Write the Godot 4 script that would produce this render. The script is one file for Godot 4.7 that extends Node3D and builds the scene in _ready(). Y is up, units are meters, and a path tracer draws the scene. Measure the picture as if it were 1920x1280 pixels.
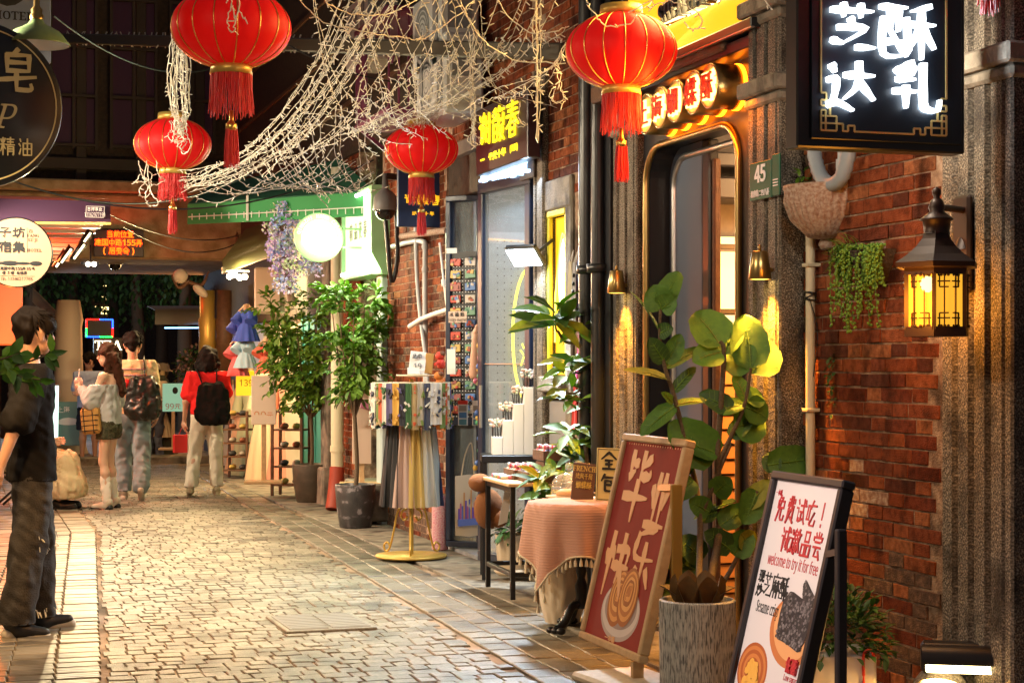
extends Node3D
# A lantern-hung shopping lane at night. World: the lane runs along -z, the right-hand wall is the plane x = XW.

const F := 3300.0
const EYE := Vector3(0, 1.45, 0)
const TH := 0.30533
const XW := 3.69
var fwd := Vector3(sin(TH), 0, -cos(TH))
var rgt := Vector3(cos(TH), 0, sin(TH))
var mats := {}
var rng := RandomNumberGenerator.new()
var noise := FastNoiseLite.new()

# ---------- where things stand ----------
func ray(px: float, py: float) -> Vector3:
	return fwd + rgt * ((px - 960.0) / F) + Vector3.UP * ((685.0 - py) / F)
func at_depth(px: float, py: float, d: float) -> Vector3:
	return EYE + ray(px, py) * d
func at_x(px: float, py: float, x: float) -> Vector3:
	var r := ray(px, py)
	return EYE + r * (x / r.x)
func at_z(px: float, py: float, z: float) -> Vector3:
	var r := ray(px, py)
	return EYE + r * (z / r.z)
func at_y(px: float, py: float, y: float) -> Vector3:
	var r := ray(px, py)
	return EYE + r * ((y - EYE.y) / r.y)
func on_wall(px: float, py: float, off := 0.0) -> Vector3:
	return at_x(px, py, XW - off)
func depth_of(p: Vector3) -> float:
	return (p - EYE).dot(fwd)

# ---------- mesh collector: all faces counter-clockwise seen from outside, written clockwise ----------
class M:
	var p := PackedVector3Array()
	var n := PackedVector3Array()
	var u := PackedVector2Array()
	var c := PackedColorArray()
	var i := PackedInt32Array()
	var col := Color.WHITE
	var tinted := false
	var xf := Transform3D()
	func tint(k: Color) -> void:
		col = k
		tinted = true
	func vert(a: Vector3, nn: Vector3, uv := Vector2.ZERO) -> int:
		p.append(xf * a)
		n.append((xf.basis * nn).normalized())
		u.append(uv)
		c.append(col)
		return p.size() - 1
	func face(a: int, b: int, d: int) -> void:
		i.append(a); i.append(d); i.append(b)
	func tri(a: Vector3, b: Vector3, d: Vector3) -> void:
		var nn := (b - a).cross(d - a).normalized()
		var k := vert(a, nn); vert(b, nn); vert(d, nn)
		face(k, k + 1, k + 2)
	func quad(a: Vector3, b: Vector3, d: Vector3, e: Vector3, uv0 := Vector2(0, 1), uv1 := Vector2(1, 0)) -> void:
		var nn := (d - a).cross(e - b).normalized()
		var k := vert(a, nn, uv0)
		vert(b, nn, Vector2(uv1.x, uv0.y)); vert(d, nn, uv1); vert(e, nn, Vector2(uv0.x, uv1.y))
		face(k, k + 1, k + 2); face(k, k + 2, k + 3)
	func box(ctr: Vector3, s: Vector3, b := Basis(), ch := 0.0) -> void:
		var h := s * 0.5
		if ch <= 0.0:
			var q := []
			for k in 8:
				q.append(ctr + b * Vector3(h.x if k & 1 else -h.x, h.y if k & 2 else -h.y, h.z if k & 4 else -h.z))
			quad(q[4], q[5], q[7], q[6]); quad(q[1], q[0], q[2], q[3]); quad(q[5], q[1], q[3], q[7])
			quad(q[0], q[4], q[6], q[2]); quad(q[6], q[7], q[3], q[2]); quad(q[0], q[1], q[5], q[4])
			return
		ch = minf(ch, 0.45 * minf(s.x, minf(s.y, s.z)))
		var ax := [b.x, b.y, b.z]
		var hs := [h.x, h.y, h.z]
		for a in 3:                                   # six faces
			var v := (a + 1) % 3
			var w := (a + 2) % 3
			for sg in [1.0, -1.0]:
				var o: Vector3 = ctr + ax[a] * (sg * hs[a])
				var e1: Vector3 = ax[v] * (hs[v] - ch)
				var e2: Vector3 = ax[w] * (hs[w] - ch) * sg
				quad(o - e1 - e2, o + e1 - e2, o + e1 + e2, o - e1 + e2)
			for s1 in [1.0, -1.0]:                     # twelve edges
				for s2 in [1.0, -1.0]:
					var l: Vector3 = ax[a] * (hs[a] - ch) * (s1 * s2)
					var c1: Vector3 = ctr + ax[v] * (s1 * hs[v]) + ax[w] * (s2 * (hs[w] - ch))
					var c2: Vector3 = ctr + ax[v] * (s1 * (hs[v] - ch)) + ax[w] * (s2 * hs[w])
					_edge(c1, c2, l, ctr)
		for s1 in [1.0, -1.0]:
			for s2 in [1.0, -1.0]:
				for s3 in [1.0, -1.0]:
					var a1: Vector3 = ctr + ax[0] * s1 * hs[0] + ax[1] * s2 * (hs[1] - ch) + ax[2] * s3 * (hs[2] - ch)
					var a2: Vector3 = ctr + ax[0] * s1 * (hs[0] - ch) + ax[1] * s2 * hs[1] + ax[2] * s3 * (hs[2] - ch)
					var a3: Vector3 = ctr + ax[0] * s1 * (hs[0] - ch) + ax[1] * s2 * (hs[1] - ch) + ax[2] * s3 * hs[2]
					if (a2 - a1).cross(a3 - a1).dot(a1 - ctr) > 0: tri(a1, a2, a3)
					else: tri(a1, a3, a2)
	func _edge(c1: Vector3, c2: Vector3, l: Vector3, ctr: Vector3) -> void:
		if (2.0 * l).cross(c2 - c1).dot(c1 - ctr) > 0: quad(c1 - l, c1 + l, c2 + l, c2 - l)
		else: quad(c1 + l, c1 - l, c2 - l, c2 + l)
	func bar(a: Vector3, b: Vector3, w: float, h: float, up := Vector3.UP, ch := 0.0) -> void:
		var z := (b - a).normalized()
		if absf(z.dot(up)) > 0.99: up = Vector3.RIGHT
		var x := up.cross(z).normalized()
		box((a + b) * 0.5, Vector3(w, h, a.distance_to(b)), Basis(x, z.cross(x), z), ch)
	func tube(path: Array, r, sides := 8, caps := true, flat := 1.0) -> void:
		var np := path.size()
		var base := p.size()
		var t0: Vector3 = (path[1] - path[0]).normalized()
		var s := t0.cross(Vector3.UP if absf(t0.y) < 0.9 else Vector3.RIGHT).normalized()
		var run := 0.0
		for k in np:
			var t: Vector3 = (path[mini(k + 1, np - 1)] - path[maxi(k - 1, 0)])
			t = t.normalized() if t.length() > 1e-9 else t0
			s = (s - t * s.dot(t)).normalized()
			var w := s.cross(t)
			var rr: float = r if not r is Array else r[k]
			if k: run += path[k].distance_to(path[k - 1])
			for j in sides + 1:
				var a := TAU * j / sides
				var dn := s * cos(a) + w * sin(a) * flat
				vert(path[k] + dn * rr, s * cos(a) + w * sin(a) / maxf(flat, 0.2), Vector2(float(j) / sides, run))
		for k in np - 1:
			for j in sides:
				var q := base + k * (sides + 1) + j
				var q2 := q + sides + 1
				face(q, q2, q + 1); face(q + 1, q2, q2 + 1)
		if caps:
			for e in 2:
				var k := 0 if e == 0 else np - 1
				var nn: Vector3 = (path[0] - path[1]).normalized() if e == 0 else (path[np - 1] - path[np - 2]).normalized()
				var m := vert(path[k], nn)
				var f := p.size()
				for j in sides: vert(xf.affine_inverse() * p[base + k * (sides + 1) + j], nn)
				for j in sides:
					if e == 0: face(m, f + j, f + (j + 1) % sides)
					else: face(m, f + (j + 1) % sides, f + j)
	func lathe(prof: Array, segs := 20, o := Vector3.ZERO, sx := 1.0, sz := 1.0, a0 := 0.0, a1 := TAU) -> void:
		var np := prof.size()                       # profile from bottom to top: Vector2(radius, height)
		var base := p.size()
		for k in np:
			var d0: Vector2 = prof[k] - prof[maxi(k - 1, 0)]
			var d1: Vector2 = prof[mini(k + 1, np - 1)] - prof[k]
			var d := d0.normalized() + d1.normalized()
			if d.length() < 1e-6: d = d1 if d1.length() > 0 else d0
			for j in segs + 1:
				var a := a0 + (a1 - a0) * j / segs
				vert(o + Vector3(cos(a) * prof[k].x * sx, prof[k].y, -sin(a) * prof[k].x * sz), Vector3(cos(a) * d.y / sx, -d.x, -sin(a) * d.y / sz), Vector2(float(j) / segs, float(k) / (np - 1)))
		for k in np - 1:
			for j in segs:
				var q := base + k * (segs + 1) + j
				face(q, q + 1, q + segs + 2); face(q, q + segs + 2, q + segs + 1)
	func ball(ctr: Vector3, r: Vector3, segs := 10, rings := 6, b := Basis()) -> void:
		var base := p.size()
		for k in rings + 1:
			var v := PI * k / rings - PI / 2
			for j in segs + 1:
				var a := TAU * j / segs
				var d := Vector3(cos(v) * cos(a), sin(v), -cos(v) * sin(a))
				vert(ctr + b * (d * r), b * (d / r), Vector2(float(j) / segs, float(k) / rings))
		for k in rings:
			for j in segs:
				var q := base + k * (segs + 1) + j
				face(q, q + 1, q + segs + 2); face(q, q + segs + 2, q + segs + 1)
	func sheet(rows: Array, both := 0.0) -> void:     # rows of points; normals from neighbours; both > 0 gives it a back at that distance
		var nr := rows.size()
		var nc: int = rows[0].size()
		var nn := []
		for r in nr:
			var l := []
			for k in nc:
				var du: Vector3 = rows[r][mini(k + 1, nc - 1)] - rows[r][maxi(k - 1, 0)]
				var dv: Vector3 = rows[mini(r + 1, nr - 1)][k] - rows[maxi(r - 1, 0)][k]
				l.append(du.cross(dv).normalized())
			nn.append(l)
		for side in (2 if both > 0 else 1):
			var base := p.size()
			for r in nr:
				for k in nc:
					vert(rows[r][k] - nn[r][k] * both * side, nn[r][k] * (1 - 2 * side), Vector2(float(k) / (nc - 1), float(r) / (nr - 1)))
			for r in nr - 1:
				for k in nc - 1:
					var q := base + r * nc + k
					if side == 0: face(q, q + 1, q + nc + 1); face(q, q + nc + 1, q + nc)
					else: face(q, q + nc + 1, q + 1); face(q, q + nc, q + nc + 1)
		if both > 0:
			for r in nr - 1:
				for k in [0, nc - 1]:
					var a: Vector3 = rows[r][k]
					var b: Vector3 = rows[r + 1][k]
					if k == 0: quad(a, b, b - nn[r + 1][k] * both, a - nn[r][k] * both)
					else: quad(b, a, a - nn[r][k] * both, b - nn[r + 1][k] * both)
			for k in nc - 1:
				for r in [0, nr - 1]:
					var a: Vector3 = rows[r][k]
					var b: Vector3 = rows[r][k + 1]
					if r == 0: quad(b, a, a - nn[r][k] * both, b - nn[r][k + 1] * both)
					else: quad(a, b, b - nn[r][k + 1] * both, a - nn[r][k] * both)
	func prism(poly: Array, z0: float, z1: float) -> void:   # polygon in xy (counter-clockwise), extruded from z0 up to z1
		var pv := PackedVector2Array(poly)
		var area := 0.0
		for k in pv.size(): area += pv[k].cross(pv[(k + 1) % pv.size()])
		if area < 0: pv.reverse()
		var t := Geometry2D.triangulate_polygon(pv)
		for e in 2:
			var z := z1 if e == 0 else z0
			var nn := Vector3(0, 0, 1 if e == 0 else -1)
			var base := p.size()
			for q in pv: vert(Vector3(q.x, q.y, z), nn, q)
			for k in range(0, t.size(), 3):
				var ccw := (pv[t[k + 1]] - pv[t[k]]).cross(pv[t[k + 2]] - pv[t[k]]) > 0
				if ccw == (e == 0): face(base + t[k], base + t[k + 1], base + t[k + 2])
				else: face(base + t[k], base + t[k + 2], base + t[k + 1])
		for k in pv.size():
			var a := pv[k]
			var b := pv[(k + 1) % pv.size()]
			quad(Vector3(a.x, a.y, z0), Vector3(b.x, b.y, z0), Vector3(b.x, b.y, z1), Vector3(a.x, a.y, z1))
	func disc(ctr: Vector3, nx: Vector3, ny: Vector3, segs := 24, r0 := 0.0) -> void:   # flat ellipse or ring facing nx x ny
		var nn := nx.cross(ny).normalized()
		var base := p.size()
		for j in segs + 1:
			var a := TAU * j / segs
			var e := nx * cos(a) + ny * sin(a)
			vert(ctr + e * r0, nn, Vector2(0.5 + 0.5 * r0 * cos(a), 0.5 - 0.5 * r0 * sin(a)))
			vert(ctr + e, nn, Vector2(0.5 + 0.5 * cos(a), 0.5 - 0.5 * sin(a)))
		for j in segs:
			var q := base + 2 * j
			face(q, q + 1, q + 3)
			if r0 > 0: face(q, q + 3, q + 2)
	func leaf(o: Vector3, dir: Vector3, up: Vector3, l: float, w: float, droop := 0.25, fold := 0.15, shape := 0, wave := 0.0) -> void:
		var d := dir.normalized()
		var s := d.cross(up).normalized()
		var nn := s.cross(d).normalized()
		var prof := [[0.0, 0.02], [0.22, 0.62], [0.5, 1.0], [0.78, 0.66], [1.0, 0.02]]      # pointed oval
		if shape == 1: prof = [[0.0, 0.3], [0.06, 0.72], [0.28, 1.0], [0.6, 0.92], [0.86, 0.62], [0.97, 0.24], [1.0, 0.02]]   # round heart
		elif shape == 2: prof = [[0.0, 0.05], [0.3, 0.7], [0.7, 0.95], [0.93, 0.55], [1.0, 0.03]]  # spoon
		elif shape == 3: prof = [[0.0, 0.1], [0.5, 1.0], [1.0, 0.02]]
		var rows := []
		for q in prof:
			var t: float = q[0]
			var ctr: Vector3 = o + d * (l * t) - nn * (l * droop * t * t)
			var hw: float = w * 0.5 * q[1]
			var rise: float = hw * fold * 2.0
			var wv := sin(t * 9.0 + o.x * 31.0) * wave * w
			rows.append([ctr + s * hw + nn * (rise + wv), ctr + s * hw * 0.5 + nn * rise * 0.35, ctr, ctr - s * hw * 0.5 + nn * rise * 0.35, ctr - s * hw + nn * (rise - wv)] if shape == 1 else [ctr + s * hw + nn * (rise + wv), ctr, ctr - s * hw + nn * (rise - wv)])
		sheet(rows)
	func veins(o: Vector3, dir: Vector3, up: Vector3, l: float, w: float, droop: float, fold: float) -> void:
		var d := dir.normalized()
		var s := d.cross(up).normalized()
		var nn := s.cross(d).normalized()
		for k in 5:
			for e in [-1.0, 1.0]:
				var pts := []
				for q in 4:
					var f := q / 3.0
					var t := 0.08 + 0.15 * k + 0.16 * f
					var x := w * 0.43 * f * (1.0 - 0.5 * maxf(t - 0.5, 0.0))
					pts.append(o + d * (l * t) - nn * (l * droop * t * t) + s * (x * e) + nn * (x * fold * f * 1.6 + 0.0012))
				tube(pts, [0.0016, 0.0013, 0.001, 0.0006], 3, false)
	func mesh(m: Material) -> ArrayMesh:
		var am := ArrayMesh.new()
		if p.is_empty(): return am
		var a := []
		a.resize(Mesh.ARRAY_MAX)
		a[Mesh.ARRAY_VERTEX] = p
		a[Mesh.ARRAY_NORMAL] = n
		a[Mesh.ARRAY_TEX_UV] = u
		if tinted: a[Mesh.ARRAY_COLOR] = c
		a[Mesh.ARRAY_INDEX] = i
		am.add_surface_from_arrays(Mesh.PRIMITIVE_TRIANGLES, a)
		am.surface_set_material(0, m)
		return am

# ---------- naming and tagging ----------
var taken := {}
func numbered(called: String) -> String:
	var k: int = taken.get(called, 0)
	taken[called] = k + 1
	return called if k == 0 else "%s_%03d" % [called, k]
func tag(o: Node3D, label: String, category: String, group := "", kind := "") -> Node3D:
	if label: o.set_meta("label", label)
	if category: o.set_meta("category", category)
	if group: o.set_meta("group", group)
	if kind: o.set_meta("kind", kind)
	return o
func thing(called: String, label: String, category: String, at := Vector3.ZERO, turn := 0.0, group := "") -> Node3D:
	var o := Node3D.new()
	o.name = numbered(called)
	add_child(o, true)
	o.position = at
	o.rotation.y = turn
	return tag(o, label, category, group)
func part(called: String, m: M, mat: Material, parent: Node3D) -> MeshInstance3D:
	return part_mesh(called, m.mesh(mat), parent)
func part_mesh(called: String, mesh: Mesh, parent: Node3D) -> MeshInstance3D:
	var o := MeshInstance3D.new()
	var k := 0
	o.name = called
	while parent.has_node(NodePath(o.name)):
		k += 1
		o.name = "%s_%03d" % [called, k]
	o.mesh = mesh
	parent.add_child(o, true)
	return o
func solo(called: String, m: M, mat: Material, label: String, category: String, group := "", kind := "") -> MeshInstance3D:
	var o := MeshInstance3D.new()
	o.name = numbered(called)
	o.mesh = m.mesh(mat)
	add_child(o, true)
	tag(o, label, category, group, kind)
	return o
func setting(called: String, m: M, mat: Material) -> MeshInstance3D:
	return solo(called, m, mat, "", "", "", "structure")
func copy_of(root: Node3D, at: Vector3, turn: float, label := "", size := 1.0) -> Node3D:
	var r: Node3D = root.duplicate()
	var stem: String = String(root.name).rstrip("0123456789").trim_suffix("_")
	r.name = numbered(stem)
	add_child(r, true)
	r.position = at
	r.rotation = Vector3(0, turn, 0)
	r.scale = Vector3.ONE * size
	if label: r.set_meta("label", label)
	return r
func v3(x: float, y: float, z: float) -> Vector3: return Vector3(x, y, z)
func v2(x: float, y: float) -> Vector2: return Vector2(x, y)
func nth(k: int) -> String:
	return ["first", "second", "third", "fourth", "fifth", "sixth", "seventh", "eighth", "ninth", "tenth", "eleventh", "twelfth", "thirteenth"][k % 13]

# ---------- materials ----------
func lin(r: float, g: float, b: float) -> Color:      # a real-world base colour, given as linear reflectance
	return Color(r, g, b).linear_to_srgb()
func mat(called: String, c: Color, rough := 0.8, metal := 0.0) -> StandardMaterial3D:
	if mats.has(called): return mats[called]
	var m := StandardMaterial3D.new()
	m.resource_name = called
	m.albedo_color = c
	m.roughness = rough
	m.metallic = metal
	mats[called] = m
	return m
func glow(called: String, c: Color, e: float) -> StandardMaterial3D:
	var m := mat(called, c.darkened(0.3), 0.6)
	m.emission_enabled = true
	m.emission = c
	m.emission_energy_multiplier = e
	return m
func noise_tex(sd: int, freq: float, stops: Array, kind := FastNoiseLite.TYPE_SIMPLEX_SMOOTH, oct := 4, size := 512) -> NoiseTexture2D:
	var t := NoiseTexture2D.new()
	t.width = size
	t.height = size
	t.seamless = true
	var f := FastNoiseLite.new()
	f.noise_type = kind
	f.seed = sd
	f.frequency = freq
	f.fractal_octaves = oct
	t.noise = f
	if stops.size():
		var g := Gradient.new()
		var off := PackedFloat32Array()
		var cl := PackedColorArray()
		for s in stops:
			off.append(s[0]); cl.append(s[1])
		g.offsets = off
		g.colors = cl
		t.color_ramp = g
	return t
var grain_a: NoiseTexture2D
var grain_b: NoiseTexture2D
func rough_mat(called: String, stops: Array, freq: float, per_m: float, rough := 0.85, relief := 0.0, coarse := false, sd := 1, oct := 5, world := true) -> StandardMaterial3D:
	if mats.has(called): return mats[called]
	var m := mat(called, Color.WHITE, rough)
	m.albedo_texture = noise_tex(sd, freq, stops, FastNoiseLite.TYPE_SIMPLEX_SMOOTH, oct)
	m.uv1_triplanar = true
	m.uv1_world_triplanar = world
	m.uv1_scale = Vector3.ONE * per_m
	if relief > 0:
		m.heightmap_enabled = true
		m.heightmap_texture = grain_b if coarse else grain_a
		m.heightmap_scale = relief
	return m
# patchy weathering over a material, drawn out downwards as rain leaves it
func weather(called: String, sd: int, dark: Color, pale: Color, scale: Vector3) -> void:
	var m: StandardMaterial3D = mats[called]
	if not mats.has("weather%d" % sd): mats["weather%d" % sd] = noise_tex(sd, 0.012, [[0.0, dark], [0.36, Color(0.8, 0.8, 0.8)], [0.5, Color.WHITE], [0.72, Color.WHITE], [0.86, pale]], FastNoiseLite.TYPE_SIMPLEX_SMOOTH, 6)
	m.detail_enabled = true
	m.detail_albedo = mats["weather%d" % sd]
	m.detail_blend_mode = BaseMaterial3D.BLEND_MODE_MUL
	m.detail_uv_layer = BaseMaterial3D.DETAIL_UV_2
	m.uv2_triplanar = true
	m.uv2_world_triplanar = true
	m.uv2_scale = scale
func weave(m: StandardMaterial3D, relief := 0.15) -> StandardMaterial3D:
	m.heightmap_enabled = true
	m.heightmap_texture = grain_a
	m.heightmap_scale = relief
	m.uv1_triplanar = true
	m.uv1_scale = Vector3.ONE * 3.0
	return m
func print_mat(called := "print", rough := 0.6) -> StandardMaterial3D:
	var m := mat(called, Color.WHITE, rough)
	m.vertex_color_use_as_albedo = true
	return m
func pane(called: String, c: Color, a: float) -> StandardMaterial3D:
	var m := mat(called, Color(c.r, c.g, c.b, a), 0.03)
	m.transparency = BaseMaterial3D.TRANSPARENCY_ALPHA
	m.metallic_specular = 0.5
	return m

# ---------- curves ----------
func curve(pts: Array, per := 6) -> Array:            # Catmull-Rom through the points
	var out := []
	for k in pts.size() - 1:
		var a: Vector3 = pts[maxi(k - 1, 0)]
		var b: Vector3 = pts[k]
		var c: Vector3 = pts[k + 1]
		var d: Vector3 = pts[mini(k + 2, pts.size() - 1)]
		for j in per:
			out.append(b.cubic_interpolate(c, a, d, float(j) / per))
	out.append(pts[-1])
	return out
func sag(a: Vector3, b: Vector3, drop: float, n := 12) -> Array:
	var out := []
	for k in n + 1:
		var t := float(k) / n
		out.append(a.lerp(b, t) - Vector3(0, drop * 4.0 * t * (1.0 - t), 0))
	return out
func taper(a: float, b: float, n: int) -> Array:
	var out := []
	for k in n: out.append(lerpf(a, b, float(k) / (n - 1)))
	return out
func rnd(a: float, b: float) -> float:
	return rng.randf_range(a, b)
func spread(v: float) -> Vector3:
	return Vector3(rnd(-v, v), rnd(-v, v), rnd(-v, v))

# ---------- lights ----------
func omni(called: String, at: Vector3, c: Color, e: float, size := 0.05) -> OmniLight3D:
	var l := OmniLight3D.new()
	l.name = called
	l.light_color = c
	l.light_energy = e
	l.light_size = size
	l.omni_range = 30.0
	l.omni_attenuation = 2.0
	l.shadow_enabled = true
	add_child(l, true)
	l.position = at
	return l
func spot(called: String, at: Vector3, to: Vector3, c: Color, e: float, angle: float, size := 0.05, soft := 0.6) -> SpotLight3D:
	var l := SpotLight3D.new()
	l.name = called
	l.light_color = c
	l.light_energy = e
	l.light_size = size
	l.spot_angle = angle
	l.spot_angle_attenuation = soft
	l.spot_range = 30.0
	l.spot_attenuation = 2.0
	l.shadow_enabled = true
	add_child(l, true)
	l.position = at
	var d := (to - at).normalized()
	l.look_at(to, Vector3.UP if absf(d.y) < 0.99 else Vector3.RIGHT)
	return l
func area(called: String, at: Vector3, facing: Vector3, size: Vector2, c: Color, e: float) -> AreaLight3D:
	var l := AreaLight3D.new()
	l.name = called
	l.light_color = c
	l.light_energy = e
	l.area_size = size
	l.area_normalize_energy = true
	l.set("area_range", 30.0)
	l.shadow_enabled = true
	add_child(l, true)
	l.position = at
	l.look_at(at + facing, Vector3.UP if absf(facing.normalized().y) < 0.99 else Vector3.RIGHT)
	return l

# ---------- brush strokes of the characters on the signs: each stroke a run of points, two digits across and two down ----------
var strokes := {
"芝": "08189218 32063230 68066830 46345244 225278523282 08783084 60909590",
"酥": "04124812 083008884888 483048880830 20122050 34123450 08684868 88085816 54389638 74127494 74405476 74409676",
"达": "38309030 630860483672 62409072 12141826 0640204016700688 068225805092 9694",
"乳": "40082014 10201830 26202832 42164030 12384438 28522890 06604860 62106280729290929474",
"毕": "14081440 14403032 36221422 54085438 543884388430 80145428 08669266 50465098",
"业": "36103688 62106288 14302862 86287262 06889488",
"快": "30301052 08340852 20082096 28303646 442884288452 36529652 640864525876 3694 66529096",
"乐": "78081820 182016488848 52305286 4088 30622082 70628882",
"全": "50040640 50049440 28467246 30667066 14909090 50465090",
"包": "28060840 22229222 922290628062 306068606040 30403040 30403086409288929276 30406840",
"免": "34042024 30125812 58124624 22248024 80248048 22488048 22242248 48241896 58545884689288929476",
"费": "20128012 80128024 20248024 20241836 183678367648 40024030 40302646 60026046 26502678 26507650 76507678 50562096 60788894",
"试": "10101822 0638223822843274 40289428 6806704088849690 84108820 42506650 54505480 40846876",
"吃": "08240872 08243024 30243072 08723072 52063832 46228822 448880444680 4684509290929474",
"！": "50085064 50845090",
"诚": "10101822 0638223822843274 38209420 382036602892 384658465676 7004685088849690 90406884 82088814",
"邀": "40063412 321458145840 32143240 32265826 32405840 44464652 26547054 44543086 54645482 76067222 72229622 88226884 72409684 10121824 0640204016700686 068224805092 9694",
"品": "30083042 30087008 70087042 30427042 08540892 08544254 42544292 08924292 58545892 58549454 94549492 58929492",
"尝": "50025018 24063016 74066816 10301020 10209020 90208632 28367236 18548254 465434868286 70688894",
"现": "06123412 08443244 04823682 20122082 46104660 46108810 88108860 662266603892 70607084789292929678",
"炒": "08281248 36242844 220820560492 22563282 68066850 50204248 82209044 92564892",
"麻": "50025012 14149414 141416600492 24366036 42284292 40402266 44405860 62369836 78287892 76406070 80409664",
"低": "26040440 16281694 86104220 42204284 42845676 42489248 661870769092 9674 56846696",
"糖": "06141230 34102830 04404040 20062096 18440476 22443664 70027010 46129412 481246603892 562690269050 50389838 56509250 74187464 56685694 56949094 90949068 56689068",
"蝴": "08260854 08263226 32263254 08543254 20082084 04883884 32743894 40286428 52105248 42484280 42486248 62486280 42806280 72127260 72606492 7212941294889086 72369436 72609460",
"蝶": "08260854 08263226 32263254 08543254 20082084 04883884 32743894 40189618 52045240 68046840 84048440 52408440 42589858 70487096 68604086 72609886",
"谢": "10101822 0638223822843274 44043812 34143480 34145814 58145884 36285828 36425842 30605860 58503082 68329632 860886867880 72487660",
"馥": "30061212 06224622 28102838 26240640 30244640 12504250 12501292 42504292 12924292 12704270 60045216 56149614 562656569056 90269056 56265626 58409040 66605280 626890686296 5098 64749696",
"春": "12149014 18288428 06429442 500442500672 54429470 30603096 30607060 70607096 30967096 30787078",
"皂": "50043814 24162450 24167616 76167650 24507650 24327632 08709262 46544690 469080908078",
"精": "06141230 34102830 04404040 20062096 18440476 22443664 46149414 50289028 42429842 70047042 52525296 52529052 905290928490 52649064 52769076",
"油": "12101824 06341648 08881858 34323492 34329032 90329092 34929092 34609060 62086292",
"子": "201080104836 483648923684 06489448",
"坊": "06363836 22102278 04823876 66046616 42229422 602256603892 584486448488 7484",
"宿": "50025010 10241014 10149014 90148824 32260856 22402292 42309430 68306644 48464892 48469046 90469092 48689068 48929092",
"集": "34040834 24182458 24188418 54065456 26308030 26428042 24569056 06709470 50585098 46700692 54709490",
"当": "50045034 22103024 78107024 18408240 82408290 18908290 22658265",
"前": "30043618 70046218 06229422 14361490 14364236 42364290 14524252 14684268 62366272 863086927688",
"位": "26040440 16281694 62066618 38269426 50385666 84367472 34889688",
"置": "14061426 14068606 86068626 14268626 38063826 62066226 16369036 50305044 28442884 28447244 72447284 28587258 28727272 08909290",
"建": "40167816 78167840 34289428 40407840 38548454 34689468 60046080 0816281612422642 26420490 107036889692",
"国": "08080892 08089208 92089292 08929292 26247424 28487048 22747874 50245074 60566866",
"中": "12281266 12288828 88288866 12668866 50045098",
"路": "08080836 08083808 38083836 08363836 22362284 22543854 10501086 04884080 60044224 581488144452 56229250 52605292 52608860 88608892 52928892",
"弄": "20108010 26287628 14468646 50105046 06629462 345232661294 68526896",
"居": "16088608 86088630 16308630 160816600694 28469446 60346062 36623694 36628662 86628694 36948694",
"委": "74042012 08229222 50085044 46221446 54228844 06589458 444640768294 685872841894",
"会": "50040644 50049444 28467246 14609060 466028867886 66728096",
"吉": "10189018 50045036 20368036 22542294 22547854 78547894 22947894",
"祥": "20042616 062640260464 22462296 26463656 52046016 86047616 46229622 50409040 40609860 70227098",
"蓬": "06129412 34043420 66046620 54243440 463280323856 48368652 40608860 44728472 62546286 10302038 065220521274 068224805092 9694",
"号": "30083036 30087008 70087036 30367036 08489248 40484266 426680667892 6288",
"楼": "04304030 22082296 20340464 24343856 68046840 46229622 50086018 88087818 66244440 70249440 44609660 604658845478 54788896 82605096",
"电": "16201672 16208220 82208272 16728272 16468246 4804488656929292 9476",
"梯": "04304030 22082296 20340464 24343856 52046014 84047614 481890189034 50349034 50344852 48529452 94528674 70187096 66544490",
"房": "50025010 18148414 84148430 18308430 181418600494 56365644 22509450 505048783094 5066866484907688",
"地": "06343834 22102278 04823874 40469034 903490728070 66086670 50245086589294929478",
"址": "06343834 22102278 04823874 70107088 70469446 50365088 40909690",
"冰": "10202032 06841852 620462925086 343654363080 86266646 64469690",
"箱": "22040820 18144214 28143024 64045020 60149414 70147626 06484448 26342698 24500876 28504472 56365694 56369036 90369094 56569056 56749074 56949094",
"贴": "08100866 08103810 38103866 242222620692 28643890 66046648 66249424 48484892 48489048 90489092 48929092",
"元": "20128012 06389438 383632660894 6238628470929092 9474",
"法": "12101824 06341648 08881858 40209020 64046444 34449644 604440868884 76709294",
"风": "181016600694 1810781078709294 9680 60283078 30287076",
"千": "72081820 06449444 50165098",
"层": "16088608 86088630 16308630 160816600694 34468446 24629462 566238908490 72748896",
"一": "08509250",
"二": "20248024 08809280",
"四": "10181088 10189018 90189088 10889088 381836502860 601860608254",
"八": "38161090 58109690",
"十": "08489248 50065096",
"年": "30041226 24188618 26428042 26182666 06669466 52185298",
"光": "50045040 22123232 78106830 08429442 404238661294 6042608470929092 9474",
"于": "20128012 06449444 521252903884",
"泰": "14128612 20268026 06409440 500448400674 52409470 50545096 32603868 70586268 46702890 54709090",
"康": "50025010 14129012 141214600494 30248024 80248052 24389438 30528052 56165692 30623872 84625470 52587490 46702890",
"草": "06149414 32043222 66046622 28282854 28287028 70287054 28547054 28407040 06689468 50545098",
"本": "08289228 50045098 462808705428 54289270 32747074",
"潮": "12101824 06341648 08881858 34145614 46044628 36283654 36285628 56285654 36545654 36405640 30705870 46544696 681068606094 6810901090908088 68349034 68589058",
"花": "06149414 32043224 66046624 32301050 22462296 86364862 5630568466929292 9676",
"上": "45084588 45407840 08889288",
"海": "12101824 06341648 08881858 42083424 40189018 44344080 44348434 843482848080 36569656 36823682 58405850 58645874",
"丝": "3006143434343464 14624060 66065034 70345264 80628062 06889488",
"巾": "16241478 16248424 842484787676 50045098",
}
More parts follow.
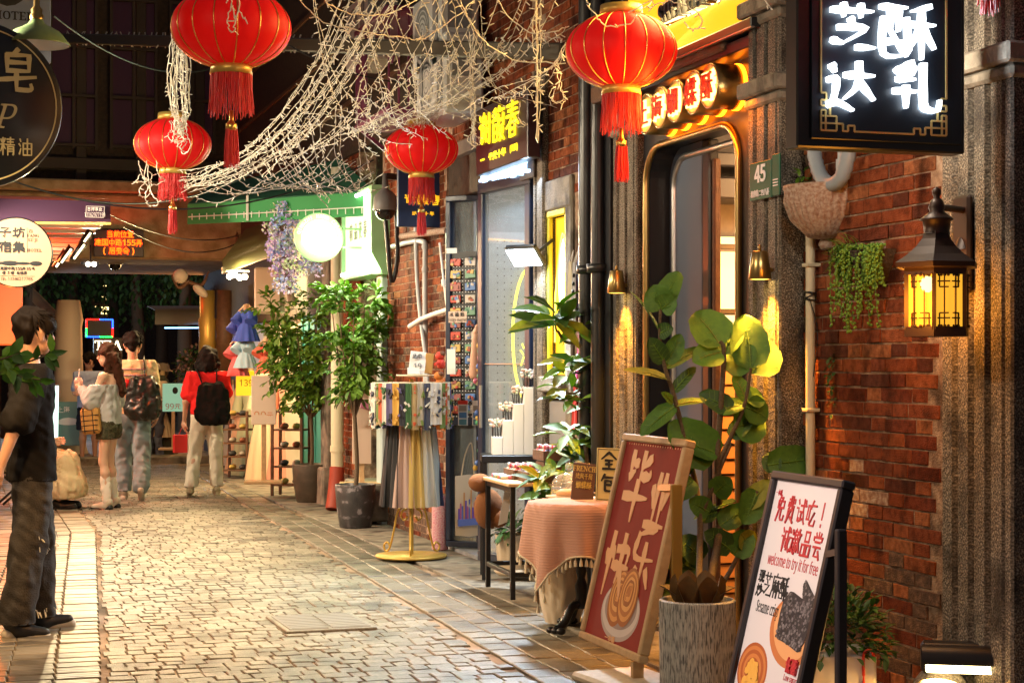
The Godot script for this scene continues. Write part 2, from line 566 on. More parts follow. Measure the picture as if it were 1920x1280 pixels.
# a line of characters on a local sheet: o its top left corner, ux across and uy down (each as long as one character)
func write_line(m: M, text: String, o: Vector3, ux: Vector3, uy: Vector3, wide := 0.09, thick := 0.002, step := 1.06, brush := 0.0, sink := 0.0) -> void:
	var out := ux.cross(-uy).normalized()
	var k := 0
	for ch in text:
		var at := o + ux * (step * k)
		k += 1
		if not strokes.has(ch): continue
		var order := 0
		for s in strokes[ch].split(" ", false):
			var pts := []
			for q in range(0, s.length() - 3, 4):
				pts.append(at + ux * (int(s.substr(q, 2)) / 100.0) + uy * (int(s.substr(q + 2, 2)) / 100.0))
			if pts.size() < 2: continue
			order += 1
			ribbon(m, pts, wide * ux.length(), out, thick + 0.00025 * order, brush, sink)
func write_parts(t: Node3D, mt: Material, text: String, o: Vector3, ux: Vector3, uy: Vector3, wide: float, thick: float, step := 1.06, brush := 0.0) -> void:
	for k in text.length():
		var m := M.new()
		write_line(m, text[k], o + ux * (step * k), ux, uy, wide, thick, step, brush)
		part("character", m, mt, t)
# a raised flat ribbon along points; brush > 0 swells and thins it like a brush stroke
func ribbon(m: M, pts: Array, w: float, out: Vector3, thick: float, brush := 0.0, sink := 0.0) -> void:
	var path := curve(pts, 4) if brush > 0 else pts
	var n := path.size()
	var l := []
	var r := []
	for k in n:
		var a: Vector3 = path[maxi(k - 1, 0)]
		var b: Vector3 = path[mini(k + 1, n - 1)]
		var d := (b - a).normalized()
		if k > 0 and k < n - 1 and brush == 0.0:
			d = ((path[k] - a).normalized() + (b - path[k]).normalized())
			d = d.normalized() if d.length() > 0.2 else (b - a).normalized()
		var s := out.cross(d).normalized()
		var hw := w * 0.5
		if brush > 0:
			var t := float(k) / (n - 1)
			hw *= lerpf(1.0, 0.55 + 0.75 * pow(1.0 - absf(t - 0.25), 2.0) - 0.35 * t * t, brush) * (1.0 + 0.12 * brush * sin(k * 2.7 + path[0].x * 90.0))
		var c: Vector3 = path[k]
		if k == 0: c -= d * hw * (0.6 if brush > 0 else 0.9)
		if k == n - 1: c += d * hw * (0.6 if brush > 0 else 0.9)
		l.append(c + s * hw)
		r.append(c - s * hw)
	var f := out * thick
	var g := out * sink
	for k in n - 1:
		m.quad(r[k] + f, r[k + 1] + f, l[k + 1] + f, l[k] + f)
		m.quad(l[k] + f, l[k + 1] + f, l[k + 1] + g, l[k] + g)
		m.quad(r[k + 1] + f, r[k] + f, r[k] + g, r[k + 1] + g)
	m.quad(l[0] + f, l[0] + g, r[0] + g, r[0] + f)
	m.quad(r[n - 1] + f, r[n - 1] + g, l[n - 1] + g, l[n - 1] + f)
var fonts := {}
func latin(called: String, text: String, parent: Node3D, xf: Transform3D, height: float, material: Material, depth := 0.003, serif := false, bold := false, squeeze := 1.0) -> MeshInstance3D:
	var key := "%s%s" % [serif, bold]
	if not fonts.has(key):
		var f := SystemFont.new()
		f.font_names = PackedStringArray(["Droid Serif" if serif else "Droid Sans"])
		f.font_weight = 700 if bold else 400
		fonts[key] = f
	var t := TextMesh.new()
	t.font = fonts[key]
	t.text = text
	t.font_size = 32
	t.pixel_size = height / 24.0
	t.depth = depth
	t.curve_step = 2.0
	t.material = material
	var o := part_mesh(called, t, parent)
	o.transform = xf * Transform3D(Basis.from_scale(Vector3(squeeze, 1, 1)), Vector3.ZERO)
	return o

func _ready() -> void:
	# ----- camera -----
	var cam := Camera3D.new()
	cam.name = "camera"
	add_child(cam)
	cam.position = EYE
	cam.rotation.y = -TH
	cam.near = 0.1
	cam.far = 300.0
	cam.projection = Camera3D.PROJECTION_FRUSTUM
	cam.size = 1280.0 / F * cam.near
	cam.frustum_offset = v2(0, 45.0 / F * cam.near)
	cam.current = true
	# ----- night sky and exposure -----
	var we := WorldEnvironment.new()
	we.name = "surroundings"
	var env := Environment.new()
	env.background_mode = Environment.BG_SKY
	var sky := Sky.new()
	var psm := ProceduralSkyMaterial.new()
	psm.sky_top_color = Color(0.17, 0.16, 0.17)
	psm.sky_horizon_color = Color(0.24, 0.21, 0.19)
	psm.ground_bottom_color = Color(0.02, 0.02, 0.02)
	psm.ground_horizon_color = Color(0.1, 0.08, 0.07)
	sky.sky_material = psm
	env.sky = sky
	env.background_energy_multiplier = 2.4
	env.tonemap_mode = Environment.TONE_MAPPER_LINEAR
	env.tonemap_exposure = 1.62
	env.sdfgi_enabled = true
	env.ssao_enabled = true
	env.ssil_enabled = true
	we.environment = env
	add_child(we)
	rng.seed = 4711
	noise.seed = 5
	noise.frequency = 1.0
	grain_a = noise_tex(3, 0.09, [], FastNoiseLite.TYPE_SIMPLEX, 4)
	grain_b = noise_tex(9, 0.03, [], FastNoiseLite.TYPE_CELLULAR, 3)
	palette()
	lane_lights()
	# ----- the large structure -----
	ground_and_paving()
	right_walls()
	lane_end()
	shop_openings()
	left_side()
	upper_works()
	# ----- things -----
	lanterns()
	fairy_lights()
	shop_signs()
	wall_things()
	near_boards()
	display_tables()
	glass_shop()
	potted_plants()
	dress_shop()
	far_street()
	people()

func palette() -> void:
	mat("black_metal", lin(0.012, 0.012, 0.014), 0.4, 0.3)
	mat("black_paint", lin(0.010, 0.011, 0.014), 0.35)
	mat("navy_paint", lin(0.012, 0.02, 0.045), 0.35)
	mat("brass", lin(0.42, 0.3, 0.12), 0.3, 1.0)
	mat("gold", lin(0.75, 0.52, 0.14), 0.3, 1.0)
	mat("gold_paint", lin(0.55, 0.36, 0.08), 0.4, 0.5)
	mat("white_paint", lin(0.7, 0.68, 0.64), 0.5)
	mat("cream_paint", lin(0.55, 0.48, 0.34), 0.5)
	mat("grey_pipe", lin(0.38, 0.40, 0.42), 0.5)
	mat("steel", lin(0.5, 0.5, 0.5), 0.35, 1.0)
	rough_mat("terracotta", [[0.0, lin(0.17, 0.075, 0.042)], [0.4, lin(0.27, 0.15, 0.1)], [0.58, lin(0.36, 0.27, 0.21)], [1.0, lin(0.46, 0.38, 0.31)]], 0.035, 2.5, 0.85, 0.3)
	rough_mat("pebble_dash", [[0.0, lin(0.015, 0.013, 0.01)], [0.4, lin(0.06, 0.048, 0.035)], [0.56, lin(0.15, 0.122, 0.09)], [0.8, lin(0.3, 0.26, 0.2)], [1.0, lin(0.5, 0.46, 0.38)]], 0.075, 2.4, 0.7, 0.5, true, 21, 3)
	rough_mat("concrete", [[0.0, lin(0.13, 0.11, 0.085)], [0.5, lin(0.22, 0.19, 0.15)], [1.0, lin(0.32, 0.28, 0.22)]], 0.012, 0.9, 0.85, 0.35, false, 31, 6)
	rough_mat("apron", [[0.0, lin(0.14, 0.12, 0.09)], [0.5, lin(0.2, 0.175, 0.135)], [1.0, lin(0.28, 0.25, 0.2)]], 0.015, 0.8, 0.7, 0.3, false, 33, 6)
	rough_mat("mortar", [[0.0, lin(0.15, 0.085, 0.055)], [0.5, lin(0.27, 0.17, 0.11)], [1.0, lin(0.42, 0.31, 0.22)]], 0.02, 1.5, 0.95, 0.4, false, 35)
	rough_mat("dark_timber", [[0.0, lin(0.02, 0.011, 0.006)], [1.0, lin(0.06, 0.032, 0.016)]], 0.02, 1.2, 0.7, 0.2, false, 37)
	rough_mat("brown_timber", [[0.0, lin(0.07, 0.03, 0.013)], [1.0, lin(0.15, 0.068, 0.028)]], 0.02, 1.2, 0.6, 0.2, false, 38)
	rough_mat("pale_timber", [[0.0, lin(0.42, 0.27, 0.13)], [1.0, lin(0.56, 0.38, 0.2)]], 0.015, 2.0, 0.55, 0.1, false, 39)
	rough_mat("joint_bed", [[0.0, lin(0.07, 0.05, 0.03)], [0.4, lin(0.15, 0.105, 0.065)], [0.6, lin(0.28, 0.2, 0.13)], [1.0, lin(0.4, 0.3, 0.22)]], 0.006, 0.5, 0.95, 0.4, false, 41, 5)
	var tones := [[0.16, 0.14, 0.105], [0.19, 0.17, 0.13], [0.215, 0.19, 0.145], [0.175, 0.15, 0.108], [0.24, 0.218, 0.172], [0.145, 0.127, 0.1]]
	for k in 6:
		var t: Array = tones[k]
		rough_mat("sett_%d" % k, [[0.0, lin(t[0] * 0.62, t[1] * 0.6, t[2] * 0.58)], [0.5, lin(t[0], t[1], t[2])], [1.0, lin(t[0] * 1.3, t[1] * 1.28, t[2] * 1.25)]], 0.03, 1.7 + 0.13 * k, 0.42, 0.3, false, 50 + k, 5)
	var bricks := [[0.19, 0.046, 0.018], [0.14, 0.032, 0.015], [0.25, 0.068, 0.026], [0.095, 0.028, 0.016], [0.29, 0.1, 0.042], [0.17, 0.045, 0.021]]
	for k in 6:
		var t: Array = bricks[k]
		rough_mat("brick_%d" % k, [[0.0, lin(t[0] * 0.45, t[1] * 0.5, t[2] * 0.6)], [0.45, lin(t[0], t[1], t[2])], [0.7, lin(t[0] * 1.15, t[1] * 1.2, t[2] * 1.2)], [1.0, lin(t[0] * 1.4, t[1] * 1.8, t[2] * 2.2)]], 0.018, 2.1 + 0.17 * k, 0.8, 0.35, false, 60 + k, 6)
	for k in 6:
		mats["brick_%d" % k].metallic_specular = 0.2
		weather("brick_%d" % k, 301, Color(0.3, 0.26, 0.22), Color(0.9, 0.86, 0.82), v3(0.55, 0.3, 0.55))
	for q in ["pebble_dash", "concrete", "apron", "mortar"]: weather(q, 302, Color(0.36, 0.33, 0.3), Color(0.95, 0.93, 0.9), v3(0.6, 0.45, 0.6) if q != "apron" else Vector3.ONE * 0.5)
	for k in 6: weather("sett_%d" % k, 303, Color(0.42, 0.38, 0.33), Color(0.95, 0.95, 0.92), Vector3.ONE * 0.3)
	rough_mat("brick_stained", [[0.0, lin(0.04, 0.02, 0.012)], [0.5, lin(0.085, 0.04, 0.022)], [1.0, lin(0.24, 0.14, 0.08)]], 0.02, 2.0, 0.9, 0.4, false, 71, 6)
	rough_mat("brick_limed", [[0.0, lin(0.2, 0.08, 0.045)], [0.45, lin(0.3, 0.17, 0.11)], [1.0, lin(0.55, 0.45, 0.36)]], 0.02, 2.3, 0.9, 0.4, false, 72, 6)
	rough_mat("brick_mossy", [[0.0, lin(0.1, 0.04, 0.018)], [0.45, lin(0.07, 0.06, 0.015)], [1.0, lin(0.04, 0.08, 0.012)]], 0.03, 3.0, 0.95, 0.6, false, 73, 5)
	var leafs := [["leaf_dark", 0.03, 0.085, 0.010], ["leaf_mid", 0.065, 0.165, 0.014], ["leaf_light", 0.13, 0.255, 0.018], ["leaf_yellow", 0.26, 0.28, 0.025], ["leaf_brown", 0.12, 0.07, 0.02]]
	for l in leafs:
		var m := rough_mat(l[0], [[0.0, lin(l[1] * 0.7, l[2] * 0.75, l[3])], [1.0, lin(l[1] * 1.3, l[2] * 1.2, l[3] * 1.2)]], 0.02, 3.0, 0.6, 0.0, false, 80, 3)
		m.backlight_enabled = true
		m.backlight = lin(l[1] * 0.9, l[2] * 0.9, l[3] * 0.4)
	rough_mat("stem", [[0.0, lin(0.06, 0.04, 0.02)], [1.0, lin(0.16, 0.11, 0.06)]], 0.04, 4.0, 0.8, 0.2, false, 83, 4)
	rough_mat("soil", [[0.0, lin(0.015, 0.01, 0.006)], [1.0, lin(0.07, 0.045, 0.025)]], 0.08, 4.0, 0.95, 0.8, true, 84, 4)
	print_mat()
	mat("clear_glass", Color(0.9, 0.95, 0.95, 0.12), 0.02).transparency = BaseMaterial3D.TRANSPARENCY_ALPHA

func lane_lights() -> void:
	# warm shop fronts on the left-hand side of the lane, outside the frame, plus one added spot for the white poster
	spot("left_lane_spot", v3(-0.3, 2.9, -8.6), v3(1.3, 0, -9.8), Color(1.0, 0.78, 0.5), 6.0, 38.0, 0.25, 1.0)
	spot("left_lane_spot", v3(-0.3, 2.5, -5.0), v3(2.4, 0.7, -4.5), Color(1.0, 0.9, 0.86), 6.0, 24.0, 0.15, 1.0)  # added spot without a lamp of its own, brightens the white poster
	var m := M.new()
	for k in 6:
		var at := v3(-0.2, [3.3, 3.4, 3.3, 3.0, 2.9, 2.7][k], [-6.2, -9.75, -11.8, -13.8, -15.8, -19.2][k])
		spot("left_lane_spot", at + v3(0.05, -0.03, 0), at + v3(1.0, -0.8, -0.15), [Color(1.0, 0.9, 0.75), Color(1.0, 0.91, 0.77), Color(1.0, 0.93, 0.8), Color(1.0, 0.94, 0.82), Color(1.0, 0.91, 0.76), Color(1.0, 0.91, 0.76)][k], [4.0, 6.8, 9.0, 9.5, 9.0, 7.5][k], 66.0, 0.07, 0.8)
		m.ball(at, v3(0.06, 0.06, 0.06), 12, 8)
	m.ball(v3(-0.3, 1.7, -8.7), v3(0.06, 0.06, 0.06), 12, 8)
	spot("left_lane_spot", v3(-0.24, 1.7, -8.72), v3(0.4, 1.15, -9.2), Color(1.0, 0.78, 0.52), 1.6, 50.0, 0.06, 0.9)
	solo("shopfront_lamps", m, glow("shopfront_lamp", Color(1.0, 0.85, 0.62), 4.0), "row of lamps over the left-hand shop fronts", "lamps")

# irregular block: flat top (slightly off level) with worn edges, local y up from 0
func block_shape(w: float, l: float, h: float, jit: float, worn: float) -> M:
	var m := M.new()
	var t := []
	var e := []
	var b := []
	for k in 4:
		var sx := 1.0 if k == 1 or k == 2 else -1.0
		var sz := 1.0 if k < 2 else -1.0
		var j := v3(rnd(-jit, jit), 0, rnd(-jit, jit))
		var q := v3(sx * w * 0.5, 0, sz * l * 0.5) + j
		b.append(q + v3(0, -0.03, 0))
		e.append(q + v3(0, h - worn, 0))
		t.append(q * v3(1.0 - 2.2 * worn / w, 1, 1.0 - 2.2 * worn / l) + v3(0, h + rnd(-0.0025, 0.0025), 0))
	m.quad(t[0], t[1], t[2], t[3])
	for k in 4:
		var q := (k + 1) % 4
		m.quad(e[k], e[q], t[q], t[k])
		m.quad(b[k], b[q], e[q], e[k])
	return m

# pieces = [transform, variant, tone, size seen]; the 300 seen largest become parts, the rest one mass per tone
func lay_pieces(called: String, pieces: Array, shapes: Array, tones: Array, parent: Node3D, most := 300) -> void:
	pieces.sort_custom(func(a, b): return a[3] > b[3])
	var meshes := []
	for s in shapes: meshes.append(s.mesh(null))
	var rest := {}
	for k in pieces.size():
		var q: Array = pieces[k]
		if k < most:
			var o := MeshInstance3D.new()
			o.name = called if k == 0 else "%s_%03d" % [called, k]
			o.mesh = meshes[q[1]]
			o.material_override = tones[q[2]]
			parent.add_child(o, true)
			o.transform = q[0]
		else:
			if not rest.has(q[2]): rest[q[2]] = M.new()
			var m: M = rest[q[2]]
			var s: M = shapes[q[1]]
			var base := m.p.size()
			var t: Transform3D = q[0]
			for v in s.p.size():
				m.p.append(t * s.p[v])
				m.n.append((t.basis * s.n[v]).normalized())
				m.u.append(s.u[v])
			for v in s.i: m.i.append(base + v)
	if rest.size():
		var am := ArrayMesh.new()
		for tone in rest:
			var one: ArrayMesh = rest[tone].mesh(tones[tone])
			am.add_surface_from_arrays(Mesh.PRIMITIVE_TRIANGLES, one.surface_get_arrays(0))
			am.surface_set_material(am.get_surface_count() - 1, tones[tone])
		var o := part_mesh("farther_" + called + "s", am, parent)
		o.set_meta("kind", "stuff")

func sett_left(s: float) -> float:
	return 0.59 + 0.07 * clampf(s - 7.6, -2.0, 8.0)
func sett_right(s: float) -> float:
	return 2.5 + 0.03 * (s - 7.6)

func ground_and_paving() -> void:
	var g := M.new()
	for ix in 8:
		for iz in 12:
			var x0 := -40.0 + ix * 10.0
			var z0 := 20.0 - iz * 10.0
			g.quad(v3(x0, -0.02, z0), v3(x0 + 10, -0.02, z0), v3(x0 + 10, -0.02, z0 - 10), v3(x0, -0.02, z0 - 10))
	setting("ground", g, mats["concrete"])
	var bed := M.new()
	bed.quad(v3(-2.5, 0, -2), v3(4.2, 0, -2), v3(4.2, 0, -26.2), v3(-2.5, 0, -26.2))
	var paving := setting("paving", bed, mats["joint_bed"])
	var tones := []
	for k in 6: tones.append(mats["sett_%d" % k])
	# worn granite setts in wavering rows across the lane
	var shapes := []
	for k in 10: shapes.append(block_shape(1.0, 1.0, 0.016, 0.0, 0.0))
	shapes.clear()
	var widths := [0.08, 0.092, 0.105, 0.118, 0.132]
	for w in widths:
		for v in 3: shapes.append(block_shape(w - 0.009, 0.118 - 0.011, 0.0085, 0.0026, 0.0035))
	var pieces := []
	var s := 6.4
	while s < 26.0:
		var x := sett_left(s) + rnd(0, 0.04)
		var limit := sett_right(s)
		while x < limit - 0.05:
			var wi := rng.randi_range(0, 4)
			var w: float = widths[wi]
			if x + w > limit + 0.03: wi = 0; w = widths[0]
			var wob := noise.get_noise_2d(x * 0.9, s * 0.3) * 0.05 + rnd(-0.007, 0.007)
			var t := Transform3D(Basis(Vector3.UP, rnd(-0.03, 0.03)) * Basis(Vector3.RIGHT, rnd(-0.018, 0.018)), v3(x + w * 0.5, rnd(-0.0015, 0.0015), -s + wob))
			var tone := clampi(int(2.5 + 5.0 * noise.get_noise_2d(x * 0.7 + 40.0, s * 0.5) + rnd(-1.6, 1.6)), 0, 5)
			var d := depth_of(t.origin)
			var px := 960.0 + F * (t.origin - EYE).dot(rgt) / d
			pieces.append([t, wi * 3 + rng.randi_range(0, 2), tone, w / (d * d) if px > -20 and px < 1300 and d > 7.9 else 0.0])
			x += w
		s += 0.118 + rnd(-0.004, 0.006)
	lay_pieces("cobble", pieces, shapes, tones, paving)
	# the smoother strip of cut setts along the shops
	pieces = []
	shapes = []
	for v in 3: shapes.append(block_shape(0.142, 0.192, 0.016, 0.003, 0.004))
	s = 6.4
	var row := 0
	while s < 25.5:
		for k in 5:
			var x: float = sett_right(s) + 0.03 + 0.15 * k + 0.075
			if x > 3.17: continue
			var at := v3(x, rnd(-0.002, 0.002), -s - (0.1 if k % 2 else 0.0))
			var d := depth_of(at)
			pieces.append([Transform3D(Basis(Vector3.UP, rnd(-0.015, 0.015)), at), rng.randi_range(0, 2), rng.randi_range(0, 3), 1.0 / (d * d) if d > 7.8 else 0.0])
		s += 0.2
		row += 1
	lay_pieces("paving_stone", pieces, shapes, tones, paving)
	# ribbed paving bricks along the left-hand side
	var rib := Image.create(8, 32, false, Image.FORMAT_RGB8)
	for y in 32:
		var h := 0.5 + 0.5 * sin(TAU * y / 32.0)
		for x in 8: rib.set_pixel(x, y, Color(h, h, h))
	rib_tex = ImageTexture.create_from_image(rib)
	var rtones := []
	for k in 3:
		var m: StandardMaterial3D = tones[k + 2].duplicate()
		m.heightmap_texture = rib_tex
		m.heightmap_scale = 0.35
		m.uv1_scale = Vector3.ONE * 22.0
		m.albedo_texture = null
		m.albedo_color = [lin(0.21, 0.175, 0.125), lin(0.18, 0.145, 0.1), lin(0.24, 0.2, 0.145)][k]
		rtones.append(m)
	pieces = []
	shapes = []
	for v in 3: shapes.append(block_shape(0.202, 0.142, 0.016, 0.003, 0.004))
	s = 6.4
	while s < 24.0:
		var x := sett_left(s) - 0.115
		while x > -0.55:
			var at := v3(x + rnd(-0.003, 0.003), rnd(-0.002, 0.002), -s + rnd(-0.004, 0.004))
			var d := depth_of(at)
			var px := 960.0 + F * (at - EYE).dot(rgt) / d
			pieces.append([Transform3D(Basis(Vector3.UP, rnd(-0.02, 0.02)), at), rng.randi_range(0, 2), rng.randi_range(0, 2), 1.0 / (d * d) if d > 7.8 and px > -60 else 0.0])
			x -= 0.212
		s += 0.152
	lay_pieces("ribbed_brick", pieces, shapes, rtones, paving)
	# concrete apron along the shop fronts, laid in bays
	var ap := M.new()
	var z := 5.0
	var k := 0
	while z < 25.0:
		var l: float = [1.9, 1.45, 2.2, 1.7][k % 4]
		ap.box(v3(3.46, 0.0, -z - l * 0.5), v3(0.56, 0.046, l - 0.012), Basis(), 0.006)
		z += l
		k += 1
	setting("pavement_apron", ap, mats["apron"])
	# iron inspection cover among the setts
	var at := at_y(600, 1172, 0.0)
	var c := thing("inspection_cover", "rectangular iron inspection cover set into the cobbles", "manhole cover", at, 0.02)
	var m := M.new()
	m.box(v3(0, 0.0, 0), v3(0.5, 0.044, 0.62), Basis(), 0.004)
	part("frame", m, mats["sett_1"], c)
	m = M.new()
	for q in 2: m.box(v3(-0.118 + 0.236 * q, 0.016, 0), v3(0.215, 0.02, 0.54), Basis(), 0.003)
	for q in 9: m.box(v3(0, 0.0265, -0.24 + 0.06 * q), v3(0.42, 0.002, 0.008))
	part("plate", m, mat("cast_iron", lin(0.2, 0.185, 0.16), 0.6), c)

# ---------- walls ----------
var rib_tex: ImageTexture
var brick_shapes := []
func brick_wall(label: String, s_far: float, s_near: float, y0: float, y1: float, x: float, holes := [], most := 300) -> Node3D:
	if brick_shapes.is_empty():
		for w in [0.238, 0.114]:
			for v in 4:
				var m := M.new()
				m.xf = Transform3D(Basis(Vector3.RIGHT, PI / 2), Vector3.ZERO)      # block top turned to face local +z
				var b := block_shape(w, 0.0535, 0.0055, 0.002, 0.0022)
				for q in b.p.size(): m.vert(b.p[q], b.n[q], b.u[q])
				m.i = b.i
				brick_shapes.append(m)
	var w := thing("brick_wall", label, "wall", v3(x, y0, -s_far), -PI / 2)
	var len_ := s_far - s_near
	var m := M.new()
	var xs := [0.0, len_]
	var ys := [0.0, y1 - y0]
	for h in holes:
		for q in [h[0], h[1]]: xs.append(s_far - q)
		for q in [h[2], h[3]]: ys.append(q - y0)
	xs.sort(); ys.sort()
	for a in xs.size() - 1:
		for b in ys.size() - 1:
			var cx: float = (xs[a] + xs[a + 1]) * 0.5
			var cy: float = (ys[b] + ys[b + 1]) * 0.5
			if in_hole(s_far - cx, cy + y0, holes, 0.0) or xs[a + 1] - xs[a] < 0.001 or ys[b + 1] - ys[b] < 0.001: continue
			m.box(v3(cx, cy, -0.11), v3(xs[a + 1] - xs[a], ys[b + 1] - ys[b], 0.22))
	part("mortar_bed", m, mats["mortar"], w)
	var tones := []
	for k in 6: tones.append(mats["brick_%d" % k])
	tones.append(mats["brick_stained"]); tones.append(mats["brick_limed"]); tones.append(mats["brick_mossy"])
	var pieces := []
	var y := 0.031
	var row := 0
	while y < y1 - y0 - 0.02:
		var px := -0.1 - 0.1865 * (row % 2) + 0.02 * sin(row * 1.7)
		var head := false
		while px < len_:
			var bw := 0.123 if head else 0.247
			var c := px + bw * 0.5
			if c - bw * 0.4 > 0 and c + bw * 0.4 < len_ and not in_hole(s_far - c, y + y0, holes, bw * 0.35):
				var t := Transform3D(Basis(Vector3.BACK, rnd(-0.008, 0.008)) * Basis(Vector3.UP, rnd(-0.012, 0.012)), v3(c, y + rnd(-0.001, 0.001), rnd(-0.002, 0.003)))
				var q := noise.get_noise_2d((s_far - c) * 0.9, (y + y0) * 0.9)
				var tone := rng.randi_range(0, 5)
				if rng.randf() < 0.3: tone = 0
				if y + y0 < 0.75 and rng.randf() < 0.55 - 0.5 * (y + y0 - 0.2): tone = 6
				if q > 0.42 and rng.randf() < 0.15: tone = 7
				if q < -0.38 and rng.randf() < 0.5: tone = 6
				var pos := v3(x, y + y0, -(s_far - c))
				var d := depth_of(pos)
				var ppy := 685.0 - F * (pos.y - EYE.y) / d
				pieces.append([t, (4 if head else 0) + rng.randi_range(0, 3), tone, bw / (d * d) if ppy > -20 and ppy < 1300 else 0.0])
			px += bw
			head = not head
		y += 0.0617
		row += 1
	lay_pieces("brick", pieces, brick_shapes, tones, w, most)
	return w
func in_hole(s: float, y: float, holes: Array, grow: float) -> bool:
	for h in holes:
		if s < h[0] + grow and s > h[1] - grow and y > h[2] - 0.02 and y < h[3] + 0.02: return true
	return false

# fluted washed-stone pier between shops: local x along the wall toward the camera, z out of the wall
func pier(label: String, s_far: float, s_near: float, proud: float, y1: float, caps: Array, flutes := 3) -> void:
	var w := s_far - s_near
	var t := thing("stone_pier", label, "pillar", v3(XW, 0, -s_far), -PI / 2)
	var m := M.new()
	var edge := w * 0.14
	var fw := (w - 2 * edge) / flutes
	var poly := [v2(0, -0.2), v2(0, proud)]
	for k in flutes:
		var a := edge + fw * k
		poly.append_array([v2(a, proud), v2(a + 0.012, proud - 0.02), v2(a + 0.03, proud - 0.02), v2(a + 0.04, proud - 0.002)])
	poly.append_array([v2(w - edge, proud), v2(w - edge + 0.012, proud - 0.016), v2(w - edge + 0.024, proud), v2(w - 0.008, proud), v2(w, proud - 0.01), v2(w, -0.2)])
	m.xf = Transform3D(Basis(Vector3.RIGHT, -PI / 2), Vector3.ZERO)      # prism axis up; its y becomes -z
	var flipped := []
	for q in poly: flipped.append(v2(q.x, -q.y))
	var z := 0.0
	var n := 7
	m.prism(flipped, 0.0, y1)
	part("shaft", m, mats["pebble_dash"], t)
	m = M.new()
	m.box(v3(w * 0.5, 0.13, proud * 0.5 - 0.05), v3(w + 0.04, 0.26, proud + 0.14), Basis(), 0.012)
	part("foot", m, mats["pebble_dash"], t)
	for y in caps:
		m = M.new()
		m.box(v3(w * 0.5, y, proud * 0.5 - 0.03), v3(w + 0.09, 0.075, proud + 0.15), Basis(), 0.01)
		m.box(v3(w * 0.5, y - 0.062, proud * 0.5 - 0.04), v3(w + 0.05, 0.049, proud + 0.115), Basis(), 0.012)
		part("capital", m, mats["concrete"], t)

func wall_s(px: float, off := 0.0) -> float:
	return -on_wall(px, 685, off).z

func right_walls() -> void:
	brick_wall("orange brick wall between the two stone piers behind the lantern lamp", 7.36, 6.02, 0.0, 3.3, XW)
	pier("near fluted stone pier carrying the lantern lamp at the right edge", wall_s(1768, 0.12), wall_s(1768, 0.12) - 0.46, 0.12, 4.2, [2.56])
	pier("speckled stone pier with the green house number plate", wall_s(1404, 0.13), wall_s(1462, 0.13), 0.13, 4.2, [2.74, 3.12], 2)
	pier("fluted stone pier left of the gold door frame under a brass cone lamp", wall_s(1150, 0.045), wall_s(1193, 0.045), 0.045, 3.0, [2.86], 2)
	# the brick front between the black pipes and the glass shop, with its window
	brick_wall("red brick wall beside the yellow window and the black drainpipes", 11.12, wall_s(1112), 0.0, 4.6, XW, [[wall_s(1022), wall_s(1078), 0.0, 2.62]])
	brick_wall("dim brick wall behind the scarf stand and the grey pipes", 15.62, 13.42, 0.0, 5.2, XW)
	brick_wall("narrow brick wall behind the cream drainpipe", 17.9, 16.55, 0.0, 4.2, XW)
	# pebble pier at the shop opening
	pier("bright speckled stone pier at the glass shop's right side", wall_s(1000, 0.04), wall_s(1019, 0.04), 0.04, 3.4, [], 1)
	# brick above the glass shop
	brick_wall("dark brick upper wall above the glass shop", 13.42, 11.12, 3.12, 5.0, XW + 0.01, [], 200)
	# what stands behind the facades: rooms are closed
	var m := M.new()
	m.box(v3(XW + 3.4, 2.6, -14.0), v3(0.2, 5.6, 24.0))
	m.box(v3(XW + 1.8, 5.5, -14.0), v3(3.3, 0.2, 24.0))
	setting("back_wall", m, mats["dark_timber"])

# rounded doorway outline in local x, y
func arch_points(x0: float, x1: float, y0: float, y1: float, r: float) -> Array:
	var out := [v2(x0, y0)]
	for k in 9:
		var a := PI - PI / 2 * k / 8
		out.append(v2(x0 + r + cos(a) * r, y1 - r + sin(a) * r))
	for k in 9:
		var a := PI / 2 - PI / 2 * k / 8
		out.append(v2(x1 - r + cos(a) * r, y1 - r + sin(a) * r))
	out.append(v2(x1, y0))
	return out

func room(called: String, s_far: float, s_near: float, x0: float, x1: float, y0: float, y1: float, m: Material, front := []) -> void:
	var q := M.new()
	var l := s_far - s_near
	var zc := -(s_far + s_near) * 0.5
	var xc := (x0 + x1) * 0.5
	q.box(v3(x1 + 0.05, (y0 + y1) * 0.5, zc), v3(0.1, y1 - y0, l))
	q.box(v3(xc, (y0 + y1) * 0.5, -s_far - 0.05), v3(x1 - x0, y1 - y0, 0.1))
	q.box(v3(xc, (y0 + y1) * 0.5, -s_near + 0.05), v3(x1 - x0, y1 - y0, 0.1))
	q.box(v3(xc, y1 + 0.05, zc), v3(x1 - x0 + 0.2, 0.1, l + 0.2))
	q.box(v3(xc, y0 - 0.05, zc), v3(x1 - x0 + 0.2, 0.1, l + 0.2))
	setting(called, q, m)

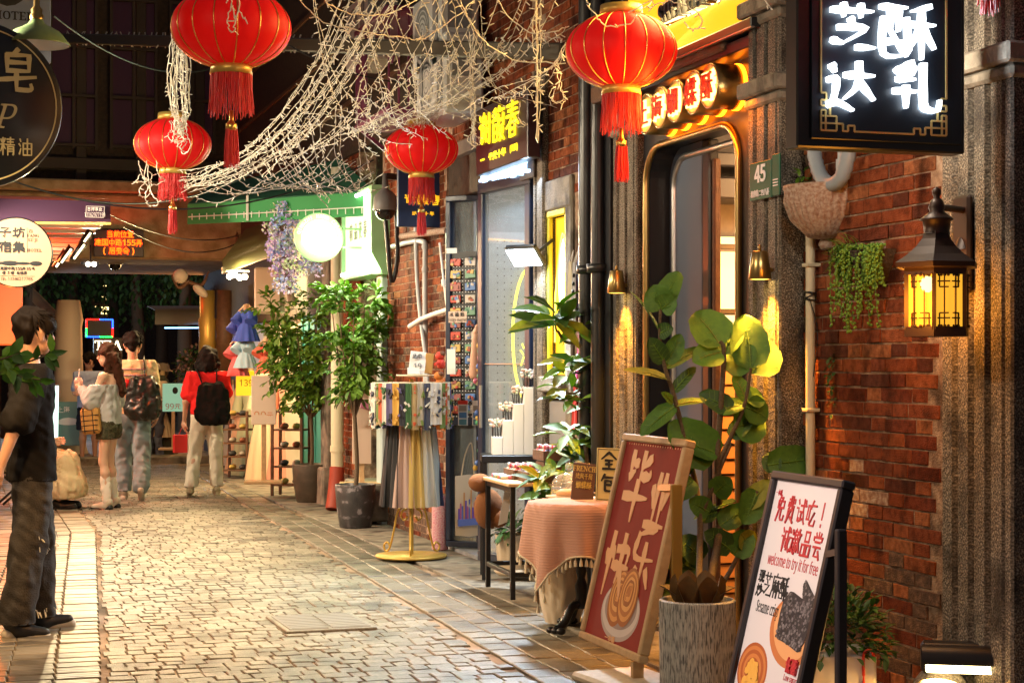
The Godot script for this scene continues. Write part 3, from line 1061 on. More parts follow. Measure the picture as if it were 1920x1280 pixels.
func shop_openings() -> void:
	# --- the black shop front with the rounded gold doorway ---
	var sf := wall_s(1193, 0.0) + 0.02
	var sn := wall_s(1404, 0.0) - 0.02
	var w := sf - sn
	var t := thing("shop_doorway", "black shop front with rounded gold-edged doorway and half-open grey door", "doorway", v3(XW, 0, -sf), -PI / 2)
	var lx0 := 0.2
	var lx1 := w - 0.11
	var top := 2.66
	var arc := arch_points(lx0, lx1, 0.02, top, 0.2)
	var m := M.new()
	m.prism([v2(0, 0.02), v2(lx0, 0.02), v2(lx0, top - 0.2), v2(lx0, 3.0), v2(0, 3.0)], -0.16, 0.0)
	m.prism([v2(lx1, 0.02), v2(w, 0.02), v2(w, 3.0), v2(lx1, 3.0)], -0.16, 0.0)
	m.prism([v2(lx0, top), v2(lx1, top), v2(lx1, 3.0), v2(lx0, 3.0)], -0.16, 0.0)
	var cl := [v2(lx0, top)]
	var cr := [v2(lx1, top)]
	for k in 9:
		cl.append(arc[1 + k]); cr.append(arc[10 + k])
	m.prism(cl, -0.16, 0.0); m.prism(cr, -0.16, 0.0)
	part("front_panel", m, mats["black_paint"], t)
	var path := []
	for q in arc: path.append(v3(q.x, q.y, 0.012))
	m = M.new()
	m.tube(path, 0.019, 10)
	part("gold_frame", m, mats["brass"], t)
	m = M.new()
	var inner := []
	for q in arch_points(lx0 + 0.07, lx1 - 0.05, 0.02, top - 0.06, 0.17): inner.append(v3(q.x, q.y, -0.13))
	m.tube(inner, 0.02, 8)
	part("inner_trim", m, mats["steel"], t)
	# grey door leaf across the farther two thirds, its edge, and the timber jamb
	var xd := sf + at_x(1316, 685, XW + 0.13).z
	m = M.new()
	m.box(v3((lx0 + xd) * 0.5, 1.36, -0.15), v3(xd - lx0, 2.6, 0.04), Basis(), 0.004)
	part("door", m, mat("door_grey", lin(0.085, 0.11, 0.165), 0.45), t)
	m = M.new()
	m.box(v3(xd + 0.05, 1.36, -0.16), v3(0.09, 2.6, 0.06), Basis(), 0.01)
	part("door_edge", m, mats["black_paint"], t)
	m = M.new()
	m.box(v3(xd + 0.115, 1.3, -0.165), v3(0.035, 2.5, 0.04), Basis(), 0.008)
	part("jamb", m, mats["brown_timber"], t)
	m = M.new()
	m.box(v3(w * 0.5, 0.03, -0.05), v3(w - 0.02, 0.05, 0.3), Basis(), 0.008)
	part("threshold", m, mats["concrete"], t)
	# interior: panelling, lit display with slatted blinds
	room("shop_interior", sf, sn - 0.6, XW + 0.16, XW + 1.7, 0.03, 2.9, rough_mat("plaster_dark", [[0.0, lin(0.12, 0.12, 0.13)], [1.0, lin(0.17, 0.17, 0.18)]], 0.02, 1.0, 0.7))
	var d := thing("display_cabinet", "lit cabinet with orange slatted front seen through the gold doorway", "cabinet", at_z(1372, 685, -(sf - 0.2)) * v3(1, 0, 1) + v3(0.78, 0.03, 0.0))
	m = M.new()
	m.box(v3(-0.3, 0.7, 0.1), v3(1.5, 1.4, 0.3), Basis(), 0.01)
	part("body", m, mats["brown_timber"], d)
	m = M.new()
	for k in 16: m.box(v3(-0.3, 0.12 + 0.082 * k, 0.262), v3(1.44, 0.074, 0.014), Basis(Vector3.RIGHT, -0.15), 0.003)
	part("slats", m, mat("lit_slat", lin(0.8, 0.4, 0.12), 0.5), d)
	m = M.new()
	for k in 2: m.box(v3(-0.3, 1.72 + 0.36 * k, 0.08), v3(1.5, 0.03, 0.24), Basis(), 0.004)
	m.box(v3(-0.3, 2.4, 0.1), v3(1.6, 0.12, 0.34), Basis(), 0.01)
	m.box(v3(-0.3, 2.55, 0.13), v3(1.6, 0.08, 0.4), Basis(), 0.01)
	part("shelf", m, mat("panel_dark", lin(0.05, 0.05, 0.055), 0.5), d)
	m = M.new()
	m.box(v3(-0.3, 1.9, 0.0), v3(1.3, 0.5, 0.03), Basis(), 0.005)
	part("light_panel", m, glow("cabinet_lamp", Color(1.0, 0.82, 0.55), 1.6), d)
	area("cabinet_light", d.position + v3(-0.3, 2.0, 0.7), v3(0, -0.75, -1), v2(0.7, 0.25), Color(1.0, 0.6, 0.22), 3.0)
	omni("interior_light", v3(XW + 0.85, 2.55, -(sn + 0.25)), Color(1.0, 0.75, 0.5), 1.6, 0.1)
	# brown timber lintel above the black front, and the dark board over it
	m = M.new()
	var ls := wall_s(1150) + 0.02
	m.box(v3(XW - 0.01, 3.035, -(ls + wall_s(1404)) * 0.5), v3(0.26, 0.1, ls - wall_s(1404) - 0.02), Basis(), 0.012)
	solo("timber_lintel", m, mats["brown_timber"], "brown timber lintel over the round gold letter drums", "lintel")
	# black drainpipes between that shop and the brick wall
	for k in 2:
		var sp := wall_s(1124 + 20 * k)
		m = M.new()
		m.tube([v3(XW - 0.075, 0.03, -sp), v3(XW - 0.075, 3.9, -sp)], 0.056 - 0.012 * k, 14)
		for y in [0.7, 2.0, 3.2]: m.lathe([v2(0.0, y), v2(0.068, y), v2(0.068, y + 0.05), v2(0.0, y + 0.05)], 14, v3(XW - 0.075, 0, -sp))
		solo("drainpipe", m, mats["black_paint"], ["thicker black drainpipe touching the brick wall by the yellow window", "thinner black pipe next to the fluted pier with the brass lamp"][k], "pipe")
	m = M.new()
	m.box(v3(XW + 0.05, 1.9, -(wall_s(1112) + wall_s(1155)) * 0.5), v3(0.2, 3.8, wall_s(1108) - wall_s(1160)))
	setting("recess_wall", m, mats["black_paint"])

	# --- the window with the yellow inside beside the glass shop ---
	var a := wall_s(1022)
	var b := wall_s(1078)
	var ww := a - b
	var wi := thing("shop_window", "narrow yellow-lit window in a grey cement frame left of the hanging bags", "window", v3(XW, 0, -a), -PI / 2)
	m = M.new()
	m.box(v3(0.04, 1.32, 0.0), v3(0.08, 2.6, 0.05), Basis(), 0.012)
	m.box(v3(ww - 0.06, 1.32, 0.0), v3(0.12, 2.6, 0.05), Basis(), 0.012)
	m.box(v3(ww * 0.5, 2.55, 0.003), v3(ww - 0.006, 0.2, 0.056), Basis(), 0.012)
	part("surround", m, mats["concrete"], wi)
	m = M.new()
	m.box(v3(ww * 0.5 - 0.015, 0.62, -0.02), v3(ww - 0.26, 1.2, 0.06), Basis(), 0.006)
	part("lower_panel", m, mat("grey_panel", lin(0.2, 0.21, 0.22), 0.4), wi)
	m = M.new()
	m.box(v3(ww * 0.5, 1.33, 0.03), v3(ww - 0.15, 0.1, 0.1), Basis(), 0.01)
	part("sill", m, mats["concrete"], wi)
	m = M.new()
	for k in 2: m.box(v3(0.098 + (ww - 0.245) * k, 1.92, 0.0), v3(0.035, 1.06, 0.03), Basis(), 0.006)
	m.box(v3(ww * 0.5 - 0.01, 2.43, 0.012), v3(ww - 0.24, 0.04, 0.03), Basis(), 0.006)
	part("frame", m, mat("yellow_paint", lin(0.62, 0.6, 0.05), 0.4), wi)
	m = M.new()
	m.box(v3(ww * 0.5 - 0.01, 1.9, -0.05), v3(ww - 0.22, 1.02, 0.02))
	part("lit_screen", m, glow("window_glow", Color(1.0, 0.72, 0.12), 0.9), wi)
	m = M.new()
	m.ball(v3(ww * 0.5 + 0.02, 1.98, -0.03), v3(0.12, 0.3, 0.012), 16, 10)
	part("lamp", m, glow("window_lamp", Color(1.0, 0.93, 0.7), 5.0), wi)
	m = M.new()
	m.tube([v3(ww * 0.5 - 0.15, 1.6, -0.02)] + curve([v3(ww * 0.5 - 0.14, 1.9, -0.02), v3(ww * 0.5, 2.3, -0.02), v3(ww * 0.5 + 0.13, 1.95, -0.02)], 8), 0.006, 6)
	part("neon_tube", m, glow("window_neon", Color(1.0, 0.9, 0.3), 3.0), wi)
	area("window_light", v3(XW - 0.09, 1.95, -(a + b) * 0.5), v3(-1, -0.2, 0), v2(0.3, 0.9), Color(1.0, 0.78, 0.3), 1.6)
	m = M.new()
	m.box(v3(XW + 0.3, 1.3, -(a + b) * 0.5), v3(0.12, 2.6, ww + 0.05))
	setting("window_recess", m, mats["dark_timber"])

	# --- the open glass shop: its room ---
	room("shop_interior", 13.42, 11.12, XW + 0.05, XW + 1.9, 0.05, 3.05, rough_mat("plaster_pale", [[0.0, lin(0.2, 0.22, 0.24)], [1.0, lin(0.27, 0.29, 0.32)]], 0.02, 1.0, 0.6))

	m = M.new()
	m.box(v3(XW + 0.06, 2.94, -12.27), v3(0.1, 0.38, 2.28), Basis(), 0.006)
	solo("shop_header", m, mats["dark_timber"], "dark timber header board over the glass shop's doors", "header board")

	# --- shops farther along: door and window surrounds in the wall plane ---
	m = M.new()
	m.box(v3(XW + 0.05, 4.2, -20.6), v3(0.2, 4.4, 6.2))
	m.box(v3(XW + 0.25, 3.9, -17.2), v3(0.2, 3.9, 1.4))
	solo("upper_storey", m, mats["dark_timber"], "dark upper storey above the dress shop and green awning", "facade")
	# light green lit doorway
	var g0 := wall_s(727)
	var g1 := wall_s(690)
	var gd := thing("green_doorway", "bright green lit doorway with white glazed edge behind the nearer potted tree", "doorway", v3(XW, 0, -g1), -PI / 2)
	var gw := g1 - g0
	m = M.new()
	m.box(v3(gw * 0.42, 1.35, -0.12), v3(gw * 0.8, 2.66, 0.05), Basis(), 0.005)
	part("door_panel", m, mat("light_green", lin(0.22, 0.55, 0.25), 0.45), gd)
	m = M.new()
	m.box(v3(gw - 0.1, 1.35, -0.02), v3(0.2, 2.7, 0.16), Basis(), 0.01)
	part("side_post", m, mat("pale_blue", lin(0.42, 0.52, 0.52), 0.5), gd)
	m = M.new()
	for k in 3: m.box(v3(gw * 0.2 + 0.2 * k, 1.35, -0.085), v3(0.05, 2.5, 0.03), Basis(), 0.005)
	part("batten", m, mat("light_green", Color.GREEN), gd)
	m = M.new()
	m.box(v3(gw * 0.5, 0.22, 0.05), v3(gw + 0.06, 0.34, 0.34), Basis(), 0.015)
	part("step", m, mats["apron"], gd)
	area("doorway_light", v3(XW - 0.03, 2.72, -(g0 + g1) * 0.5), v3(-0.25, -1, 0), v2(0.5, 0.14), Color(0.75, 1.0, 0.7), 3.0)
	# teal door and sand-coloured stone pillars
	var td := thing("teal_doorway", "teal painted door between sand stone posts behind the farther potted tree", "doorway", v3(XW, 0, -wall_s(560)), -PI / 2)
	var tw := wall_s(560) - wall_s(640)
	m = M.new()
	m.box(v3(tw * 0.33, 1.3, -0.04), v3(tw * 0.62, 2.6, 0.06), Basis(), 0.008)
	part("door", m, mat("teal_paint", lin(0.06, 0.30, 0.25), 0.45), td)
	m = M.new()
	for k in 4: m.box(v3(tw * (0.1 + 0.15 * k), 1.3, -0.002), v3(0.035, 2.5, 0.02), Basis(), 0.004)
	part("batten", m, mats["teal_paint"], td)
	m = M.new()
	m.box(v3(tw * 0.76, 1.6, 0.0), v3(0.34, 3.2, 0.14), Basis(), 0.015)
	m.box(v3(tw * 0.76, 0.2, 0.03), v3(0.46, 0.4, 0.2), Basis(), 0.02)
	part("post", m, mats["concrete"], td)
	m = M.new()
	m.box(v3(tw * 0.5, 2.95, 0.02), v3(tw, 0.7, 0.1), Basis(), 0.01)
	part("header", m, mats["concrete"], td)

func lane_end() -> void:
	# concrete gateway across the end of the lane, with rooms over it
	var m := M.new()
	m.box(v3(1.2, 3.33, -26.3), v3(7.4, 0.88, 4.0), Basis(), 0.03)
	m.box(v3(1.2, 3.86, -24.27), v3(7.5, 0.16, 0.16), Basis(), 0.02)
	setting("gateway_beam", m, rough_mat("ochre_concrete", [[0.0, lin(0.2, 0.13, 0.06)], [0.5, lin(0.33, 0.23, 0.12)], [1.0, lin(0.44, 0.33, 0.2)]], 0.01, 0.7, 0.85, 0.3, false, 43, 6))
	m = M.new()
	m.box(v3(4.2, 1.6, -26.2), v3(0.9, 3.3, 4.2))
	m.box(v3(0.1, 1.6, -26.5), v3(0.9, 3.3, 3.4))
	setting("passage_wall", m, mats["dark_timber"])
	var f := thing("upper_house", "dark timber upper house with curtained windows over the gateway", "house", v3(0, 3.94, -24.6))
	m = M.new()
	m.box(v3(1.0, 2.6, -0.2), v3(9.0, 5.2, 0.3))
	part("wall", m, mats["dark_timber"], f)
	m = M.new()
	for k in 12: m.box(v3(-3.2 + 0.8 * k, 2.6, 0.0), v3(0.14, 5.2, 0.1), Basis(), 0.01)
	for y in [0.25, 2.75, 4.2]: m.box(v3(1.0, y, 0.02), v3(9.0, 0.16, 0.12), Basis(), 0.01)
	part("timber_frame", m, mat("timber_edge", lin(0.045, 0.03, 0.02), 0.7), f)
	for k in 5:
		var x := 1.1 + 0.8 * k - 0.4
		m = M.new()
		for q in 3: m.box(v3(x - 0.3 + 0.3 * q, 1.5, 0.06), v3(0.04, 2.1, 0.05))
		for q in 4: m.box(v3(x, 0.5 + 0.67 * q, 0.062), v3(0.62, 0.04, 0.05))
		var wn := part("window", m, mats["timber_edge"], f)
		for q in 6:
			m = M.new()
			m.box(v3(x - 0.15 + 0.3 * (q % 2), 0.83 + 0.67 * (q / 2), 0.03), v3(0.255, 0.62, 0.01))
			part("pane", m, mat("purple_curtain", lin(0.05, 0.012, 0.045), 0.6), wn)

func left_side() -> void:
	# the left-hand house fronts, mostly outside the frame: wall with lit shop windows
	var m := M.new()
	m.box(v3(-0.95, 2.6, -10.0), v3(0.5, 5.2, 15.0))
	setting("left_house_wall", m, mats["concrete"])
	# awning across the left side with dark purple valance and red-lit underside
	var a := at_z(-60, 372, -16.5)
	var b := at_z(206, 378, -16.5)
	var y0 := b.y
	var t := thing("red_awning", "dark purple awning with red glowing ribbed underside at upper left", "awning", v3(0, 0, 0))
	m = M.new()
	m.sheet([[v3(a.x, y0, -16.5), v3(b.x, y0, -16.5)], [v3(a.x, y0 - 0.21, -16.47), v3(b.x, y0 - 0.19, -16.47)]].map(func(r): return r), 0.01)
	part("valance", m, mat("purple_cloth", lin(0.045, 0.012, 0.05), 0.75), t)
	m = M.new()
	m.quad(v3(a.x, y0 - 0.16, -16.52), v3(b.x, y0 - 0.16, -16.52), v3(b.x - 0.25, y0 - 0.24, -22.0), v3(a.x, y0 - 0.24, -22.0))
	m.quad(v3(a.x, y0 + 0.03, -16.5), v3(b.x, y0 + 0.03, -16.5), v3(b.x - 0.25, y0 + 0.5, -22.0), v3(a.x, y0 + 0.5, -22.0))
	part("cloth", m, mat("red_cloth", lin(0.42, 0.05, 0.02), 0.8), t)
	for k in 9:
		m = M.new()
		m.bar(v3(a.x, y0 - 0.20 - 0.005 * k, -16.9 - 0.6 * k), v3(b.x - 0.06, y0 - 0.20 - 0.005 * k, -16.9 - 0.6 * k), 0.035, 0.035)
		part("rafter", m, mat("awning_rafter", lin(0.6, 0.5, 0.4), 0.5), t)
	m = M.new()
	m.tube([v3(a.x, y0 - 0.225, -16.44), v3(b.x, y0 - 0.205, -16.44)], 0.012, 6)
	part("light_rail", m, glow("rail_light", Color(1.0, 0.75, 0.35), 1.2), t)
	# maker's plate on the valance
	var pl := thing("awning_plate", "small white-lined plate with a telephone number on the purple valance", "plate", at_z(177, 397, -16.42))
	m = M.new()
	m.box(v3(0, 0, -0.004), v3(0.17, 0.11, 0.008), Basis(), 0.002)
	part("plate", m, mats["purple_cloth"], pl)
	m = M.new()
	var wm := mat("white_print", lin(0.75, 0.75, 0.8), 0.6)
	for q in [[-0.08, -0.05, 0.08, -0.05], [0.08, -0.05, 0.085, 0.05], [0.085, 0.05, -0.075, 0.05], [-0.075, 0.05, -0.08, -0.05]]:
		m.bar(v3(q[0], q[1], 0.001), v3(q[2], q[3], 0.001), 0.004, 0.004)
	write_line(m, "吉祥蓬业", v3(-0.068, 0.043, 0.0), v3(0.032, 0, 0), v3(0, -0.036, 0), 0.11)
	part("lettering", m, wm, pl)
	latin("number", "13162977199", pl, Transform3D(Basis(), v3(0, -0.026, 0.001)), 0.038, wm, 0.002, false, false, 0.6)
	omni("awning_light", v3(0.35, y0 - 0.5, -18.6), Color(1.0, 0.4, 0.15), 3.0, 0.1)
	# spot lamps clamped under the awning
	for k in 5:
		var px: float = [146, 158, 168, 122, 112][k]
		var py: float = [470, 448, 425, 478, 486][k]
		var at := at_z(px, py, -17.2 - 0.25 * k)
		var sp := thing("spot_lamp", ["lowest clip-on spot lamp under the red awning, beside the bright star", "second long spot lamp under the red awning", "uppermost long spot lamp under the red awning's corner", "right lamp of the dark pair under the red awning", "left lamp of the dark pair under the red awning"][k], "spot lamp", at, 0.3, "spot lamps under the red awning")
		m = M.new()
		m.xf = Transform3D(Basis(Vector3.BACK, -0.55) * Basis(Vector3.RIGHT, 0.3), Vector3.ZERO)
		m.lathe([v2(0.0, -0.1), v2(0.03, -0.1), v2(0.038, 0.1), v2(0.026, 0.1)], 12)
		m.bar(v3(0, 0.0, -0.04), v3(0, 0.1, -0.12), 0.015, 0.015)
		part("housing", m, mats["black_metal"], sp)
		m = M.new()
		m.xf = Transform3D(Basis(Vector3.BACK, -0.55) * Basis(Vector3.RIGHT, 0.3), Vector3.ZERO)
		m.box(v3(0.0, 0.0, 0.042), v3(0.02, 0.17, 0.012), Basis(), 0.003)
		part("tube", m, glow("spot_tube", Color(1.0, 0.9, 0.7), 3.0), sp)
	var fl := thing("flood_lamp", "dazzling twin lamp below the red awning near the gateway beam", "lamp", at_z(170, 495, -18.4))
	m = M.new()
	for k in 2: m.ball(v3(-0.03 + 0.06 * k, 0, 0), v3(0.024, 0.024, 0.024), 10, 6)
	part("bulb", m, glow("flood_bulb", Color(1.0, 0.97, 0.85), 25.0), fl)
	m = M.new()
	m.bar(v3(-0.1, 0.01, -0.04), v3(0.08, 0.01, -0.04), 0.04, 0.03)
	m.bar(v3(0, 0.02, -0.05), v3(0, 0.2, -0.1), 0.015, 0.015)
	part("bracket", m, mats["black_metal"], fl)
	spot("flood_light", at_z(170, 495, -18.3), v3(2.0, 0.0, -13.5), Color(1.0, 0.9, 0.7), 9.0, 55.0, 0.04)

func upper_works() -> void:
	# right-hand upper storey: dark brick and timber with air conditioners
	var m := M.new()
	m.box(v3(XW + 0.06, 6.2, -18.9), v3(0.2, 5.4, 10.6))
	solo("upper_storey", m, mats["dark_timber"], "dark upper storey behind the caged air conditioners", "facade")
	m = M.new()
	for k in 7: m.box(v3(XW - 0.02, 4.0 + 0.62 * k, -19.0), v3(0.1, 0.05, 10.2), Basis(), 0.006)
	solo("upper_cladding", m, mats["brown_timber"], "brown timber rails along the upper storey behind the fairy lights", "cladding")
	# air conditioner units
	var specs := [[808, 150, "white air conditioner inside the purple wall cage"], [800, 62, "white air conditioner above the purple cage"], [668, 60, "pale air conditioner at the top behind the fairy light net"], [590, 150, "pale air conditioner behind the left end of the fairy light net"], [520, 195, "dim air conditioner beside the large left lantern's tassel"]]
	for k in specs.size():
		var q: Array = specs[k]
		var s := 1.0 if k < 3 else 1.1
		var t := thing("air_conditioner", q[2], "air conditioner", on_wall(q[0], q[1], 0.36) if k < 3 else at_z(q[0], q[1], -23.6), -PI / 2 if k < 3 else 0.0, "air conditioners on the upper walls")
		m = M.new()
		m.box(v3(0, 0, -0.14), v3(0.8, 0.58, 0.3) * s, Basis(), 0.02)
		part("casing", m, mat("aircon_white", lin(0.5, 0.5, 0.48), 0.5), t)
		m = M.new()
		for r in 5: m.disc(v3(-0.1, 0, 0.012) * s, v3(0.05 + 0.042 * r, 0, 0) * s, v3(0, 0.05 + 0.042 * r, 0) * s, 24, 0.86)
		m.box(v3(0.3, 0, 0.015) * s, v3(0.12, 0.42, 0.012) * s)
		m.box(v3(0.403, 0.1, -0.14) * s, v3(0.012, 0.25, 0.18) * s)
		part("fan_grille", m, mat("grille_grey", lin(0.2, 0.2, 0.2), 0.6), t)
	# purple wrought cage around one of them
	var c := wall_thing("wall_cage", "purple painted iron cage around the air conditioner on the right wall", "cage", 800, 228)
	var pm := mat("purple_iron", lin(0.16, 0.025, 0.07), 0.5)
	for y in [0.0, 0.8]:
		m = M.new()
		m.box(v3(0, y, 0.24), v3(1.2, 0.045, 0.48), Basis(), 0.006)
		part("rail", m, pm, c)
	for k in 14:
		m = M.new()
		if k < 8: m.bar(v3(-0.58 + 0.05 * k, 0.02, 0.46), v3(-0.58 + 0.05 * k, 0.78, 0.46), 0.018, 0.018)
		else: m.bar(v3(0.58, 0.02, 0.06 + 0.08 * (k - 8)), v3(0.58, 0.78, 0.06 + 0.08 * (k - 8)), 0.014, 0.014)
		part("bar", m, pm, c)
	m = M.new()
	var sc := []
	for k in 26:
		var a := 0.3 * k
		sc.append(v3(0.6, 0.36 + sin(a) * (0.2 - 0.006 * k), 0.24 + cos(a) * (0.2 - 0.006 * k)))
	m.tube(sc, 0.009, 6)
	part("scroll", m, pm, c)
	for q in [-1, 1]:
		m = M.new()
		m.bar(v3(0.5 * q, -0.02, 0.44), v3(0.5 * q, -0.36, 0.02), 0.03, 0.03)
		part("bracket", m, pm, c)
	# cable trunking wound with unlit fairy lights, crossing the whole picture
	m = M.new()
	var p0 := at_z(120, 72, -21.0)
	var p1 := at_z(1060, 96, -13.0)
	p1 = on_wall(1060, 98, 0.05)
	m.bar(p0, p1, 0.09, 0.11, Vector3.UP, 0.01)
	var tr := solo("cable_trunking", m, mat("trunk_brown", lin(0.05, 0.04, 0.022), 0.6), "dark cable trunking wound with fairy light wire crossing above the lane", "trunking")
	m = M.new()
	for k in 64:
		var q := p0.lerp(p1, (k + 0.5) / 64.0)
		m.tube([q + v3(rnd(-0.05, 0.05), 0.075, 0.06), q + v3(rnd(-0.02, 0.02), 0, 0.075), q + v3(rnd(-0.05, 0.05), -0.08, 0.06)], 0.006, 4, false)
	part("winding_wire", m, mat("wire_cream", lin(0.7, 0.66, 0.55), 0.5), tr)
	# green awnings of the shops on the right
	var gm := mat("green_cloth", lin(0.012, 0.11, 0.05), 0.75)
	var gl := mat("green_valance", lin(0.03, 0.24, 0.07), 0.75)
	var ga := thing("green_awning", "green cloth awning with fairy-lit valance above the flower column", "awning")
	var fa := at_depth(352, 384, 17.2)
	var fb := at_depth(520, 376, 16.2)
	var fc := on_wall(700, 318, 0.05)
	var fe := on_wall(705, 280, 0.05)
	var ba := at_depth(388, 352, 19.5)
	m = M.new()
	m.sheet([[ba, on_wall(640, 300, 0.02)], [fa, fc - v3(0, 0.2, 0)]], 0.012)
	part("cloth", m, gm, ga)
	m = M.new()
	m.sheet([[fa, fa.lerp(fc - v3(0, 0.2, 0), 0.5), fc - v3(0, 0.2, 0)], [fa - v3(0, 0.19, 0), fa.lerp(fc, 0.5) - v3(0, 0.31, 0), fc - v3(0, 0.42, 0)]], 0.01)
	part("valance", m, gl, ga)
	m = M.new()
	var ve := fc - v3(0, 0.42, 0)
	for k in 24:
		var q := (fa - v3(0, 0.17, 0)).lerp(ve, (k + 0.5) / 24.0) + v3(0, 0.02, 0.03)
		m.bar(q, q + v3(0, 0.06, 0), 0.008, 0.008)
	m.tube([fa - v3(0, 0.12, -0.03), ve + v3(0, 0.08, 0.03)], 0.006, 4)
	m.bar(fa.lerp(fc, 0.33) - v3(0, 0.26, -0.04), fa.lerp(fc, 0.33) - v3(0, 0.02, -0.04), 0.02, 0.02)
	part("light_string", m, mats["white_paint"], ga)
	# the dress shop's olive awning below the gateway beam
	var oa := thing("olive_awning", "olive cloth awning sloping over the dress shop entrance", "awning")
	m = M.new()
	var o1 := at_depth(418, 488, 20.5)
	var o2 := at_depth(520, 446, 19.0)
	m.sheet([[o1 + v3(0.3, 0.38, -0.2), o2 + v3(0.35, 0.32, -0.2)], [o1, o2], [o1 - v3(0, 0.15, -0.02), o2 - v3(0, 0.16, -0.02)]], 0.01)
	part("cloth", m, mat("olive_cloth", lin(0.085, 0.095, 0.02), 0.8), oa)
	m = M.new()
	m.bar(o1 - v3(0, 0.1, 0.05), on_wall(455, 470, 0.0), 0.03, 0.03)
	m.bar(o1 - v3(0, 0.14, 0.02), o2 - v3(0, 0.16, 0.02), 0.03, 0.03)
	part("frame", m, mats["brown_timber"], oa)

func lanterns() -> void:
	var red := mat("lantern_silk", lin(0.52, 0.008, 0.009), 0.55)
	red.metallic_specular = 0.3
	red.emission_enabled = true
	red.emission = Color(1.0, 0.03, 0.02)
	red.emission_energy_multiplier = 0.16
	weave(red, 0.06)
	var fr := mat("tassel_red", lin(0.6, 0.012, 0.012), 0.5)
	var at := at_depth(1165, 95, 8.9)
	var t := thing("red_lantern", "large red silk lantern in front of the round gold letter drums", "lantern", at, 0.1, "red lanterns strung over the lane")
	var rr := 0.285
	var hh := 0.192
	var m := M.new()
	var rows := []
	for k in 19:
		var v := lerpf(-1.22, 1.22, k / 18.0)
		var row := []
		for j in 97:
			var a := TAU * j / 96
			var r := cos(v) * rr * (1.0 - 0.022 * pow(absf(cos(a * 8.0)), 6.0))
			row.append(v3(cos(a) * r, sin(v) * hh, -sin(a) * r))
		rows.append(row)
	m.sheet(rows)
	part("silk_body", m, red, t)
	for j in 16:
		m = M.new()
		var p := []
		for k in 15:
			var v := lerpf(-1.22, 1.22, k / 14.0)
			var a := TAU * j / 16
			p.append(v3(cos(a) * cos(v) * rr * 0.989, sin(v) * hh * 1.005, -sin(a) * cos(v) * rr * 0.989))
		m.tube(p, 0.0032, 5, false)
		part("rib", m, mats["gold"], t)
	for e in 2:
		var y := 0.178 if e == 1 else -0.222
		m = M.new()
		var r0 := 0.098
		m.lathe([v2(r0 - 0.006, y), v2(r0 + 0.004 + 0.008 * e, y + (0.0 if e == 0 else 0.005)), v2(r0 - 0.004 + 0.012 * e, y + 0.05), v2(r0 - 0.014, y + 0.05), v2(r0 - 0.012, y)], 28)
		part("gold_collar", m, mats["gold_paint"], t)
	m = M.new()
	for j in 150:
		var a := TAU * j / 150
		var r := 0.094 * rnd(0.86, 1.04)
		var q := v3(cos(a) * r, -0.212, -sin(a) * r)
		var l := rnd(0.17, 0.215)
		var sw := v3(rnd(-0.012, 0.012), 0, rnd(-0.012, 0.012)) + q * v3(0.08, 0, 0.08)
		m.tube([q, q + v3(0, -l * 0.5, 0) + sw * 0.4, q + v3(0, -l, 0) + sw], [0.0034, 0.0019, 0.0018], 4, false)
	part("fringe", m, fr, t)
	m = M.new()
	m.lathe([v2(0.012, -0.49), v2(0.026, -0.485), v2(0.027, -0.455), v2(0.018, -0.45), v2(0.012, -0.435), v2(0.010, -0.395), v2(0.0, -0.39)], 14)
	part("tassel_knot", m, mats["gold"], t)
	m = M.new()
	for j in 60:
		var a := rnd(0, TAU)
		var r := 0.028 * sqrt(rnd(0, 1))
		var q := v3(cos(a) * r, -0.48, sin(a) * r)
		m.tube([q, q + v3(cos(a) * 0.008, -rnd(0.07, 0.1), 0), q + v3(cos(a) * 0.012, -rnd(0.15, 0.19), sin(a) * 0.01)], [0.003, 0.003, 0.0016], 4, false)
	part("tassel", m, fr, t)
	m = M.new()
	m.tube([v3(0, 0.2, 0), v3(0.01, 0.5, 0), v3(0.0, 0.9, 0)], 0.003, 5)
	part("cord", m, mats["black_metal"], t)
	copy_of(t, at_depth(433, 52, 8.35), 0.35, "largest red silk lantern, nearest the top edge left of centre")
	copy_of(t, at_depth(323, 270, 13.0), 0.8, "small red lantern at left with light wires piled on its collar", 1.0)
	copy_of(t, at_depth(790, 280, 13.1), 0.2, "small red lantern hanging beside the blue sign board", 0.97)
	copy_of(t, at_depth(1856, -365, 5.6), 0.5, "red lantern mostly above the frame, only its tassel showing at top right")

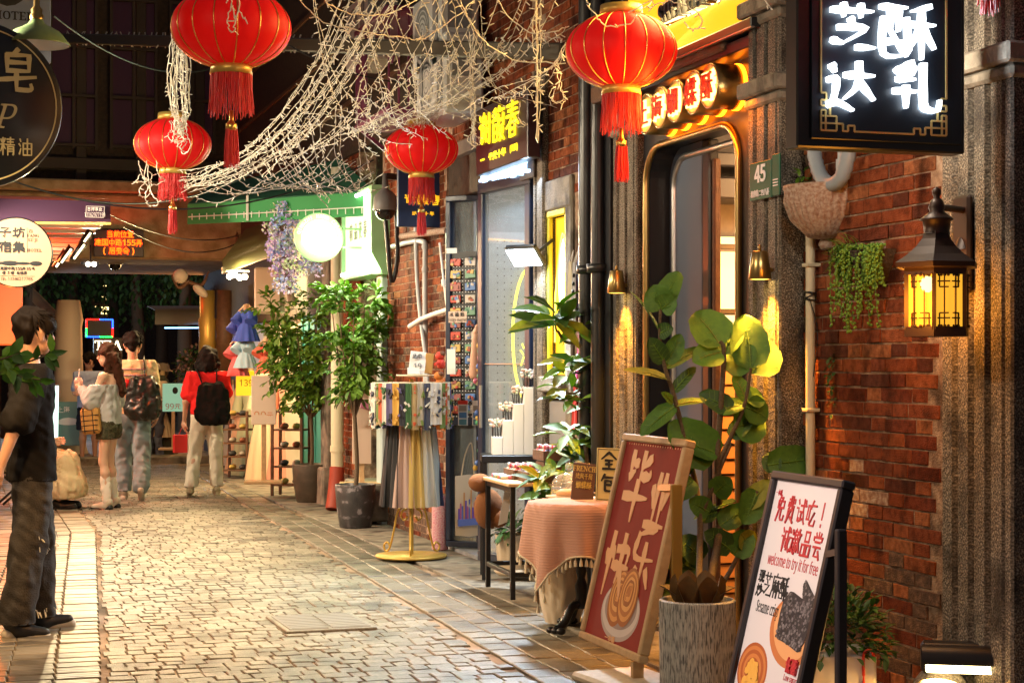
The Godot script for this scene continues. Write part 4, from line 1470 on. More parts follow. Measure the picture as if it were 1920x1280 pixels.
func strand(m: M, bulbs: M, pts: Array, per := 7, r := 0.0019, wild := 0.006) -> void:
	var p := curve(pts, per)
	for k in range(1, p.size() - 1): p[k] += spread(wild)
	m.tube(p, r, 5, false)
	var run := 0.0
	var next := rnd(0.02, 0.1)
	for k in range(1, p.size()):
		var l: float = p[k].distance_to(p[k - 1])
		while run + l > next:
			var q: Vector3 = p[k - 1].lerp(p[k], (next - run) / l)
			var d := v3(rnd(-1, 1), rnd(-1.2, 0.6), rnd(-0.6, 1)).normalized()
			bulbs.tube([q, q + d * 0.014, q + d * 0.034], [0.0024, 0.0034, 0.0028], 4, true)
			next += rnd(0.07, 0.13)
		run += l
func net(label: String, strands: Array, r := 0.0019, jit := 14.0, dj := 0.25, tone := "wire_cream") -> void:
	var base: Vector3 = at_depth(strands[0][0][0], strands[0][0][1], strands[0][0][2])
	var t := thing("fairy_light_net", label, "fairy lights", base, 0.0, "unlit fairy light nets over the lane")
	var bulbs := M.new()
	for s in strands:
		var pts := []
		for k in s.size():
			var q: Array = s[k]
			pts.append(at_depth(q[0] + rnd(-jit, jit), q[1] + rnd(-jit, jit), q[2] + rnd(-dj, dj)) - base)
		var m := M.new()
		strand(m, bulbs, pts, 7, r)
		part("wire", m, mats[tone], t)
	part("small_bulbs", bulbs, mats["wire_bulb"], t).set_meta("kind", "stuff")
func between(a: Array, b: Array, t: float) -> Array:
	var o := []
	for k in a.size(): o.append([lerpf(a[k][0], b[k][0], t), lerpf(a[k][1], b[k][1], t), lerpf(a[k][2], b[k][2], t)])
	return o
func loop_tail(x: float, y: float, d: float, l: float) -> Array:
	return [[x, y, d], [x + 4, y + l * 0.6, d], [x + 14, y + l * 0.9, d], [x + 2, y + l, d], [x - 8, y + l * 0.86, d], [x - 2, y + l * 0.55, d]]

func fairy_lights() -> void:
	mat("wire_bulb", lin(0.72, 0.68, 0.58), 0.3)
	mat("wire_grey", lin(0.45, 0.43, 0.40), 0.5)
	# the heavy swag that sweeps from top centre down to the small left lantern
	var s := []
	for k in 17:
		s.append(between([[640, -20, 10.2], [580, 120, 10.8], [500, 235, 11.6], [420, 300, 12.4], [335, 330, 13.0]], [[800, -20, 10.4], [690, 150, 11.0], [580, 275, 11.8], [460, 350, 12.6], [352, 372, 13.2]], (k + rnd(0, 1)) / 22.0))
	net("thick swag of unlit fairy wires sweeping from the top centre to the small left lantern", s, 0.0019, 11.0)
	# diagonal lattice across the middle
	s = []
	for k in 13: s.append(between([[560, -15, 9.6], [600, 130, 10.4], [650, 250, 11.6], [690, 300, 12.6]], [[900, -15, 9.8], [930, 80, 10.4], [960, 150, 11.0], [1055, 180, 11.4]], (k + 0.5) / 13.0))
	for k in 13: s.append(between([[700, -15, 9.6], [640, 110, 10.2], [560, 240, 11.2], [470, 330, 12.2]], [[1070, -15, 9.9], [1000, 120, 10.6], [890, 190, 11.8], [775, 205, 12.8]], (k + 0.5) / 13.0))
	net("criss-cross net of unlit fairy wires filling the middle between the lanterns", s, 0.0019, 18.0)
	# the star of wires gathered on the middle lantern's collar
	s = []
	for k in 14:
		var a := k / 13.0
		var e: Array = [lerpf(530, 1065, a), 120.0 + 230.0 * absf(0.5 - a) * (1.0 if a < 0.5 else -0.6), lerpf(12.0, 10.0, a)]
		s.append([[790, 238, 13.0], [lerpf(790, e[0], 0.3), lerpf(238, e[1], 0.3) + 2, 12.7], [lerpf(790, e[0], 0.7), lerpf(238, e[1], 0.7) - 6, 11.8], e])
	for k in 6: s.append([[785 + 4 * k, 238, 13.0], [770 + 9 * k, 225 - 3 * k, 13.0], [800 - 4 * k, 215, 12.95], [790, 240, 12.9]])
	net("fairy wires gathered like a star on the middle lantern's gold collar", s, 0.0019, 9.0, 0.1)
	# low fans under the swag, in front of the green awning
	s = []
	for k in 12: s.append(between([[352, 372, 13.2], [420, 372, 13.0], [520, 320, 12.6], [590, 250, 12.2]], [[560, 250, 12.0], [600, 330, 12.8], [680, 372, 13.6], [740, 345, 14.0]], (k + 0.5) / 12.0))
	for k in 9: s.append(between([[500, 250, 12.4], [540, 330, 13.0], [600, 380, 13.8]], [[700, 180, 12.4], [690, 280, 13.0], [700, 350, 13.6]], (k + 0.5) / 9.0))
	net("loose fan of fairy wires hanging before the green awning", s, 0.003, 10.0, 0.2, "wire_grey")
	# hanging bundles with looped ends
	s = []
	for k in 15: s.append([[328 + 1.6 * k, 60, 11.6], [318 + 2.6 * k, 140, 11.8], [322 + 2.2 * k, 215, 12.2], [330 + rnd(-10, 14), 250, 12.6]])
	for k in 4: s.append(loop_tail(318 + 9 * k, 225, 12.6, 34.0 + 8 * k))
	for k in 4: s.append(loop_tail(262 + 9 * k, 305, 12.9, 38.0 + 22 * (k % 3)))
	net("bundle of fairy wires falling onto the small left lantern's collar", s, 0.0034, 5.0, 0.08)
	s = []
	for k in 5: s.append([[1003 + 2.5 * k, -10, 9.9], [1000 + 3 * k, 60, 9.9], [1006 + k, 150, 9.9], [1004 + 2 * k, 262, 10.0]])
	for k in 5: s.append([[880 + 3 * k, 60, 10.6], [884, 140, 10.7], [886 + k, 210, 10.7], [884, 268, 10.8]])
	s.append(loop_tail(1048, 130, 9.6, 62)); s.append(loop_tail(1043, 120, 9.6, 70)); s.append(loop_tail(886, 210, 10.7, 62)); s.append(loop_tail(972, 190, 10.2, 50))
	for k in 4: s.append([[1062, 80, 9.3], [1040 - 6 * k, 130, 9.5], [1000 - 25 * k, 170, 10.0], [960 - 30 * k, 175 + 10 * k, 10.6]])
	net("hanging bundles of fairy wire with looped ends left of the large right lantern", s, 0.0019, 4.0, 0.06)
	# nearer single strands along the top edge, and those draped on the two big lanterns
	s = [[[555, -10, 8.4], [610, 40, 8.5], [700, 62, 8.6], [760, 73, 8.7], [800, 68, 8.8], [870, 20, 8.9], [900, -15, 9.0]],
		[[600, -10, 8.5], [640, 20, 8.6], [720, 28, 8.8], [800, -12, 9.0]], [[860, -10, 8.7], [890, 60, 9.0], [960, 112, 9.3], [1060, 120, 9.2]],
		[[930, -10, 8.9], [960, 40, 9.0], [1010, 62, 9.0], [1066, 52, 9.0]], [[1100, -10, 8.6], [1110, 22, 8.5], [1140, 48, 8.55], [1180, 42, 8.55], [1215, 12, 8.6], [1240, -10, 8.7]],
		[[425, -10, 8.0], [434, 10, 8.02], [440, 48, 8.02], [432, 60, 8.02], [425, 40, 8.02], [431, 8, 8.02]], [[446, -10, 8.02], [452, 20, 8.02], [456, 38, 8.03]],
		[[1215, 12, 8.6], [1260, 2, 8.5], [1300, 20, 8.4], [1318, 46, 8.4], [1300, 56, 8.4], [1286, 40, 8.4]], [[1180, 20, 8.6], [1250, -10, 8.4], [1330, 0, 8.3], [1420, -10, 8.2]], [[1420, -10, 7.6], [1434, 0, 7.6], [1442, 14, 7.6]]]
	net("nearest fairy wire strands looping along the top edge and over the big lanterns", s, 0.003, 3.0, 0.03)
	# service cables slung across the lane
	var defs := [[[0, 330, 13.0], [480, 320, 16.0], 0.25], [[40, 345, 14.0], [700, 300, 15.0], 0.3], [[100, 30, 12.0], [420, 120, 16.0], 0.2], [[200, 400, 17.0], [450, 440, 23.0], 0.15], [[230, 425, 18.0], [452, 452, 23.0], 0.2], [[500, 60, 13.0], [860, 150, 13.6], 0.15]]
	for k in defs.size():
		var d: Array = defs[k]
		var c := M.new()
		c.tube(sag(at_depth(d[0][0], d[0][1], d[0][2]), at_depth(d[1][0], d[1][1], d[1][2]), d[2], 16), 0.007, 5)
		solo("service_cable", c, mats["black_paint"], ["black cable slung below the round black sign toward the green awning", "black cable crossing under the small left lantern", "thin cable above the dark upper windows", "upper of two cables ending at the insulators on the beam", "lower of two cables ending at the insulators on the beam", "black cable passing the pale air conditioners"][k], "cable", "cables slung across the lane")

# a local frame on the right-hand wall: x toward the camera along the wall, y up, z out into the lane
func wall_thing(called: String, label: String, cat: String, px: float, py: float, off := 0.0, group := "") -> Node3D:
	return thing(called, label, cat, on_wall(px, py, off), -PI / 2, group)
func span(px0: float, px1: float, off := 0.0) -> float:
	return wall_s(px0, off) - wall_s(px1, off)
func frame_bars(m: M, w: float, h: float, t: float, d: float, z := 0.0, ch := 0.003) -> void:
	m.box(v3(0, h * 0.5 - t * 0.5, z), v3(w, t, d), Basis(), ch)
	m.box(v3(0, -h * 0.5 + t * 0.5, z), v3(w, t, d), Basis(), ch)
	for q in [-1, 1]: m.box(v3(q * (w * 0.5 - t * 0.5), 0, z), v3(t, h - 2 * t, d), Basis(), ch)

func shop_signs() -> void:
	# ---- black blade sign with glowing white brush characters ----
	var zs := -5.5
	var a := at_z(1496, 275, zs)
	var b := at_z(1812, 288, zs)
	var w := b.x - a.x
	var h := w * 1.22
	var t := thing("blade_sign", "black blade sign with four glowing white brush characters and gold fret border", "sign", v3((a.x + b.x) * 0.5, a.y + h * 0.5, zs))
	var m := M.new()
	m.box(v3(0, 0, -0.05), v3(w, h, 0.09), Basis(), 0.006)
	part("case", m, mats["black_paint"], t)
	m = M.new()
	m.box(v3(0.015, 0, 0.0), v3(w - 0.07, h - 0.06, 0.012), Basis(), 0.003)
	part("face_board", m, mat("night_blue", lin(0.012, 0.02, 0.032), 0.4), t)
	m = M.new()
	var gx := w * 0.5 - 0.085
	var gy := h * 0.5 - 0.06
	for sx in [-1.0, 1.0]:
		m.bar(v3(sx * gx, -gy + 0.13, 0.008), v3(sx * gx, gy - 0.13, 0.008), 0.008, 0.006)
		for sy in [-1.0, 1.0]:
			var o := v3(sx * gx, sy * gy, 0.008)
			var fret := [[0, 0.13, 0.02, 0.13], [0.02, 0.13, 0.02, 0.105], [0.02, 0.105, 0, 0.105], [0, 0.105, 0, 0.085], [0, 0.085, 0.035, 0.085], [0.035, 0.085, 0.035, 0.05], [0, 0.05, 0.06, 0.05], [0.06, 0.05, 0.06, 0.0], [0, 0, 0.06, 0], [0, 0, 0, 0.07], [0, 0.07, 0.018, 0.07], [0.018, 0.07, 0.018, 0.0], [0, 0.025, 0.085, 0.025], [0.085, 0.025, 0.085, 0], [0.085, 0, 0.105, 0], [0.105, 0, 0.105, 0.02], [0.105, 0.02, 0.13, 0.02], [0.13, 0.02, 0.13, 0.0]]
			for f in fret: m.bar(o + v3(-sx * f[0], -sy * f[1], 0), o + v3(-sx * f[2], -sy * f[3], 0.0004), 0.0065, 0.006)
	for sy in [-1.0, 1.0]: m.bar(v3(-gx + 0.13, sy * gy, 0.008), v3(gx - 0.13, sy * gy, 0.008), 0.008, 0.006)
	part("gold_border", m, mat("border_gold", lin(0.75, 0.55, 0.2), 0.45), t)
	var wg := glow("sign_white", Color(0.93, 0.97, 1.0), 2.6)
	var spots := [["芝", 1548, 2, 100], ["酥", 1642, 0, 122], ["达", 1542, 108, 112], ["乳", 1666, 110, 108]]
	for q in spots:
		m = M.new()
		var o := at_z(q[1], q[2], zs) - t.position
		var sz: float = q[3] / F * depth_of(at_z(q[1], q[2], zs))
		write_line(m, q[0], o + v3(0, 0, 0.012), v3(sz, 0, 0), v3(0.0, -sz * 0.95, 0), 0.08 if q[0] == "酥" else 0.1, 0.022, 1.0, 0.85, 0.0)
		part("character", m, wg, t)
	area("sign_front_light", v3(t.position.x, t.position.y, zs + 0.06), v3(0, -0.1, 1), v2(0.45, 0.55), Color(0.9, 0.96, 1.0), 1.6)
	# the far side carries the same lit characters
	m = M.new()
	for q in 4: write_line(m, ["芝", "酥", "达", "乳"][q], v3(0.24 - 0.24 * (q % 2) , 0.26 - 0.28 * (q / 2), -0.097), v3(-0.22, 0, 0), v3(0, -0.22, 0), 0.135, 0.02, 1.0, 0.7)
	part("rear_characters", m, wg, t)
	m = M.new()
	m.bar(v3(w * 0.5 - 0.02, 0.2, -0.05), v3(w * 0.5 + 0.25, 0.2, -0.05), 0.03, 0.03)
	part("arm", m, mats["black_metal"], t)
	omni("sign_rear_light", v3(t.position.x, t.position.y - 0.05, zs - 0.22), Color(1.0, 0.93, 0.82), 0.45, 0.06)
	# ---- yellow lit fascia sign ----
	var y := on_wall(1400, 38, 0.14).y
	var s0 := wall_s(1404, 0.2) + 0.02
	var s1 := wall_s(1180, 0.2) + 0.3
	t = thing("fascia_sign", "glowing yellow fascia sign with raised dark letters at the top edge", "sign", v3(XW + 0.02, y + 0.33, -(s0 + s1) * 0.5), -PI / 2)
	w = s1 - s0
	m = M.new()
	m.box(v3(0, 0, 0.07), v3(w - 0.05, 0.62, 0.1))
	part("lit_panel", m, glow("fascia_yellow", Color(1.0, 0.62, 0.06), 1.15), t)
	m = M.new()
	frame_bars(m, w, 0.7, 0.03, 0.16, 0.07)
	m.box(v3(0, -0.36, 0.1), v3(w, 0.045, 0.2), Basis(), 0.006)
	m.box(v3(0, -0.42, 0.06), v3(w, 0.06, 0.16), Basis(), 0.006)
	part("frame", m, mats["black_paint"], t)
	m = M.new()
	m.box(v3(0, -0.385, 0.19), v3(w, 0.006, 0.02))
	part("trim", m, mats["steel"], t)
	latin("lettering", "SHEN HAO SU", t, Transform3D(Basis(), v3(0.16, -0.12, 0.16)), 0.105, mats["navy_paint"], 0.05, true, true, 0.9)
	m = M.new()
	write_line(m, "本上酥", v3(-0.35, 0.26, 0.12), v3(0.26, 0, 0), v3(0, -0.28, 0), 0.13, 0.06, 1.12, 0.4)
	part("character", m, mats["navy_paint"], t)
	m = M.new()
	for q in 2:
		m = M.new()
		m.tube([v3(-0.5, 0.1 - 0.25 * q, 0.128), v3(0.55, 0.1 - 0.25 * q, 0.128)], 0.012, 6)
		part("light_tube", m, glow("fascia_tube", Color(1.0, 0.93, 0.7), 5.0), t)
	area("fascia_light", t.position + v3(-0.2, -0.05, 0), v3(-1, -0.45, 0.1), v2(1.2, 0.5), Color(1.0, 0.83, 0.5), 3.6)
	# ---- five gold drums with red characters ----
	var dx := [1210, 1236, 1265, 1299, 1329]
	var dy := [213, 201, 189, 173, 161]
	for k in 5:
		var c := on_wall(dx[k], dy[k], 0.17)
		var dr := thing("letter_drum", ["farthest gold drum, with the character up", "second farthest gold drum, with the character sea", "middle gold drum of the five, with the character butter", "second nearest gold drum, with the character fly", "nearest gold drum of the five, with the character crisp"][k], "sign letter", v3(XW, c.y, c.z), -PI / 2, "round gold letter drums over the doorway")
		m = M.new()
		m.lathe([v2(0.0, 0.03), v2(0.108, 0.03), v2(0.112, 0.034), v2(0.112, 0.166), v2(0.108, 0.17), v2(0.1, 0.17), v2(0.1, 0.164), v2(0.0, 0.164)], 36)
		var dm := part("drum", m, mats["brass"], dr)
		dm.rotation.x = PI / 2
		m = M.new()
		m.lathe([v2(0.09, 0.012), v2(0.116, 0.012), v2(0.116, 0.029), v2(0.09, 0.029)], 36)
		part("halo_ring", m, glow("halo_orange", Color(1.0, 0.45, 0.05), 7.0), dr).rotation.x = PI / 2
		m = M.new()
		write_line(m, ["上", "海", "蝴", "蝶", "酥"][k], v3(-0.07, 0.07, 0.166), v3(0.14, 0, 0), v3(0, -0.14, 0), 0.075, 0.022, 1.0, 0.0, 0.012)
		part("character", m, mat("sign_red", lin(0.6, 0.03, 0.015), 0.4), dr)
		m = M.new()
		write_line(m, ["上", "海", "蝴", "蝶", "酥"][k], v3(-0.07, 0.07, 0.1645), v3(0.14, 0, 0), v3(0, -0.14, 0), 0.24, 0.008, 1.0)
		part("light_edge", m, glow("drum_glow", Color(1.0, 0.75, 0.4), 4.0), dr)
	area("drum_light", on_wall(1290, 185, 0.3), v3(-1, -0.35, 0), v2(0.8, 0.16), Color(1.0, 0.6, 0.22), 1.3)
	area("drum_back_light", on_wall(1330, 210, 0.2), v3(0.25, -1, 0), v2(0.8, 0.1), Color(1.0, 0.5, 0.1), 0.5)
	# ---- house number plate ----
	t = wall_thing("number_plate", "green enamel house number plate 45 on the stone pier", "plate", 1428, 338, 0.15)
	var pw := span(1408, 1448, 0.15)
	m = M.new()
	m.box(v3(0, 0, 0), v3(pw, 0.175, 0.012), Basis(), 0.003)
	m.box(v3(pw * 0.5 + 0.045, 0.01, 0), v3(0.075, 0.19, 0.01), Basis(), 0.003)
	part("plate", m, mat("enamel_green", lin(0.008, 0.095, 0.05), 0.25), t)
	var wp = mats["white_print"]
	latin("number", "45", t, Transform3D(Basis(), v3(0.0, 0.03, 0.007)), 0.085, wp, 0.003, false, true, 1.0)
	m = M.new()
	write_line(m, "泰康路二四八弄", v3(-pw * 0.43, -0.042, 0.006), v3(pw * 0.115, 0, 0), v3(0, -0.032, 0), 0.13)
	part("lettering", m, wp, t)
	m = M.new()
	for k in 3: m.box(v3(pw * 0.5 + 0.045, -0.012 - 0.013 * k, 0.006), v3(0.05, 0.005, 0.002))
	part("small_print", m, wp, t)
	# ---- the perfumery's boards ----
	t = wall_thing("shop_board", "tilted black shop board with bright yellow brush characters above the glass door", "sign", 950, 250, 0.12)
	w = span(903, 1000, 0.12)
	m = M.new()
	m.box(v3(0, 0, 0), v3(w, 0.46, 0.09), Basis(), 0.006)
	part("board", m, mat("plum_black", lin(0.03, 0.012, 0.016), 0.35), t)
	var ye := glow("sign_yellow", Color(1.0, 0.85, 0.1), 1.5)
	write_parts(t, ye, "谢馥春", v3(-w * 0.42, 0.19, 0.047), v3(w * 0.25, 0, 0), v3(0, -0.25, 0), 0.065, 0.008, 1.08, 0.5)
	m = M.new()
	write_line(m, "一始于光十年", v3(-w * 0.4, -0.11, 0.046), v3(w * 0.085, 0, 0), v3(0, -0.05, 0), 0.12, 0.003, 1.0)
	part("small_lettering", m, ye, t)
	latin("year", "(1830)", t, Transform3D(Basis(), v3(w * 0.26, -0.135, 0.047)), 0.045, ye, 0.003)
	t = wall_thing("lit_lettering", "row of blue-white glowing characters above the glass door frame", "sign", 948, 316, 0.06)
	w = span(903, 993, 0.06)
	m = M.new()
	m.box(v3(0, 0, -0.02), v3(w + 0.1, 0.24, 0.03), Basis(), 0.004)
	part("backing", m, mats["dark_timber"], t)
	write_parts(t, glow("sign_blue_white", Color(0.72, 0.86, 1.0), 2.6), "草本国潮花", v3(-w * 0.5, 0.085, -0.003), v3(w * 0.19, 0, 0), v3(0, -0.17, 0), 0.09, 0.03, 1.06)
	area("lettering_light", on_wall(948, 330, 0.16), v3(-1, -0.9, 0.2), v2(0.8, 0.14), Color(0.8, 0.9, 1.0), 1.6)
	# navy blade board with gold characters
	var zb := -13.65
	a = at_z(745, 326, zb)
	b = at_z(838, 413, zb)
	t = thing("hanging_board", "navy board with gold characters behind the middle lantern's tassel", "sign", v3((a.x + b.x) * 0.5, (a.y + b.y) * 0.5, zb))
	w = b.x - a.x
	h = a.y - b.y
	m = M.new()
	m.box(Vector3.ZERO, v3(w, h + 0.12, 0.05), Basis(), 0.004)
	part("board", m, mat("navy_board", lin(0.01, 0.028, 0.09), 0.4), t)
	m = M.new()
	write_line(m, "谢馥春", v3(-w * 0.38, 0.02, 0.026), v3(w * 0.24, 0, 0), v3(0, -w * 0.2, 0), 0.1, 0.004, 1.05, 0.5)
	write_line(m, "道光十年".replace("道", "达"), v3(-w * 0.22, -h * 0.32, 0.026), v3(w * 0.09, 0, 0), v3(0, -w * 0.08, 0), 0.12, 0.003, 1.3)
	part("character", m, glow("board_gold", Color(1.0, 0.72, 0.12), 0.9), t)
	m = M.new()
	m.bar(v3(0.0, h * 0.5 + 0.08, 0), v3(w * 0.5 + 0.1, h * 0.5 + 0.08, 0), 0.02, 0.02)
	part("arm", m, mats["black_metal"], t)
	# round hand cream sign
	var c := at_depth(598, 445, 16.0)
	t = thing("round_sign", "round pale green glowing sign on two arms", "sign", c, -0.05)
	t.scale = Vector3.ONE * 0.947
	m = M.new()
	m.lathe([v2(0.0, -0.05), v2(0.23, -0.05), v2(0.236, -0.045), v2(0.236, 0.0), v2(0.23, 0.005), v2(0.168, 0.005)], 40)
	part("rim", m, glow("sign_mint", Color(0.66, 0.86, 0.58), 0.42), t).rotation.x = PI / 2
	m = M.new()
	m.disc(v3(0, 0, 0.007), v3(0.17, 0, 0), v3(0, 0.17, 0), 36)
	part("lit_face", m, glow("sign_mint_white", Color(0.95, 1.0, 0.9), 1.15), t)
	for k in 18:
		var ch := "QINGZHI HAND CREAM"[k]
		if ch == " ": continue
		var an := PI * 0.93 - PI * 0.86 * k / 17.0
		latin("letter", ch, t, Transform3D(Basis(Vector3.BACK, an - PI / 2), v3(cos(an) * 0.201, sin(an) * 0.201, 0.008)), 0.036, mats["white_paint"], 0.003, false, true)
	m = M.new()
	m.prism([v2(-0.02, 0.03), v2(0.0, 0.045), v2(0.09, -0.045), v2(0.07, -0.07), v2(0.04, -0.07)], 0.008, 0.011)
	part("emblem", m, mat("pale_gold", lin(0.6, 0.62, 0.4), 0.6), t)
	m = M.new()
	for q in 2: m.bar(v3(0.23, 0.09 - 0.18 * q, -0.02), v3(0.42, 0.09 - 0.18 * q, -0.05), 0.018, 0.018)
	part("arm", m, mat("mint_paint", lin(0.3, 0.55, 0.3), 0.5), t)
	area("round_sign_light", c + v3(-0.02, 0, 0.06), v3(-0.3, -0.6, 1), v2(0.3, 0.3), Color(0.9, 1.0, 0.84), 1.8)
	# white light box on the wall
	t = wall_thing("light_box", "white light box sign with faded vertical lettering beside the round green sign", "sign", 686, 440, 0.07)
	w = span(657, 716, 0.07)
	m = M.new()
	m.box(v3(0, 0, 0), v3(w - 0.06, 0.72, 0.12))
	part("lit_panel", m, glow("box_white", Color(0.93, 1.0, 0.8), 0.85), t)
	m = M.new()
	frame_bars(m, w, 0.8, 0.04, 0.2)
	part("frame", m, mat("mint_paint", Color.GREEN), t)
	m = M.new()
	for k in 2:
		m = M.new()
		m.tube([v3(-w * 0.42, 0.35 - 0.7 * k, 0.11), v3(w * 0.42, 0.35 - 0.7 * k, 0.11)], 0.018, 8)
		part("light_tube", m, glow("box_tube", Color(1.0, 1.0, 0.9), 5.0), t)
	m = M.new()
	for k in 4: write_line(m, ["精", "品", "花", "春"][k], v3(-w * 0.32 + 0.2 * k, 0.12, 0.062), v3(0.13, 0, 0), v3(0, -0.16, 0), 0.09)
	part("lettering", m, mat("grey_print", lin(0.3, 0.33, 0.25), 0.6), t)
	area("light_box_light", on_wall(686, 440, 0.24), v3(-1, -0.55, 0.1), v2(0.9, 0.7), Color(0.94, 1.0, 0.78), 3.4)
	# red LED board on the gateway beam
	c = at_z(222, 456, -24.16)
	t = thing("led_board", "black LED board with red and yellow glowing characters on the gateway beam", "sign", c)
	m = M.new()
	m.box(v3(0, 0, -0.03), v3(0.66, 0.36, 0.07), Basis(), 0.006)
	part("case", m, mats["black_paint"], t)
	var lr := glow("led_red", Color(1.0, 0.04, 0.02), 1.3)
	var lo := glow("led_orange", Color(1.0, 0.42, 0.06), 2.0)
	for e in 2:
		m = M.new()
		var bw := 0.24 if e == 0 else 0.11
		var th := 0.004 if e == 0 else 0.008
		write_line(m, "当前位置", v3(-0.16, 0.165, 0.006), v3(0.085, 0, 0), v3(0, -0.09, 0), bw, th)
		write_line(m, "建国中路", v3(-0.315, 0.055, 0.006), v3(0.085, 0, 0), v3(0, -0.09, 0), bw, th)
		write_line(m, "弄", v3(0.225, 0.055, 0.006), v3(0.085, 0, 0), v3(0, -0.09, 0), bw, th)
		write_line(m, "居委会", v3(-0.13, -0.055, 0.006), v3(0.085, 0, 0), v3(0, -0.09, 0), bw, th)
		part("character", m, lr if e == 0 else lo, t)
	latin("number", "155", t, Transform3D(Basis(), v3(0.135, 0.01, 0.012)), 0.085, lo, 0.006, false, true)
	latin("bracket", "(            )", t, Transform3D(Basis(), v3(0.0, -0.1, 0.012)), 0.085, lo, 0.006, false, true)
	omni("led_light", c + v3(0, 0, 0.15), Color(1.0, 0.15, 0.05), 0.25, 0.1)
	# round black soap shop sign at upper left
	c = at_depth(-45, 195, 9.0)
	t = thing("round_sign", "large round black sign with cream characters at the upper left edge", "sign", c, 0.05)
	m = M.new()
	m.lathe([v2(0.0, -0.07), v2(0.42, -0.07), v2(0.428, -0.06), v2(0.428, 0.0), v2(0.42, 0.006), v2(0.0, 0.006)], 56)
	part("disc", m, mat("sign_navy", lin(0.006, 0.01, 0.018), 0.35), t).rotation.x = PI / 2
	var cp := mat("cream_print", lin(0.5, 0.5, 0.33), 0.6)
	m = M.new()
	m.disc(v3(0, 0, 0.008), v3(0.4, 0, 0), v3(0, 0.4, 0), 64, 0.982)
	part("ring", m, cp, t)
	m = M.new()
	write_line(m, "皂", v3(0.1, 0.3, 0.007), v3(0.21, 0, 0), v3(0, -0.24, 0), 0.11, 0.003, 1.0, 0.5)
	write_line(m, "精油", v3(0.115, -0.16, 0.007), v3(0.074, 0, 0), v3(0, -0.1, 0), 0.1, 0.003, 1.22, 0.4)
	part("character", m, cp, t)
	latin("letter", "P", t, Transform3D(Basis(v3(1, 0, 0), v3(0.3, 1, 0), v3(0, 0, 1)), v3(0.145, -0.06, 0.008)), 0.125, cp, 0.003, true)
	# round white hotel sign
	c = at_depth(30, 473, 14.0)
	t = thing("round_sign", "round white hotel sign with black rim and hill drawing at left", "sign", c, 0.03)
	m = M.new()
	m.lathe([v2(0.0, -0.05), v2(0.28, -0.05), v2(0.283, 0.0), v2(0.272, 0.004)], 48)
	part("rim", m, mats["black_paint"], t).rotation.x = PI / 2
	m = M.new()
	m.disc(v3(0, 0, 0.003), v3(0.273, 0, 0), v3(0, 0.273, 0), 48)
	var hw := glow("hotel_white", Color(1.0, 0.78, 0.6), 0.15)
	part("face", m, hw, t)
	var bp := mat("black_print", lin(0.015, 0.014, 0.014), 0.7)
	m = M.new()
	write_line(m, "子坊", v3(-0.135, 0.2, 0.004), v3(0.095, 0, 0), v3(0, -0.085, 0), 0.13, 0.002, 1.1)
	write_line(m, "宿集", v3(-0.135, 0.085, 0.004), v3(0.095, 0, 0), v3(0, -0.085, 0), 0.13, 0.002, 1.1)
	write_line(m, "地址", v3(-0.2, -0.115, 0.004), v3(0.025, 0, 0), v3(0, -0.025, 0), 0.14, 0.002, 1.1)
	write_line(m, "建国中路", v3(-0.125, -0.115, 0.004), v3(0.026, 0, 0), v3(0, -0.025, 0), 0.14, 0.002, 1.1)
	write_line(m, "弄", v3(0.044, -0.115, 0.004), v3(0.026, 0, 0), v3(0, -0.025, 0), 0.14, 0.002, 1.1)
	write_line(m, "号", v3(0.115, -0.115, 0.004), v3(0.026, 0, 0), v3(0, -0.025, 0), 0.14, 0.002, 1.1)
	write_line(m, "楼", v3(-0.11, -0.15, 0.004), v3(0.025, 0, 0), v3(0, -0.025, 0), 0.14, 0.002, 1.1)
	write_line(m, "楼", v3(-0.045, -0.15, 0.004), v3(0.025, 0, 0), v3(0, -0.025, 0), 0.14, 0.002, 1.1)
	write_line(m, "电梯房", v3(0.0, -0.15, 0.004), v3(0.025, 0, 0), v3(0, -0.025, 0), 0.14, 0.002, 1.1)
	for q in 4: m.ball(v3(-0.15 + 0.1 * q, -0.087, 0.004), v3(0.085 - 0.012 * q, 0.012 + 0.008 * (q % 2), 0.002), 14, 6)
	m.bar(v3(0.082, 0.2, 0.005), v3(0.082, -0.005, 0.005), 0.002, 0.002)
	m.bar(v3(-0.14, -0.188, 0.005), v3(0.14, -0.188, 0.005), 0.002, 0.002)
	part("lettering", m, bp, t)
	for k in 4: latin("lettering", ["ZI", "FANG", "SU JI", "HOTEL"][k], t, Transform3D(Basis(), v3([0.108, 0.127, 0.125, 0.138][k], [0.17, 0.135, 0.1, 0.018][k], 0.005)), 0.024, bp, 0.002, true, true)
	latin("lettering", "155", t, Transform3D(Basis(), v3(0.018, -0.13, 0.005)), 0.026, bp, 0.002, false, true)
	latin("lettering", "35", t, Transform3D(Basis(), v3(0.093, -0.13, 0.005)), 0.026, bp, 0.002, false, true)
	latin("lettering", "3", t, Transform3D(Basis(), v3(-0.062, -0.163, 0.005)), 0.026, bp, 0.002, false, true)
	latin("telephone", "TEL:13386217766", t, Transform3D(Basis(), v3(0.0, -0.212, 0.005)), 0.024, bp, 0.002)
	# bluish hotel board and the enamel lamp at the top left
	t = thing("hotel_board", "bluish hotel board at the top left corner behind the green lamp", "sign", at_depth(30, 22, 10.6), 0.05)
	m = M.new()
	m.box(v3(0, 0, 0), v3(0.4, 0.6, 0.04), Basis(), 0.005)
	part("board", m, mat("blue_board", lin(0.2, 0.25, 0.36), 0.5), t)
	m = M.new()
	for q in 2: m.ball(v3(-0.04, 0.11, 0.02), v3(0.14 - 0.04 * q, 0.05 + 0.03 * q, 0.004), 14, 6, Basis(Vector3.BACK, 0.4))
	part("drawing", m, bp, t)
